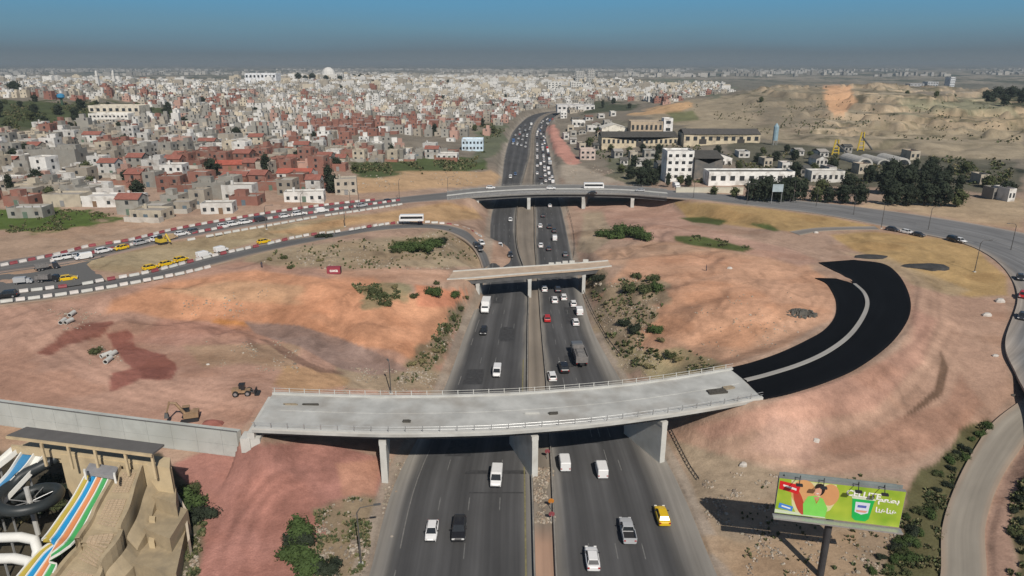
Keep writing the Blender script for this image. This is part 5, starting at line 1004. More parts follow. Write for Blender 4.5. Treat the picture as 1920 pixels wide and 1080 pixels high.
def vehicle(name, cat, L_, W_, body, cabin, roof, wheels, wr=.32, extra=None, roofpaint=True):
    """body: stations (y, z0, z1, halfwidth); cabin: glass stations; roof: painted panel over the glass; +y is forward"""
    root = empty(name, (0, 0, -500)); q = MB(); q.loft([ringx(*s_) if len(s_) == 5 else ringx(s_[0], s_[3], s_[1], s_[2]) for s_ in body]); o = q.build('body', paint, root); fix_normals(o)
    if cabin:
        q = MB(); q.loft([[(-a, y, z0), (a, y, z0), (b, y2, z1), (-b, y2, z1)] for y, y2, a, b, z0, z1 in cabin]); o = q.build('windows', vglass, root); fix_normals(o)
    if roof:
        q = MB(); y0, y1, hw, zr = roof; q.loft([ringx(y0-.0, hw-.06, zr-.02, zr+.03, .02), ringx(y0+.12, hw, zr-.03, zr+.06, .03), ringx(y1-.12, hw, zr-.03, zr+.06, .03), ringx(y1, hw-.06, zr-.02, zr+.03, .02)]); o = q.build('roof', paint, root); fix_normals(o)
        q = MB()
        zb = cabin[0][4]
        for sx_ in (-1, 1):
            for (ya, yb) in ((cabin[0][0], y0+.05), ((cabin[0][0]+cabin[-1][0])/2, (y0+y1)/2), (cabin[-1][0], y1-.05)): q.tube([(sx_*(cabin[0][2]+.015), ya, zb), (sx_*(hw-.01), yb, zr+.01)], .045, 4)
        o = q.build('pillars', paint, root)
    wm, hm = wheel_mesh(wr, .24), hub_mesh(wr, .24)
    for y in wheels:
        for sx_ in (-1, 1): o = link('wheel', wm, root); o.location = (sx_*(W_/2-.13), y, 0); h_ = link('hub', hm, o)
    zf = body[-1][1]+.28; yf, yb = L_/2, -L_/2
    for sx_ in (-1, 1):
        q = MB(); q.box(sx_*(W_/2-.28), yf-.04, zf, .36, .10, .16); q.build('headlight', lampw, root)
        q = MB(); q.box(sx_*(W_/2-.2), yb+.03, zf+.05, .26, .10, .2); q.build('tail_light', lampr, root)
        q = MB(); q.box(sx_*(W_/2+.06), (cabin[-1][0]-.55 if cabin else 0), (cabin[0][4] if cabin else 1.2)+.0, .2, .12, .14); q.build('wing_mirror', blackp, root)
    q = MB(); q.box(0, yf-.02, body[-1][1]+.05, W_*.8, .10, .16); q.build('bumper', blackp, root)
    if extra: extra(root)
    return root
PROTO = {}
PROTO['car'] = vehicle('car', 'car', 4.3, 1.74, [(-2.13, .38, .80, .70), (-2.02, .24, .98, .82), (-1.2, .2, 1.0, .87), (.75, .2, .98, .87), (1.55, .22, .86, .84), (2.02, .26, .74, .78), (2.13, .36, .62, .66)],
    [(-1.75, -1.35, .76, .60, .94, 1.44), (-1.7, -1.3, .77, .62, .94, 1.45), (1.05, .35, .77, .62, .94, 1.45), (1.1, .4, .76, .6, .94, 1.44)], (-1.38, .42, .60, 1.42), (-1.3, 1.32))
PROTO['hatch'] = vehicle('car', 'car', 3.9, 1.7, [(-1.93, .36, .85, .72), (-1.85, .24, 1.0, .82), (-1.0, .2, 1.02, .85), (.7, .2, .98, .85), (1.4, .22, .88, .82), (1.84, .26, .76, .76), (1.93, .36, .62, .64)],
    [(-1.82, -1.6, .76, .6, .96, 1.48), (-1.78, -1.5, .77, .61, .96, 1.49), (1.0, .3, .77, .61, .96, 1.49), (1.05, .35, .76, .6, .96, 1.48)], (-1.62, .38, .60, 1.46), (-1.2, 1.2))
PROTO['suv'] = vehicle('car', 'car', 4.7, 1.88, [(-2.33, .45, .95, .78), (-2.2, .3, 1.12, .9), (-1.2, .28, 1.14, .94), (.8, .28, 1.12, .94), (1.7, .3, 1.02, .92), (2.2, .34, .9, .86), (2.33, .45, .75, .74)],
    [(-2.1, -1.85, .84, .70, 1.08, 1.68), (-2.0, -1.8, .85, .71, 1.08, 1.7), (1.05, .4, .85, .71, 1.08, 1.7), (1.1, .45, .84, .7, 1.08, 1.68)], (-1.9, .45, .7, 1.67), (-1.45, 1.42), .37)
PROTO['van'] = vehicle('van', 'van', 4.9, 1.9, [(-2.43, .4, 1.9, .84), (-2.35, .28, 2.05, .92), (.55, .28, 2.08, .94), (.95, .28, 1.95, .92), (1.55, .28, 1.25, .92), (2.25, .3, .98, .88), (2.43, .4, .75, .76)],
    [(.9, .86, .86, .76, 1.3, 1.93), (1.0, .98, .88, .77, 1.26, 1.93), (1.62, 1.08, .84, .74, 1.22, 1.87), (1.68, 1.12, .8, .7, 1.2, 1.82)], None, (-1.6, 1.5), .34)
def tip_extra(root):
    q = MB(); q.box(0, -1.7, .85, .9, 6.4, .3); q.build('chassis', blackp, root)
    q = MB(); W_, L_ = 2.45, 5.0
    q.box(0, -2.0, 1.2, W_, L_, .12); 
    for sx_ in (-1, 1): q.box(sx_*(W_/2-.05), -2.0, 1.3, .1, L_, 1.45)
    q.box(0, -2.0-L_/2+.05, 1.3, W_-.2, .1, 1.2); q.box(0, -2.0+L_/2-.05, 1.3, W_-.2, .1, 1.75)
    for k in range(6):
        for sx_ in (-1, 1): q.box(sx_*(W_/2+.03), -4.2+k*.9, 1.3, .07, .12, 1.4)
    o = q.build('tipper_body', mat('dusty_steel', (.19, .18, .175), .7, noise=.2, scale=1.5), root)
    q = MB(); q.loft([[(-1.1*w, y, 2.3), (1.1*w, y, 2.3), (.7*w, y, 2.3+h), (-.7*w, y, 2.3+h)] for y, w, h in ((-4.3, .98, .05), (-3, 1, .5), (-2, 1, .4), (-1, 1, .55), (.3, .98, .05))]); q.build('load', mat('grey_gravel', (.16, .155, .15), .95, noise=.3, scale=3), root)
    for k in range(4): pass
PROTO['tipper'] = vehicle('tipper_truck', 'truck', 8.6, 2.4, [(1.9, .6, 2.5, 1.1), (1.98, .5, 2.75, 1.2), (3.6, .5, 2.75, 1.2), (4.2, .5, 1.5, 1.2), (4.3, .6, 1.2, 1.1)], [(3.55, 3.5, 1.08, 1.0, 1.6, 2.6), (3.7, 3.66, 1.1, 1.02, 1.58, 2.6), (4.1, 3.74, 1.1, 1.0, 1.58, 2.55), (4.2, 3.78, 1.08, 1.0, 1.56, 2.5)], None, (-3.3, -2.1, 3.1), .5, tip_extra)
def box_extra(root):
    q = MB(); q.box(0, -1.0, .6, .8, 4.6, .25); q.build('chassis', blackp, root)
    q = MB(); q.box(0, -1.1, .86, 2.15, 4.3, 2.0); o = q.build('cargo_box', paint, root)
    q = MB(); q.box(0, -3.27, .9, 2.0, .04, 1.9); q.build('rear_door', mat('grey_door', (.4, .4, .4)), root)
PROTO['boxtruck'] = vehicle('box_truck', 'truck', 6.5, 2.1, [(1.2, .45, 2.0, .95), (1.26, .35, 2.15, 1.02), (2.3, .35, 2.1, 1.02), (3.05, .35, 1.2, 1.0), (3.25, .45, .9, .9)], [(2.25, 2.2, .92, .82, 1.25, 2.02), (2.4, 2.35, .94, .84, 1.2, 2.02), (2.95, 2.45, .92, .82, 1.2, 1.95), (3.02, 2.5, .9, .8, 1.18, 1.9)], None, (-2.2, 2.2), .4, box_extra)
def pick_extra(root):
    q = MB(); 
    for sx_ in (-1, 1): q.box(sx_*.86, -1.55, .85, .08, 1.9, .45)
    q.box(0, -2.47, .85, 1.7, .08, .42); o = q.build('cargo_bed', paint, root)
    q = MB(); q.box(0, -1.5, .87, 1.5, 1.7, .03); q.build('bed_floor', blackp, root)
PROTO['pickup'] = vehicle('pickup_truck', 'pickup', 5.0, 1.8, [(-2.5, .4, .8, .8), (-2.42, .35, .85, .88), (-.6, .3, .87, .9), (-.55, .3, 1.05, .9), (.9, .3, 1.05, .9), (1.8, .3, .98, .88), (2.4, .34, .9, .82), (2.5, .45, .75, .72)],
    [(-.6, -.5, .8, .68, 1.0, 1.6), (-.55, -.45, .81, .69, 1.0, 1.62), (1.15, .5, .81, .69, 1.0, 1.62), (1.2, .55, .8, .68, 1.0, 1.6)], (-.55, .55, .68, 1.6), (-1.6, 1.6), .36, pick_extra)
def bus_extra(root):
    q = MB(); q.box(0, -.1, 1.4, 2.48, 8.2, .85); q.build('side_windows', vglass, root)
PROTO['bus'] = vehicle('bus', 'bus', 9.2, 2.4, [(-4.55, .5, 2.6, 1.1), (-4.45, .4, 2.8, 1.2), (4.2, .4, 2.8, 1.2), (4.5, .4, 2.4, 1.18), (4.6, .5, 1.4, 1.1)], [(4.25, 4.2, 1.1, 1.05, 1.4, 2.5), (4.4, 4.3, 1.12, 1.05, 1.38, 2.5), (4.58, 4.5, 1.1, 1.02, 1.36, 2.42), (4.63, 4.54, 1.05, 1.0, 1.34, 2.4)], None, (-3, 3), .45, bus_extra)
TREES_ = {k: tree_of(v) for k, v in PROTO.items()}; USED = set()
VC = {'white': (.76, .76, .75), 'silver': (.42, .43, .44), 'black': (.018, .018, .02), 'grey': (.12, .125, .13), 'red': (.45, .02, .02), 'yellow': (.72, .47, .01), 'blue': (.05, .12, .28), 'dark': (.035, .037, .045), 'tan': (.45, .33, .2)}
def recolor(o, c):
    o.color = (*c, 1)
    for k in kids_cache.get(o.name, []): recolor(k, c)
def spawn(kind, x, y, z, rz, cname, label, group):
    if kind not in USED: USED.add(kind); r = PROTO[kind]
    else: r = copy_tree(TREES_[kind])
    r.location = (x, y, z); r.rotation_euler.z = rz; v_ = SCL.get(kind, .95)*random.uniform(.96, 1.04); r.scale = (v_, v_, v_)
    for c in SP_CH(r): c.color = (*VC[cname], 1)
    tag(r, label, {'car': 'car', 'hatch': 'car', 'suv': 'car', 'van': 'van', 'tipper': 'truck', 'boxtruck': 'truck', 'pickup': 'pickup', 'bus': 'bus'}[kind], group); return r
SCL = {'van': .86, 'tipper': 1.0, 'suv': .94}
def SP_CH(r): return [c for c in r.children]
def road_dir(key, x, y):
    a, b, z = ROADS[key]['e']; c = (a+b)/2; dd, i, t, _ = near_poly_v(c, np.array([x]), np.array([y])); i = int(i[0]); v = c[i+1]-c[i]; return math.atan2(v[1], v[0]), float(z[i])
def put(kind, px, py, road, sgn, cname, label, group, zoff=.045, z=None, ang=None):
    zz = z if z is not None else 0.0
    if z is None and road not in ('hl', 'hr'):
        zz = 7.0
        for _ in range(6): x, y = G(px, py, zz); _, zz = road_dir(road, x, y)
    x, y = G(px, py+2, zz); h = ang if ang is not None else road_dir(road, x, y)[0]+(0 if sgn > 0 else math.pi)
    return spawn(kind, x, y, zz+zoff, h-math.pi/2, cname, label, group)
GL, GR = 'vehicles coming towards us on the left carriageway', 'vehicles driving away on the right carriageway'
A_ = 'on the left carriageway'; B_ = 'on the right carriageway'
for k, px, py, c, lab in [('car', 810, 1000, 'white', 'white car nearest on the left carriageway, beside a black one'), ('suv', 861, 998, 'black', 'black car beside the white car nearest on the left carriageway'),
    ('van', 931, 900, 'white', 'white van on the left carriageway just before passing the front bridge'), ('van', 932, 700, 'white', 'white van on the left carriageway just beyond the front bridge'),
    ('hatch', 907, 623, 'black', 'black car between the front and middle bridges on the left carriageway'), ('boxtruck', 911, 580, 'white', 'small white box truck just this side of the middle bridge on the left'),
    ('car', 938, 462, 'white', 'white car just beyond the middle bridge on the left carriageway'), ('car', 957, 479, 'dark', 'dark car beside the median just beyond the middle bridge'), ('hatch', 957, 413, 'white', 'white car halfway between middle and far bridge on the left carriageway')]:
    put(k, px, py, 'hl', -1, c, lab, GL)
for k, px, py, c, lab in [('car', 1110, 1052, 'white', 'white car nearest at the bottom edge on the right carriageway'), ('pickup', 1176, 1000, 'silver', 'silver and dark pickup on the right carriageway near the yellow taxi'), ('car', 1241, 971, 'yellow', 'yellow taxi on the right shoulder of the highway'),
    ('van', 1127, 884, 'white', 'larger white van in front of the bridge, right one of a pair'), ('van', 1058, 871, 'white', 'white van beside the median pier in front of the bridge'), ('hatch', 1035, 708, 'white', 'white car beside the median just beyond the front bridge'),
    ('suv', 1057, 692, 'black', 'black car left of the big dump truck'), ('tipper', 1085, 672, 'grey', 'big grey dump truck loaded with gravel beyond the front bridge'), ('hatch', 1026, 599, 'red', 'small red car beside the median between the front and middle bridges'),
    ('hatch', 1079, 606, 'white', 'lowest white car of the cluster behind the dump truck'), ('van', 1086, 586, 'white', 'white van at the right edge of the cluster near the middle bridge'), ('hatch', 1075, 571, 'white', 'white car directly above the white van near the middle bridge'),
    ('hatch', 1057, 559, 'white', 'white car right of the middle lanes near the middle bridge'), ('car', 1040, 564, 'white', 'white car in the middle lane near the middle bridge'), ('car', 1046, 544, 'dark', 'dark car emerging by the middle bridge'), ('car', 1021, 543, 'white', 'white car beside the median at the middle bridge pier'),
    ('van', 1040, 448, 'white', 'white van between the middle and far bridges, brightest there'), ('car', 1014, 461, 'white', 'white car beside the median beyond the middle bridge'), ('car', 1029, 467, 'dark', 'dark car right of the white one beyond the middle bridge'), ('car', 1060, 478, 'grey', 'grey car on the right edge just beyond the middle bridge'),
    ('car', 1030, 426, 'black', 'black car left of the pair between middle and far bridges'), ('car', 1039, 433, 'dark', 'dark car just ahead of the bright white van'), ('car', 1013, 424, 'white', 'white car by the median between middle and far bridges'), ('hatch', 1018, 405, 'dark', 'dark car just this side of the far bridge'), ('car', 1031, 386, 'white', 'white car in the shadow of the far bridge')]:
    put(k, px, py, 'hr', 1, c, lab, GR)
# queue beyond the far bridge: lanes crowded with mostly white cars
def edge(ed, y): return np.interp(-y, [-v for v in YS], ed)
used = []
def jam(road, ea, eb, ys, n, sgn, grp, side, us):
    k = 0; L_ = []; tries = 0
    while len(L_) < n and tries < 4000:
        tries += 1; py = random.choice(ys)+random.uniform(-2, 2); u = random.choice(us); a, b = edge(ea, py), edge(eb, py); px = a*(1-u)+b*u; x, y = G(px, py, 0)
        if any(math.hypot(x-a_, (y-b_)*.45) < 3.6 for a_, b_ in used): continue
        used.append((x, y)); L_.append((py, px))
    L_.sort(reverse=True); cnt = {}
    for py, px in L_:
        c = random.choices(['white', 'silver', 'dark', 'red', 'blue'], [.66, .12, .14, .04, .04])[0]; kd = random.choices(['car', 'hatch', 'van', 'boxtruck'], [.4, .35, .2, .05])[0]
        nm = {'car': 'saloon car', 'hatch': 'small car', 'van': 'van', 'boxtruck': 'box truck'}[kd]; key = (c, nm); i = cnt.get(key, 0); cnt[key] = i+1
        put(kd, px, py, road, sgn, c, '%s %s %s beyond the far bridge on the %s carriageway' % (ordn(i), c, nm, side), grp)
jam('hr', HRa, HRb, list(range(222, 346, 3)), 62, 1, GR, 'right', (.15, .35, .55, .75, .88))
jam('hl', HLa, HLb, list(range(232, 275, 2))+[325, 333, 340], 26, -1, GL, 'left', (.2, .4, .6, .8))
# vehicles on the other roads
for k, px, py, road, sg, c, lab, g in [('car', 283, 503, 'lower', 1, 'yellow', 'bright yellow taxi on the lower left road beside the white barriers', 'yellow vehicles on the left roads'), ('car', 313, 496, 'lower', 1, 'yellow', 'yellow car second in the row beside the white barriers', 'yellow vehicles on the left roads'),
    ('hatch', 340, 488, 'lower', 1, 'yellow', 'yellow car third in the row beside the white barriers', 'yellow vehicles on the left roads'), ('car', 495, 444+10, 'lower', 1, 'yellow', 'yellow car farther along the lower left road by the yellow kerb', 'yellow vehicles on the left roads'),
    ('car', 228, 466, 'upper', -1, 'yellow', 'yellow car on the upper left road above the oval island', 'yellow vehicles on the left roads'), ('van', 383, 480, 'lower', 1, 'white', 'white van on the lower left road, left of two white ones', None), ('van', 415, 470, 'lower', 1, 'white', 'white van on the lower left road, right of two white ones', None),
    ('van', 157, 484, 'upper', -1, 'white', 'white van at the left tip of the oval island', None), ('suv', 13, 556, 'lower', -1, 'black', 'black car at the left edge on the lowest road', None), ('car', 128, 524, 'lower', 1, 'yellow', 'yellow taxi beside the black trucks at the paved yard', 'yellow vehicles on the left roads'),
    ('van', 320, 447, 'upper', 1, 'tan', 'dark tan vehicle beside the excavator on the upper left road', None),
    ('car', 728, 377, 'upper', 1, 'dark', 'dark car on the upper left road near the end of the barriers', None), ('car', 1673, 431, 'ring', 1, 'dark', 'dark car first of the row on the ring road at right', 'cars on the ring road'), ('car', 1700, 436, 'ring', 1, 'white', 'white car second of the row on the ring road at right', 'cars on the ring road'), ('car', 1722, 441, 'ring', 1, 'dark', 'dark car third of the row on the ring road at right', 'cars on the ring road'),
    ('suv', 1788, 450, 'ring', 1, 'black', 'black car just behind a white one on the ring road bend', 'cars on the ring road'), ('car', 1800, 452, 'ring', 1, 'white', 'white car just ahead of a black one on the ring road bend', 'cars on the ring road'), ('car', 1912, 522, 'ring', 1, 'dark', 'dark car uppermost at the right edge of the picture on the ring road', 'cars on the ring road'),
    ('hatch', 1917, 556, 'ring', 1, 'red', 'red car at the right edge on the ring road', 'cars on the ring road'), ('car', 1916, 596, 'ring', 1, 'dark', 'dark car lowest at the right edge on the ring road', 'cars on the ring road')]:
    put(k, px, py, road, sg, c, lab, g)
for k, px, py, c, lab in [('car', 920, 352, 'white', 'white car at the left end of the far bridge'), ('car', 1033, 353, 'white', 'white car in the middle of the far bridge'), ('bus', 1113, 352, 'white', 'white bus on the right half of the far bridge'), ('car', 1110, 362, 'black', 'black car below the bus on the far bridge'), ('car', 1200, 357, 'silver', 'silver car near the right end of the far bridge')]:
    put(k, px, py, None, 1, c, lab, 'vehicles on the far bridge', z=7.0, ang=0.0 if py < 357 else math.pi, zoff=.01)
put('tipper', 92, 526, 'lower', 1, 'black', 'black dump truck parked at the paved yard on the left, lower of two', 'black trucks at the yard', z=8.95, ang=.1).scale = (.62,)*3; put('tipper', 90, 503, 'upper', 1, 'dark', 'dark dump truck on the upper left road above the yard', 'black trucks at the yard').scale = (.6,)*3
put('boxtruck', 1268, 352, None, 1, 'white', 'tall white box truck parked by the cream boundary wall', None, z=7.0, ang=-1.5); put('bus', 772, 414, None, 1, 'white', 'white bus with a red front at the inner road by the barriers', None, z=7.2, ang=3.2)
put('boxtruck', 45, 530, None, 1, 'silver', 'grey truck at the far left of the paved yard', None, z=8.95, ang=.3).scale = (.6,)*3
QL = []
for k in range(26):
    t = k/26; px = 700-620*t+random.uniform(-6, 6); rd = 'upper'
    if 200 < px < 250 or 300 < px < 335: continue
    a, b, z = ROADS[rd]['e']; c = (a+b)/2; pxs, pys = proj(c[:, 0], c[:, 1], z); i = int(np.argmin(np.abs(pxs-px))); u = .70; p = a[i]*(1-u)+b[i]*u
    if random.random() < .75: QL.append((float(p[0]), float(p[1]), float(z[i]), i))
for j, (x_, y_, z_, i) in enumerate(sorted(QL)):
    kd = random.choice(('car', 'hatch', 'van', 'suv')); c = random.choice(('white', 'white', 'silver', 'dark', 'grey', 'white')); a, b, z = ROADS['upper']['e']; v = (a+b)[i+1]-(a+b)[i]
    spawn(kd, x_, y_, z_+.045, math.atan2(v[1], v[0])-math.pi/2, c, '%s vehicle from the left queuing on the upper left road, %s' % (ordn(j), c), 'vehicles queuing on the upper left road')
for (px, py, c, lab) in ((903, 457, 'white', 'white car on the dusty verge beside the curving slip road'), (893, 461, 'dark', 'dark car coming down the curving slip road'), (900, 468, 'dark', 'second dark car low on the curving slip road')): put('hatch', px, py, 'lower', 1, c, lab, 'cars on the slip road')
# ================================================================ barriers
redp = mat('red_plastic', (.27, .065, .075), .6, noise=.25); whp = mat('white_plastic', (.58, .55, .52), .6, noise=.12); 
def barr_mesh(l, h=.8, m=whp):
    q = MB(); q.loft([[(x, -.3, 0), (x, .3, 0), (x, .3, .2), (x, .12, .45), (x, .09, h), (x, -.09, h), (x, -.12, .45), (x, -.3, .2)] for x in (-l/2, l/2)]); me = q.mesh('barrier', m); return me
BW, BR_, BC = barr_mesh(1.75), barr_mesh(1.75, m=redp), barr_mesh(2.3, .7, concl)
def line(pts, zs, step, seq, lab, grp, skip=.0, cap=60):
    w = np.array([(*G(a, b, z), z) for (a, b), z in zip(pts, zs)]); Q = cr(w, 200); s = np.r_[0, np.cumsum(np.linalg.norm(np.diff(Q[:, :2], axis=0), axis=1))]; v = step/2; k = 0; n = 0
    while v < s[-1] and n < cap:
        if random.random() >= skip:
            x, y, z = (np.interp(v, s, Q[:, i]) for i in range(3)); x2, y2 = (np.interp(v+.5, s, Q[:, i]) for i in range(2)); me_ = seq[k % len(seq)]
            if me_ is not None:
                o = link('barrier', me_, None, (float(x), float(y), float(z)+.0), math.atan2(y2-y, x2-x)+random.uniform(-.04, .04)); c_ = 'red' if me_ is BR_ else ('white' if me_ is BW else 'pale concrete')
                tag(o, lab % c_, 'barrier', grp+' ('+c_+')'); n += 1
        v += step; k += 1
line([(0, 500), (100, 480), (167, 463), (240, 452), (333, 430), (450, 409), (560, 392), (640, 382), (700, 376)], [9.05, 9, 9, 9, 8.9, 8.7, 8.5, 8.2, 8], 2.15, [BW, BR_], '%s plastic barrier in the topmost barrier line of the upper left road', 'barriers of the topmost line', .03, 85)
line([(93, 492), (150, 480), (200, 470), (267, 456), (333, 443), (400, 431), (500, 411.5), (600, 398), (660, 389), (752, 376)], [9.0, 9, 9, 8.95, 8.85, 8.8, 8.5, 8.3, 8, 7.7], 2.15, [BW, BR_], '%s plastic barrier in the second barrier line of the upper left road', 'barriers of the second line', .05, 75)
line([(350, 452), (430, 437), (500, 425), (600, 407), (670, 397), (760, 383)], [8.8, 8.8, 8.6, 8.4, 8, 7.6], 2.9, [BC], '%s block in the lowest line beside the upper left road', 'blocks of the lower line', .1, 40)
line([(0, 568), (100, 556), (200, 541), (333, 516), (393, 502)], [8.9, 8.8, 8.7, 8.7, 8.5], 2.6, [BC, BW], '%s barrier along the near edge of the lowest left road', 'barriers at the near edge of the lowest road', .12, 30)
line([(33, 549), (143, 536), (200, 526), (283, 511), (400, 481), (500, 459), (567, 444), (640, 434.5), (740, 419.5), (807, 418), (867, 428), (905, 446)], [8.8, 8.8, 8.8, 8.7, 8.5, 8.3, 8.1, 7.9, 6.6, 5.6, 3.8, 2.6], 2.6, [BW, BC, BW, BR_] , '%s barrier along the far edge of the lowest left road', 'barriers at the far edge of the lowest road', .10, 90)
# guard walls of the median: one long low wall each side
for key, u, lab in (('median', .05, 'low grey guard wall along the left side of the highway median'), ('median', .95, 'low grey guard wall along the right side of the highway median')):
    a, b, z = ROADS[key]['e']; P_ = a*(1-u)+b*u; n0 = 150; q = MB(); q.loft([[(p[0]-.16, p[1], .0), (p[0]+.16, p[1], .0), (p[0]+.09, p[1], .72), (p[0]-.09, p[1], .72)] for p in P_[:n0]]); o = q.build('guard_wall', mat('guard_concrete', (.24, .225, .20), noise=.3, scale=.3)); fix_normals(o); tag(o, lab, 'guard wall')
rail = mat('rusty_rail', (.17, .15, .13), .7, noise=.2)
def guardrail(pts, lab, z=.0):
    Q = places(pts); Q = cr(Q, 60); root = empty('guard_rail', tuple(Q[0])); tag(root, lab, 'guard rail'); x0, y0, z0 = Q[0]
    q = MB(); q.loft([[(p[0]-x0, p[1]-y0-.03, p[2]-z0+.5), (p[0]-x0, p[1]-y0+.03, p[2]-z0+.5), (p[0]-x0, p[1]-y0+.03, p[2]-z0+.85), (p[0]-x0, p[1]-y0-.03, p[2]-z0+.85)] for p in Q]); o = q.build('beam', rail, root); fix_normals(o)
    for i in range(0, 60, 4): q = MB(); q.box(Q[i][0]-x0, Q[i][1]-y0, Q[i][2]-z0-.3, .12, .12, 1.1); q.build('post', rail, root)
guardrail([(1092, 545), (1112, 590), (1140, 640), (1165, 672)], 'dark guard rail along the right verge between the front and middle bridges')
guardrail([(1258, 812), (1272, 840), (1292, 878), (1310, 905)], 'dark guard rail on the bank right of the highway, under the front bridge')
guardrail([(1060, 380), (1072, 420), (1078, 460), (1076, 485)], 'dark guard rail along the right verge between the middle and far bridges')
# median clutter: traffic signs, cone, cable heap
orange = mat('orange_plastic', (.6, .22, .03), .6)
for px, py, c_, lab in ((1033, 960, orange, 'orange sign leaning in the rubble of the median in front'), (1026, 865, redp, 'red sign standing by the median pier of the front bridge'), (1034, 985, redp, 'red and white post on the median near the orange sign')):
    x, y, z = place(px, py); root = empty('road_sign', (x, y, .16)); tag(root, lab, 'sign'); q = MB(); q.tube([(0, 0, 0), (0, .1, 1.5)], .05, 6); q.build('post', steel, root); q = MB(); q.tube([(0, .02, 1.4), (0, .12, 1.42)], .42, 12); q.build('plate', c_, root)
# ================================================================ lamp posts and poles
def lamp_post(px, py, h, lab, z=None, arm=2.2, rz=0, grp='street lamps', m=steel):
    x, y, zz = place(px, py) if z is None else (*G(px, py, z), z); root = empty('street_lamp', (x, y, zz), rz); tag(root, lab, 'street lamp', grp)
    q = MB(); q.tube([(0, 0, -.5), (0, 0, h*.9), (arm*.2, 0, h*.98), (arm, 0, h)], [.13, .09, .06, .05], 6); q.build('pole', m, root); q = MB(); q.box(arm+.3, 0, h-.06, .9, .3, .14); q.build('lamp_head', darkc, root); q = MB(); q.box(0, 0, -.4, .6, .6, .6); q.build('base', concl, root)
dkpole = mat('dark_pole', (.09, .085, .08), .6)
LPS = sorted([(647, 425), (674, 397), (658, 397), (749, 376), (840, 366), (567, 412), (500, 430), (1000, 352), (1300, 372), (1400, 384), (1652, 428), (1600, 404), (1530, 388), (1740, 432), (1827, 510), (1895, 470), (1487, 381)])
for i, (a, b) in enumerate(LPS): lamp_post(a, b, random.uniform(7.5, 9), '%s thin street lamp from the left along the far bridge road' % ordn(i), rz=random.choice((0, 1.57, 3.14)), m=dkpole)
lamp_post(677, 1058, 8.5, 'dark lamp post among the scrub at the bottom left of the highway', rz=.2, m=dkpole); lamp_post(733, 738, 6.5, 'thin brown pole just behind the front bridge on the left', rz=2, arm=.5, m=dkpole); 
x, y, z = place(1455, 383); root = empty('gantry_sign', (x, y, z)); tag(root, 'pale two-post roadside sign in front of the dark trees', 'sign'); q = MB(); q.box(0, 0, 5.0, 4.2, .12, 3.0); q.build('panel', mat('pale_sign_panel', (.35, .42, .45)), root)
for a in (-1.9, 1.9): q = MB(); q.tube([(a, .2, -.5), (a, .2, 8)], .12, 6); q.build('post', steel, root)
# ================================================================ billboard
def T3(px, py, z): return Vector(G3(px, py, z))
BBX = T3(1552, 1096, .8); pb = Vector((BBX.x, BBX.y, .8)); zb_, zt_ = 8.9, 13.9
L0 = T3(1452, 962, zb_); R0 = T3(1686, 990, zb_); ax = (R0-L0); Wb = ax.length; rz = math.atan2(ax.y, ax.x); mid_ = (L0+R0)/2
# face centre line passes near the pole
bb = empty('billboard', (mid_.x, mid_.y, .6), rz); tag(bb, 'large green advertising billboard on a single dark post right of the highway', 'billboard'); Hb = 4.85
post_m = mat('billboard_post', (.045, .045, .048), .6)
q = MB(); q.tube([(-.5, .55, -1), (-.5, .55, zb_-.6+.3)], .42, 14); q.build('post', post_m, bb)
q = MB(); q.box(0, .32, zb_-.6, Wb, .5, Hb); q.build('frame', mat('billboard_back', (.22, .22, .22)), bb); q = MB(); q.box(0, -.35, zb_-.6-.28, Wb+.4, 1.0, .12); q.box(0, -.84, zb_-.6-.16, Wb+.4, .05, .1); q.build('catwalk', steel, bb)
q = MB(); q.box(0, .95, zb_-.6+Hb*.55, Wb*.98, .08, Hb*.50); q.box(0, .9, zb_-.6+Hb, Wb*.9, .9, .08) ; q.build('rear_panel', mat('grey_green_sheet', (.20, .23, .225), .7), bb)
def art(name, pts, colr, k, rough=.5):
    """flat print on the face; u,v in metres from the lower left corner, k = layer"""
    q = MB(); y = .06-.004*k; q.add([(-Wb/2+u, y, zb_-.6+v) for u, v in pts], [tuple(range(len(pts)))]); m = mat('print_'+name+'_'+str(k), colr, rough, noise=.05, scale=1.2, spec=.4); o = q.build('poster_'+name, m, poster); fix_normals(o)
    if o.data.polygons[0].normal.y > 0: o.data.flip_normals()
    return o
q = MB(); q.add([(-Wb/2+.03, .062, zb_-.57), (Wb/2-.03, .062, zb_-.57), (Wb/2-.03, .062, zb_-.63+Hb), (-Wb/2+.03, .062, zb_-.63+Hb)], [(0, 1, 2, 3)])
gm = bpy.data.materials.new('poster_green'); gm.use_nodes = True; N = gm.node_tree.nodes; K = gm.node_tree.links; g_ = N.new('ShaderNodeTexCoord'); nz_ = N.new('ShaderNodeTexNoise'); nz_.inputs['Scale'].default_value = .35; rp_ = N.new('ShaderNodeValToRGB')
rp_.color_ramp.elements[0].position = .3; rp_.color_ramp.elements[0].color = (.20, .36, .02, 1); rp_.color_ramp.elements[1].position = .7; rp_.color_ramp.elements[1].color = (.42, .52, .05, 1)
K.new(g_.outputs['Object'], nz_.inputs['Vector']); K.new(nz_.outputs[0], rp_.inputs[0]); K.new(rp_.outputs[0], N['Principled BSDF'].inputs['Base Color']); N['Principled BSDF'].inputs['Roughness'].default_value = .5
poster = q.build('poster', gm, bb)
U, V = Wb, Hb
def ell(cx, cy, rx, ry, n=24, a0=0, a1=2*math.pi, rot=0): return [(cx+rx*math.cos(a0+(a1-a0)*i/n)*math.cos(rot)-ry*math.sin(a0+(a1-a0)*i/n)*math.sin(rot), cy+rx*math.cos(a0+(a1-a0)*i/n)*math.sin(rot)+ry*math.sin(a0+(a1-a0)*i/n)*math.cos(rot)) for i in range(n)]
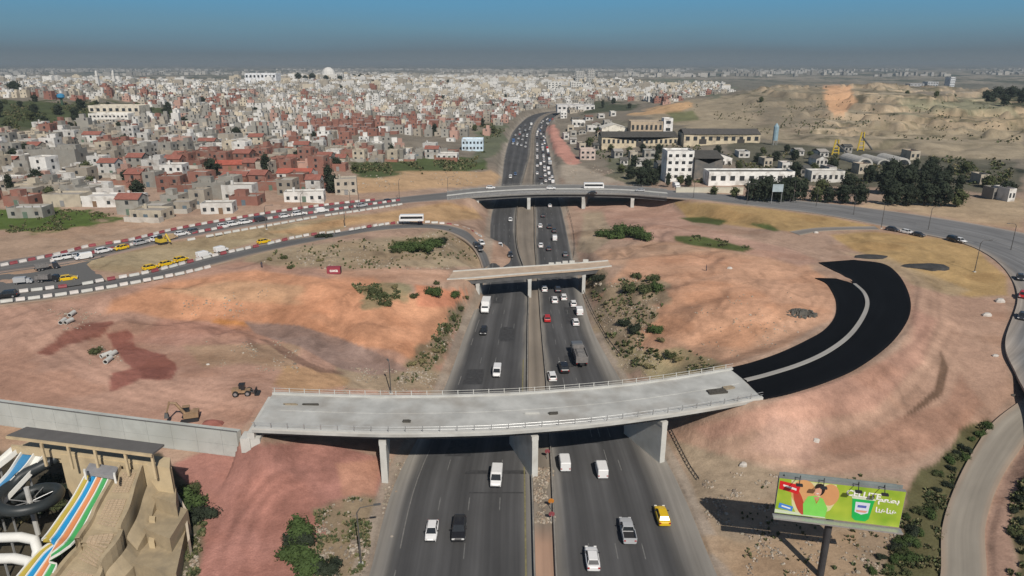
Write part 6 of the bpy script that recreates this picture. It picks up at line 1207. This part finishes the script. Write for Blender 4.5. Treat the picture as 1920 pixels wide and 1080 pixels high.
art('cream_swirl', [(U*.10, V*.98), (U*.46, V*.98), (U*.49, V*.6), (U*.44, V*.25), (U*.33, V*.04), (U*.18, V*.04), (U*.13, V*.3)], (.62, .60, .33), 1)
art('melon', ell(U*.21, V*.66, U*.10, V*.36, rot=.1), (.62, .33, .14), 2); art('melon_right', ell(U*.42, V*.68, U*.075, V*.30), (.60, .30, .13), 2)
art('red_slice', ell(U*.185, V*.40, U*.035, V*.38, rot=.35), (.45, .06, .03), 3)
art('red_banner', [(U*.01, V*.93), (U*.01, V*.70), (U*.17, V*.60), (U*.18, V*.86)], (.60, .015, .02), 4)
art('blue_label', [(U*.03, V*.31), (U*.025, V*.17), (U*.14, V*.10), (U*.145, V*.24)], (.06, .22, .60), 4)
art('pale_strip', [(U*.0, V*.12), (U*.0, V*.02), (U*.42, V*.02), (U*.40, V*.06)], (.55, .62, .45), 2)
art('green_shirt', [(U*.235, V*.05), (U*.22, V*.35), (U*.25, V*.58), (U*.31, V*.62), (U*.37, V*.56), (U*.42, V*.30), (U*.41, V*.05)], (.20, .62, .10), 5)
art('neck', [(U*.295, V*.58), (U*.31, V*.50), (U*.335, V*.48), (U*.345, V*.60)], (.55, .27, .17), 6); art('hair', ell(U*.335, V*.80, U*.042, V*.17), (.02, .012, .01), 6); art('face', ell(U*.322, V*.745, U*.030, V*.135), (.62, .33, .22), 7)
art('fringe', [(U*.292, V*.80), (U*.30, V*.92), (U*.35, V*.94), (U*.362, V*.78), (U*.34, V*.86)], (.02, .012, .01), 8)
art('smile', [(U*.308, V*.70), (U*.338, V*.70), (U*.322, V*.66)], (.7, .65, .6), 8); art('red_collar', [(U*.305, V*.56), (U*.325, V*.40), (U*.345, V*.56), (U*.325, V*.45)], (.55, .08, .03), 8)
art('cup', [(U*.60, V*.66), (U*.775, V*.66), (U*.755, V*.14), (U*.73, V*.06), (U*.65, V*.06), (U*.62, V*.14)], (.01, .42, .08), 3); art('cup_label', [(U*.63, V*.58), (U*.745, V*.58), (U*.74, V*.30), (U*.69, V*.24), (U*.635, V*.30)], (.62, .66, .75), 4); art('cup_mark', [(U*.65, V*.50), (U*.72, V*.50), (U*.72, V*.43), (U*.65, V*.43)], (.08, .12, .4), 5); art('cup_band', [(U*.64, V*.36), (U*.735, V*.36), (U*.72, V*.30), (U*.65, V*.30)], (.65, .3, .22), 5)
art('cup_lid', [(U*.59, V*.72), (U*.785, V*.70), (U*.78, V*.66), (U*.60, V*.66)], (.6, .66, .5), 4)
whitep = mat('print_white', (.80, .80, .76), .5, noise=.03)
def textmesh(name, body, size, u, v, k, sx_=1, bold=.02, rot=0, m=None):
    cu = bpy.data.curves.new('tmp', 'FONT'); cu.body = body; cu.size = size; cu.offset = bold; cu.align_x = 'LEFT'; to = bpy.data.objects.new('tmp', cu); COL.objects.link(to)
    bpy.context.view_layer.update(); dg = bpy.context.evaluated_depsgraph_get(); me = bpy.data.meshes.new_from_object(to.evaluated_get(dg)); bpy.data.objects.remove(to); me.name = name; me.materials.clear(); me.materials.append(m or whitep)
    o = link(name, me, poster); o.location = (-Wb/2+u, .06-.004*k, zb_-.6+v); o.rotation_euler = (math.pi/2, -rot, 0); o.scale = (sx_, 1, 1); return o
textmesh('lettering', 'CELLITE', 1.05, U*.545, V*.74, 9, 1.0, .035, -.04); textmesh('arabic_lettering', '\uFEE1\uFECC\uFEC4\uFE91', .95, U*.80, V*.66, 9, 1.2, .03); textmesh('arabic_lettering', '\uFE8E\uFEE8\uFEEB\uFE8E\uFEE8\uFEEB', .95, U*.79, V*.36, 9, 1.0, .03)
art('banner_strokes', [(U*.04, V*.84), (U*.04, V*.79), (U*.15, V*.70), (U*.15, V*.76)], (.75, .72, .70), 9); art('label_strokes', [(U*.05, V*.25), (U*.05, V*.21), (U*.125, V*.16), (U*.125, V*.20)], (.75, .78, .80), 9)
for k, u in enumerate((.14, .33, .60, .80)):
    q = MB(); x0 = -Wb/2+U*u; q.tube([(x0+.5, .5, zb_-.6+Hb-.1), (x0+.3, -.2, zb_-.6+Hb+.75), (x0, -1.4, zb_-.6+Hb+.35)], .05, 5); l_ = q.build('lamp_arm', blackp, bb); q = MB(); q.box(x0, -1.5, zb_-.6+Hb+.2, .7, .35, .22); q.build('spotlight', blackp, bb)
# ================================================================ machines on the earthworks
mach = mat('machine_tan', (.30, .20, .12), .6, noise=.25, scale=1.5)
def W2(root, m, name, *boxes):
    q = MB()
    for b_ in boxes: q.box(*b_)
    return q.build(name, m, root)
x, y, z = place(357, 787); ex = empty('excavator', (x, y, z), .3); ex.scale = (.72,)*3; tag(ex, 'tan excavator with raised boom on the red soil behind the retaining wall', 'excavator')
for s_ in (-1, 1): q = MB(); q.loft([[(yy_, s_*1.15-.28, zz) for yy_, zz in ((-1.9, .35), (-1.6, .0), (1.6, 0), (1.9, .35), (1.6, .75), (-1.6, .75))], [(yy_, s_*1.15+.28, zz) for yy_, zz in ((-1.9, .35), (-1.6, .0), (1.6, 0), (1.9, .35), (1.6, .75), (-1.6, .75))]]); o = q.build('track', blackp, ex); fix_normals(o)
W2(ex, mach, 'house_body', (.4, 0, .9, 3.0, 2.3, 1.0, 0), (1.3, 0, 1.9, 1.3, 2.2, .25)); W2(ex, vglass, 'cab', (-.6, .65, 1.9, 1.4, 1.0, 1.15)); W2(ex, mach, 'cab_roof', (-.6, .65, 3.05, 1.5, 1.1, .12))
q = MB(); q.tube([(-.8, -.3, 1.8), (-2.4, -.3, 4.6), (-3.6, -.3, 4.9)], [.32, .34, .22], 6); q.build('boom', mach, ex); q = MB(); q.tube([(-3.5, -.3, 5.1), (-4.4, -.3, 2.6)], [.25, .18], 6); q.build('stick', mach, ex); q = MB(); q.box(-4.5, -.3, 1.5, .9, 1.1, 1.0, taper=.7); q.build('bucket', darkc, ex)
x, y, z = place(372, 792); q = MB(); q.loft([[(a*w*1.9, b*w*1.0, h) for a, b in ((-1, -.6), (0, -1), (1, -.6), (1, .5), (0, 1), (-1, .6))] for h, w in ((-.3, 1), (.35, .75), (.7, .25))]); o = q.build('spoil_heap', mat('red_spoil', (.25, .10, .08), .95, noise=.2)); o.location = (x+2.5, y-.5, z); tag(o, 'small dark red heap of soil beside the tan excavator', 'soil heap')
x, y, z = place(455, 740); ld = empty('wheel_loader', (x, y, z), .15); ld.scale = (.70,)*3; tag(ld, 'dark and tan wheel loader on the red soil beside the front bridge', 'loader')
wm_ = wheel_mesh(.7, .5); hm_ = hub_mesh(.7, .5)
for a, b in ((-1.4, -1), (-1.4, 1), (1.4, -1), (1.4, 1)): o = link('wheel', wm_, ld); o.rotation_euler.z = math.pi/2; o.location = (a, b, 0); link('hub', mat and hm_, o)
W2(ld, mach, 'engine_body', (-1.2, 0, .8, 2.2, 1.5, 1.0), (.9, 0, .7, 2.0, 1.3, .7)); W2(ld, vglass, 'cab', (.1, 0, 1.5, 1.3, 1.3, 1.3)); W2(ld, blackp, 'cab_roof', (.1, 0, 2.8, 1.45, 1.45, .12))
q = MB(); q.tube([(.9, .5, 1.4), (3.0, .5, .6)], .14, 5); q.tube([(.9, -.5, 1.4), (3.0, -.5, .6)], .14, 5); q.tube([(2.4, -.5, .8), (2.4, .5, .8)], .1, 5); q.build('lift_arms', blackp, ld); q = MB(); q.loft([[(3.0, yy_, .2), (4.0, yy_, .15), (4.1, yy_, .3), (3.3, yy_, .4), (3.2, yy_, 1.3), (3.0, yy_, 1.3)] for yy_ in (-1.3, 1.3)]); o = q.build('bucket', blackp, ld); fix_normals(o)
x, y, z = place(303, 458); r2 = empty('excavator', (x, y, z), 2.6); tag(r2, 'yellow excavator working beside the upper left road', 'excavator'); 
q = MB(); q.box(0, 0, 0, 3.2, 2.2, .7); q.build('tracks', blackp, r2); W2(r2, yel, 'house_body', (0, 0, .8, 2.8, 2.1, 1.1)); W2(r2, vglass, 'cab', (-.5, .5, 1.9, 1.2, .9, 1.0)); q = MB(); q.tube([(-.9, -.3, 1.6), (-2.6, -.3, 3.4), (-4.2, -.3, 1.2)], .25, 5); q.build('boom', yel, r2)
# red container with white lettering
x, y, z = place(627, 512); ct = empty('container', (x, y, z), .05); tag(ct, 'small red container with white lettering on the plateau left of the highway', 'container'); ct.scale = (.75,)*3; cred = mat('container_red', (.28, .05, .07), .6, noise=.1)
q = MB(); q.box(0, 0, 0, 4.6, 2.2, 2.3)
for k in range(14): q.box(-2.1+k*.32, -1.13, .15, .12, .06, 2.0)
q.build('shell', cred, ct); W2(ct, blackp, 'door', (2.32, 0, .1, .05, 2.0, 2.1))
cu = bpy.data.curves.new('tmp', 'FONT'); cu.body = 'coca'; cu.size = 1.5; cu.offset = .05; to = bpy.data.objects.new('tmp', cu); COL.objects.link(to); bpy.context.view_layer.update(); me_ = bpy.data.meshes.new_from_object(to.evaluated_get(bpy.context.evaluated_depsgraph_get())); bpy.data.objects.remove(to); me_.materials.clear(); me_.materials.append(whitep)
o = link('lettering', me_, ct); o.location = (-1.3, -1.175, .8); o.rotation_euler = (math.pi/2, 0, 0)
# concrete pipes, blocks, rubble heap
holem = mat('pipe_inside_shade', (.02, .02, .02), .9)  # near-black plug fills each pipe, its colour standing for the shade inside
for i, (px, py) in enumerate([(135, 592), (118, 606), (129, 606), (199, 669), (210, 668), (203, 679)]):
    x, y, z = place(px, py); root = empty('concrete_pipe', (x, y, z), random.uniform(-.5, .5)); r_ = .46; n = 14; q = MB()
    q.loft([[(k_*r_*math.cos(2*math.pi*j/n), yy_, r_+k_*r_*math.sin(2*math.pi*j/n)) for j in range(n)] for yy_, k_ in ((1.2, 1), (-1.0, 1), (-1.0, .78), (.9, .78))], cap=True); o = q.build('ring', concl, root); fix_normals(o)
    q = MB(); q.loft([[(.77*r_*math.cos(2*math.pi*j/n), yy_, r_+.77*r_*math.sin(2*math.pi*j/n)) for j in range(n)] for yy_ in (-.85, .8)]); q.build('bore_shade_plug', holem, root)
    tag(root, 'dark-mouthed concrete pipe, %s' % ['topmost of the three below the left road', 'lower left of the three below the left road', 'lower right of the three below the left road', 'upper left of the three by the small bush', 'upper right of the three by the small bush', 'lowest of the three by the small bush'][i], 'pipe', 'concrete pipes')
for i, (px, py, w, lab) in enumerate(((1368, 504, 1.5, 'white stone block on the orange mound inside the ramp loop'), (390, 684, .7, 'single white stone on the pink plateau'), (1875, 566, 2.4, 'pile of white slabs beside the ring road at right'), (1850, 592, 2.0, 'pale slab heap left of the ring road bend'), (1866, 668, 1.2, 'small white block at the ring road edge'), (1530, 826, 1.0, 'pale boulder alone on the slope below the asphalt ramp'), (1900, 742, .9, 'dark boulder at the right edge above the gravel road'), (1394, 872, 1.3, 'boulder with a dark side at the foot of the slope'), (1530, 437, 1.6, 'white heap at the junction of the dirt track and slip road'))):
    x, y, z = place(px, py); q = MB(); n = 7; dk = 'dark' in lab and 'side' not in lab
    q.loft([[(w*k_*math.cos(6.283*j/n)*random.uniform(.4, .6), w*.7*k_*math.sin(6.283*j/n)*random.uniform(.4, .6), h*w) for j in range(n)] for h, k_ in ((-.3, 1), (.15, 1), (.34, .6))]); o = q.build('stone_block', mat('dark_rock', (.08, .07, .06)) if dk else mat('white_rock', (.50, .47, .43), noise=.2)); o.location = (x, y, z); tag(o, lab, 'stone')
x, y, z = place(1500, 590); q = MB(); 
for k in range(70):
    a = random.uniform(0, 6.28); d_ = random.random()**.6; q.box(3.6*d_*math.cos(a), 2.6*d_*math.sin(a), -.2, random.uniform(.5, 1.5), random.uniform(.3, .8), .2+.9*(1-d_)+random.uniform(.1, .5), random.uniform(0, 3), taper=.7)
o = q.build('debris_heap', mat('asphalt_debris', (.12, .115, .10), .95, noise=.35, scale=1.2)); o.location = (x, y, z); tag(o, 'dark heap of broken asphalt slabs inside the ramp loop', 'debris heap')
for px, py, w, lab in ((1632, 482, 5.5, 'flat dark heap of asphalt left of the ring road, nearest the fresh ramp'), (1735, 500, 7, 'larger flat dark heap of asphalt right of the fresh ramp')):
    x, y, z = place(px, py); q = MB(); n = 12; q.loft([[(w*k_*math.cos(6.283*j/n)*random.uniform(.85, 1.1), w*.45*k_*math.sin(6.283*j/n)*random.uniform(.8, 1.1), h) for j in range(n)] for h, k_ in ((-.4, 1), (.25, .9), (.55, .5))]); o = q.build('asphalt_heap', mat('asphalt_pile', (.045, .045, .045), .95, noise=.3)); o.location = (x, y, z); tag(o, lab, 'asphalt heap')
# people standing on the plateau
skin = mat('skin', (.40, .24, .16), .7, noise=.05); cloth = mat('dark_clothes', (.05, .05, .07), .9, noise=.1); hairm = mat('hair', (.02, .015, .012), .9)
def person(px, py, lab, rz):
    x, y, z = place(px, py); me = bpy.data.meshes.new('person'); V_ = [(0, 0, .95), (0, 0, 1.2), (0, 0, 1.42), (0, 0, 1.52), (0, .02, 1.64), (-.1, 0, .88), (-.11, .03, .48), (-.12, 0, .06), (-.12, .14, .03), (.1, 0, .88), (.13, -.05, .48), (.14, -.1, .06), (.14, .04, .03), (-.19, 0, 1.40), (-.25, -.02, 1.12), (-.24, .08, .88), (-.24, .11, .80), (.19, 0, 1.40), (.25, .02, 1.12), (.22, .12, .90), (.21, .15, .82)]
    E_ = [(0, 1), (1, 2), (2, 3), (3, 4), (0, 5), (5, 6), (6, 7), (7, 8), (0, 9), (9, 10), (10, 11), (11, 12), (2, 13), (13, 14), (14, 15), (15, 16), (2, 17), (17, 18), (18, 19), (19, 20)]
    Rr = [.15, .14, .15, .055, .105, .095, .07, .05, .045, .095, .07, .05, .045, .07, .05, .035, .035, .07, .05, .035, .035]
    me.from_pydata(V_, E_, []); o = link('person', me, None, (x, y, z), rz); md = o.modifiers.new('skin', 'SKIN'); sv = me.skin_vertices[0] if me.skin_vertices else None
    if sv is None:
        bm = bmesh.new(); bm.from_mesh(me); bm.verts.layers.skin.verify(); bm.to_mesh(me); bm.free(); sv = me.skin_vertices[0]
    for i, r_ in enumerate(Rr): sv.data[i].radius = (r_, r_*.8 if i in (0, 1, 2) else r_)
    sv.data[0].use_root = True; o.modifiers.new('sub', 'SUBSURF').render_levels = 2; me.materials.append(cloth)
    tag(o, lab, 'person'); q = MB(); q.loft([[(.085*k_*math.cos(6.283*j/9), .02+.09*k_*math.sin(6.283*j/9), h) for j in range(9)] for h, k_ in ((1.58, .9), (1.66, 1.03), (1.72, .9), (1.78, .4))]); q.build('hair', hairm, o); q = MB(); q.box(0, .11, 1.56, .12, .05, .14, taper=.8); q.build('face', skin, o)
person(491, 502, 'person in dark clothes standing on the plateau below the lower left road', .4); person(683, 470, 'person in dark clothes standing on the pale ground above the middle bridge', 2.2); person(1324, 508, 'person in dark clothes standing on the orange mound inside the ramp loop', 1.2)
# ================================================================ water park, bottom left corner
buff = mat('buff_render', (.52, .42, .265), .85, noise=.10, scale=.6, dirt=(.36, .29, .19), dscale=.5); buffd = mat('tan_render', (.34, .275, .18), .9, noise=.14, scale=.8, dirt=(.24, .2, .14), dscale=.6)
def P3(px, py, z): return G3(px, py, z)
def slab(name, pts, thick, m, root=None, down=True):
    """polygon of (px, py, z) corners extruded downwards"""
    t = [P3(*p) for p in pts]; o0 = Vector(root.location) if root else Vector((0, 0, 0)); n = len(t); q = MB(); th = thick if isinstance(thick, (list, tuple)) else [thick]*n
    q.add([tuple(Vector(p)-o0) for p in t]+[(p[0]-o0.x, p[1]-o0.y, p[2]-o0.z-h) for p, h in zip(t, th)], [tuple(range(n)), tuple(range(2*n-1, n-1, -1))]+[(i, i+n, (i+1) % n+n, (i+1) % n) for i in range(n)])
    o = q.build(name, m, root); fix_normals(o); return o
tw = empty('slide_tower', (*G(200, 850, 9.2), 0)); tag(tw, 'buff rendered slide tower building with a flat grey canopy in the bottom left corner', 'building')
# canopy on posts
slab('canopy', [(12, 816, 13), (50, 800, 13), (308, 833, 13), (286, 850, 13)], .25, mat('canopy_sheet', (.12, .115, .11), .8, noise=.1), tw)
slab('canopy_fascia', [(10, 819, 12.9), (12, 816.5, 12.9), (286, 850.5, 12.9), (284, 854, 12.9)], .3, buff, tw)
for k, px in enumerate((75, 125, 175, 232, 283)):
    for dy, zt in ((0, 12.7),):
        x, y = G(px, 824+px*.107, 12.7); q = MB(); q.box(x-tw.location.x, y-tw.location.y+.2, 9.2, .28, .28, 3.45); q.build('canopy_post', buff, tw)
# platform and its front wall
slab('platform', [(20, 842, 9.2), (60, 826, 9.2), (318, 858, 9.2), (300, 884, 9.2)], 1.0, buff, tw)
slab('front_wall', [(112, 852, 9.9), (113, 849, 9.9), (322, 876, 9.9), (321, 879, 9.9)], 10.5, buff, tw); slab('parapet', [(20, 836, 10.3), (22, 833, 10.3), (300, 866, 10.3), (299, 869, 10.3)], 1.1, buff, tw)
slab('corner_block', [(276, 872, 10.4), (290, 855, 10.4), (319, 858, 10.4), (318, 878, 10.4)], 11.5, buff, tw)
# stepped masses going down to the right-hand path
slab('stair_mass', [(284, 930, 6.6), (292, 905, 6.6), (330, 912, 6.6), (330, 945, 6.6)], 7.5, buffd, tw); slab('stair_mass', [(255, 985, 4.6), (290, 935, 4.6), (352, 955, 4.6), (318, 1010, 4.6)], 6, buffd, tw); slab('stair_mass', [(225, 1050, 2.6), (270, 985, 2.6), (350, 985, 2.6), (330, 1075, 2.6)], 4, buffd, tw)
for px, py, z_ in ((283, 935, 6.2), (285, 975, 5), (284, 1015, 3.6)): slab('column', [(px-6, py, z_), (px-5, py-8, z_), (px+6, py-7, z_), (px+5, py+1, z_)], z_+1, buff, tw)
slab('wall', [(345, 965, 3.6), (349, 960, 3.6), (356, 1010, 2.8), (352, 1016, 2.8)], 4.5, mat('pale_buff', (.55, .47, .36)), tw)
slab('wall', [(318, 905, 5.0), (321, 902, 5.0), (352, 958, 3.4), (349, 962, 3.4)], 5, mat('pale_buff', (.55, .47, .36)), tw)
def sweep(name, path, half, prof, m, root, loc=None):
    """flat ribbon slide: path of (x,y,z); prof list of (offset across, height) closed"""
    rings = []; P_ = [Vector(p) for p in path]; o0 = Vector(root.location) if root else Vector((0, 0, 0))
    for i, p in enumerate(P_):
        t = (P_[min(i+1, len(P_)-1)]-P_[max(i-1, 0)]); side = Vector((t.y, -t.x, 0)).normalized()
        side = -side
        rings.append([tuple(p-o0+side*(a*abs(half[i]))+Vector((0, 0, h))) for a, h in prof])
    q = MB(); q.loft(rings); o = q.build(name, m, root); fix_normals(o); return o
def smoothp(P_, n): return [tuple(v) for v in cr(np.array(P_, float), n)]
# four-lane slide
ctl = [(187, 884, 9.6), (166, 925, 7.9), (142, 965, 6.4), (118, 1003, 5.3), (105, 1020, 5.0), (92, 1042, 3.7), (66, 1080, 2.3), (30, 1135, .8)]
pth = smoothp([P3(*c) for c in ctl], 60); fl = empty('lane_slide', (pth[0][0], pth[0][1], 0)); tag(fl, 'wavy four-lane water slide striped yellow, blue, orange and green', 'water slide')
hwid = 1.75; hw_ = list(np.linspace(1.7, 2.35, 60))
for k, (nm, c) in enumerate((('yellow_lane', (.42, .33, .06)), ('blue_lane', (.02, .24, .48)), ('orange_lane', (.55, .22, .09)), ('green_lane', (.06, .32, .10)))):
    a0, a1 = -1+k*.5+.035, -1+(k+1)*.5-.035; am = (a0+a1)/2; sg = 1
    sweep(nm, pth, hw_, [(a0, 0), (am, -.12), (a1, 0), (a1, -.28), (a0, -.28)], mat('gloss_'+nm, c, .3, noise=.06, spec=.5), fl)
for k in range(5):
    a = -1+k*.5; sweep('lane_divider', pth, hw_, [(a-.04, .16), (a+.04, .16), (a+.04, -.1), (a-.04, -.1)], mat('white_fibreglass', (.70, .70, .66), .4, noise=.05), fl)
for i in range(6, 58, 9):
    q = MB(); p = Vector(pth[i])-Vector(fl.location); q.tube([(p.x, p.y, -1), (p.x, p.y, p.z-.3)], .12, 6); q.build('support_post', steel, fl)
slab('start_platform', [(158, 884, 9.9), (168, 868, 9.9), (222, 875, 9.9), (214, 893, 9.9)], .5, mat('grey_deck', (.27, .27, .28)), fl)
for a_, b_ in ((158, 884), (214, 891)): slab('gate_post', [(a_-2, b_, 10.9), (a_-2, b_-5, 10.9), (a_+2, b_-5, 10.9), (a_+2, b_, 10.9)], 1.2, mat('white_fibreglass'), fl)
# wide tan slide hill with brick-textured steps
ctl = [(246, 880, 9.4), (225, 925, 7.8), (208, 965, 6.6), (192, 1000, 5.2), (182, 1022, 4.8), (160, 1062, 3.0), (130, 1110, 1.6)]
pt2 = smoothp([P3(*c) for c in ctl], 50); sh = empty('stepped_slide', (pt2[0][0], pt2[0][1], 0)); tag(sh, 'wide tan cascade slide with brick-patterned channel right of the striped slide', 'water slide')
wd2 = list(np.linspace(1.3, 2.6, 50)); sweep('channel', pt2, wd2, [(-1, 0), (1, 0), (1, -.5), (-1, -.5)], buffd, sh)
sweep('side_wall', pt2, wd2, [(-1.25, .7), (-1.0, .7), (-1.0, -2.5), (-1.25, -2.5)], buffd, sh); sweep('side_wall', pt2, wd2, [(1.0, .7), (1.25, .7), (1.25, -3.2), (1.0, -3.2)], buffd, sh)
brk = mat('brick_treads', (.46, .36, .25), .9, noise=.2, scale=5); grate = mat('dark_joint', (.10, .085, .06), .9)
for i in range(2, 47, 1):
    if i % 14 in (11, 12, 13): continue
    p = Vector(pt2[i])-Vector(sh.location); t = Vector(pt2[i+1])-Vector(pt2[i]); a = math.atan2(t.y, t.x)+math.pi/2; q = MB()
    for j in range(5): q.box(p.x+math.cos(a)*(-.8+.4*j)*wd2[i]*.7, p.y+math.sin(a)*(-.8+.4*j)*wd2[i]*.7, p.z+.004, .36*wd2[i]*.68, .26, .10, a)
    q.box(p.x, p.y, p.z+.003, 1.6*wd2[i]*.7, .2, .05, a); q.build('tread', brk, sh)
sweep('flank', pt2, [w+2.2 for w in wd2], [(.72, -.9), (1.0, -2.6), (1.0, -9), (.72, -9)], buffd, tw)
# blue and white slides at the far left, dark tube slide with its loop, white tubes
whf = mat('white_fibreglass'); blf = mat('blue_fibreglass', (.05, .20, .38), .35, noise=.08); 
for k, (ctl, m1, w, lab) in enumerate(([[(58, 846, 9.4), (30, 885, 7.8), (-10, 925, 6), (-60, 970, 4)], blf, .9, 'blue chute with white rims at the left edge of the water park'], [[(30, 843, 9.4), (0, 868, 8.2), (-40, 900, 6.5), (-90, 940, 4.5)], whf, .7, 'white chute outermost at the left edge of the water park'], [[(80, 848, 9.4), (52, 885, 7.8), (15, 925, 6), (-35, 975, 4)], whf, .7, 'white chute between the blue one and the dark tube'])):
    pp_ = smoothp([P3(*c) for c in ctl], 30); r_ = empty('chute_slide', (pp_[0][0], pp_[0][1], 0)); tag(r_, lab, 'water slide'); ww = [w]*30
    sweep('channel', pp_, ww, [(-1, 0), (0, -.15), (1, 0), (1, -.25), (0, -.4), (-1, -.25)], m1, r_); sweep('rim', pp_, ww, [(-1.2, .45), (-1, .45), (-1, -.3), (-1.2, -.3)], whf, r_); sweep('rim', pp_, ww, [(1, .45), (1.2, .45), (1.2, -.3), (1, -.3)], whf, r_)
    for i in (8, 18, 27): q = MB(); q.tube([(pp_[i][0]-r_.location.x, pp_[i][1]-r_.location.y, -1), (pp_[i][0]-r_.location.x, pp_[i][1]-r_.location.y, pp_[i][2]-.35)], .14, 6); q.build('support_post', steel, r_)
dtube = mat('dark_tube', (.028, .034, .036), .45, noise=.15, spec=.4)
c0 = Vector(P3(55, 936, 5.6)); pts_ = [P3(108, 858, 8.8), P3(75, 875, 8.2), P3(40, 892, 7.5)]
R0_ = 3.3
for k in range(22):
    a = math.radians(150+ k*20); pts_.append((c0.x+R0_*1.0*math.cos(a), c0.y+R0_*math.sin(a), 6.9-k*.12))
tb = empty('tube_slide', (c0.x, c0.y, 0)); tag(tb, 'dark closed tube slide coiling round a pale mast', 'water slide'); pts_ = smoothp(pts_, 90)
q = MB(); q.tube([(p[0]-c0.x, p[1]-c0.y, p[2]) for p in pts_], .72, 10); q.build('tube', dtube, tb, smooth=True)
q = MB(); q.tube([(0, 0, -1), (0, 0, 7.4)], .32, 10); q.build('mast', mat('pale_mast', (.45, .45, .43)), tb)
for k in range(8): a = k*math.pi/4; q = MB(); q.tube([(0, 0, 5.2), (R0_*math.cos(a), R0_*math.sin(a), 5.6)], .06, 5); q.build('bracket', steel, tb)
for px, py, z_, lab in ((38, 1012, 3.2, 'white arched tube slide, upper of two at the bottom left'), (26, 1052, 2.2, 'white arched tube slide, lower of two in the bottom left corner')):
    c1 = Vector(P3(px, py, z_)); r_ = empty('white_tube_slide', (c1.x, c1.y, 0)); tag(r_, lab, 'water slide'); q = MB()
    q.tube([(-6, .6, z_-.4), (-3, .4, z_), (0, .2, z_+.25), (1.9, -.1, z_), (2.7, -1.0, z_-.8), (2.8, -2.0, z_-2.0)], .62, 12); q.build('tube', whf, r_, smooth=True)
    for a in (-4.5, -1.5, 1.2):
        q = MB(); q.tube([(a, .4, z_-.75), (a, .4, -1)], .15, 6); q.build('support_post', steel, r_)
# palms/undergrowth in the dark gap behind the coil and stones at its foot
group([(100, 905, 'bush2', 1.3), (110, 930, 'bush2', 1.3), (85, 960, 'bush2', 1.0), (118, 950, 'bush1', 1.0), (15, 965, 'bush3', 1.0), (50, 975, 'bush3', .9)], '%s bush from the left in the dark gap behind the coiling slide', 'bushes in the water park', 'shrub', 'shrub')
HZTOP, HZBOT = float(max(gz.max(), 66))+4, float(gz.min())-1
# ================================================================ air
bm = bmesh.new(); bmesh.ops.create_cube(bm, size=1); hz_ = bpy.data.meshes.new('haze'); bm.to_mesh(hz_); bm.free()
hzo = link('haze', hz_); hzo.location = (0, 22000, (HZTOP+HZBOT)/2); hzo.scale = (96000, 96000, HZTOP-HZBOT); tag(hzo, kind='stuff')
m = bpy.data.materials.new('haze'); m.use_nodes = True; n = m.node_tree; n.nodes.clear(); o = n.nodes.new('ShaderNodeOutputMaterial'); v = n.nodes.new('ShaderNodeVolumePrincipled')
v.inputs['Color'].default_value = (.42, .50, .56, 1); v.inputs['Density'].default_value = 0.00015; v.inputs['Anisotropy'].default_value = .0; n.links.new(v.outputs[0], o.inputs['Volume']); hz_.materials.append(m)
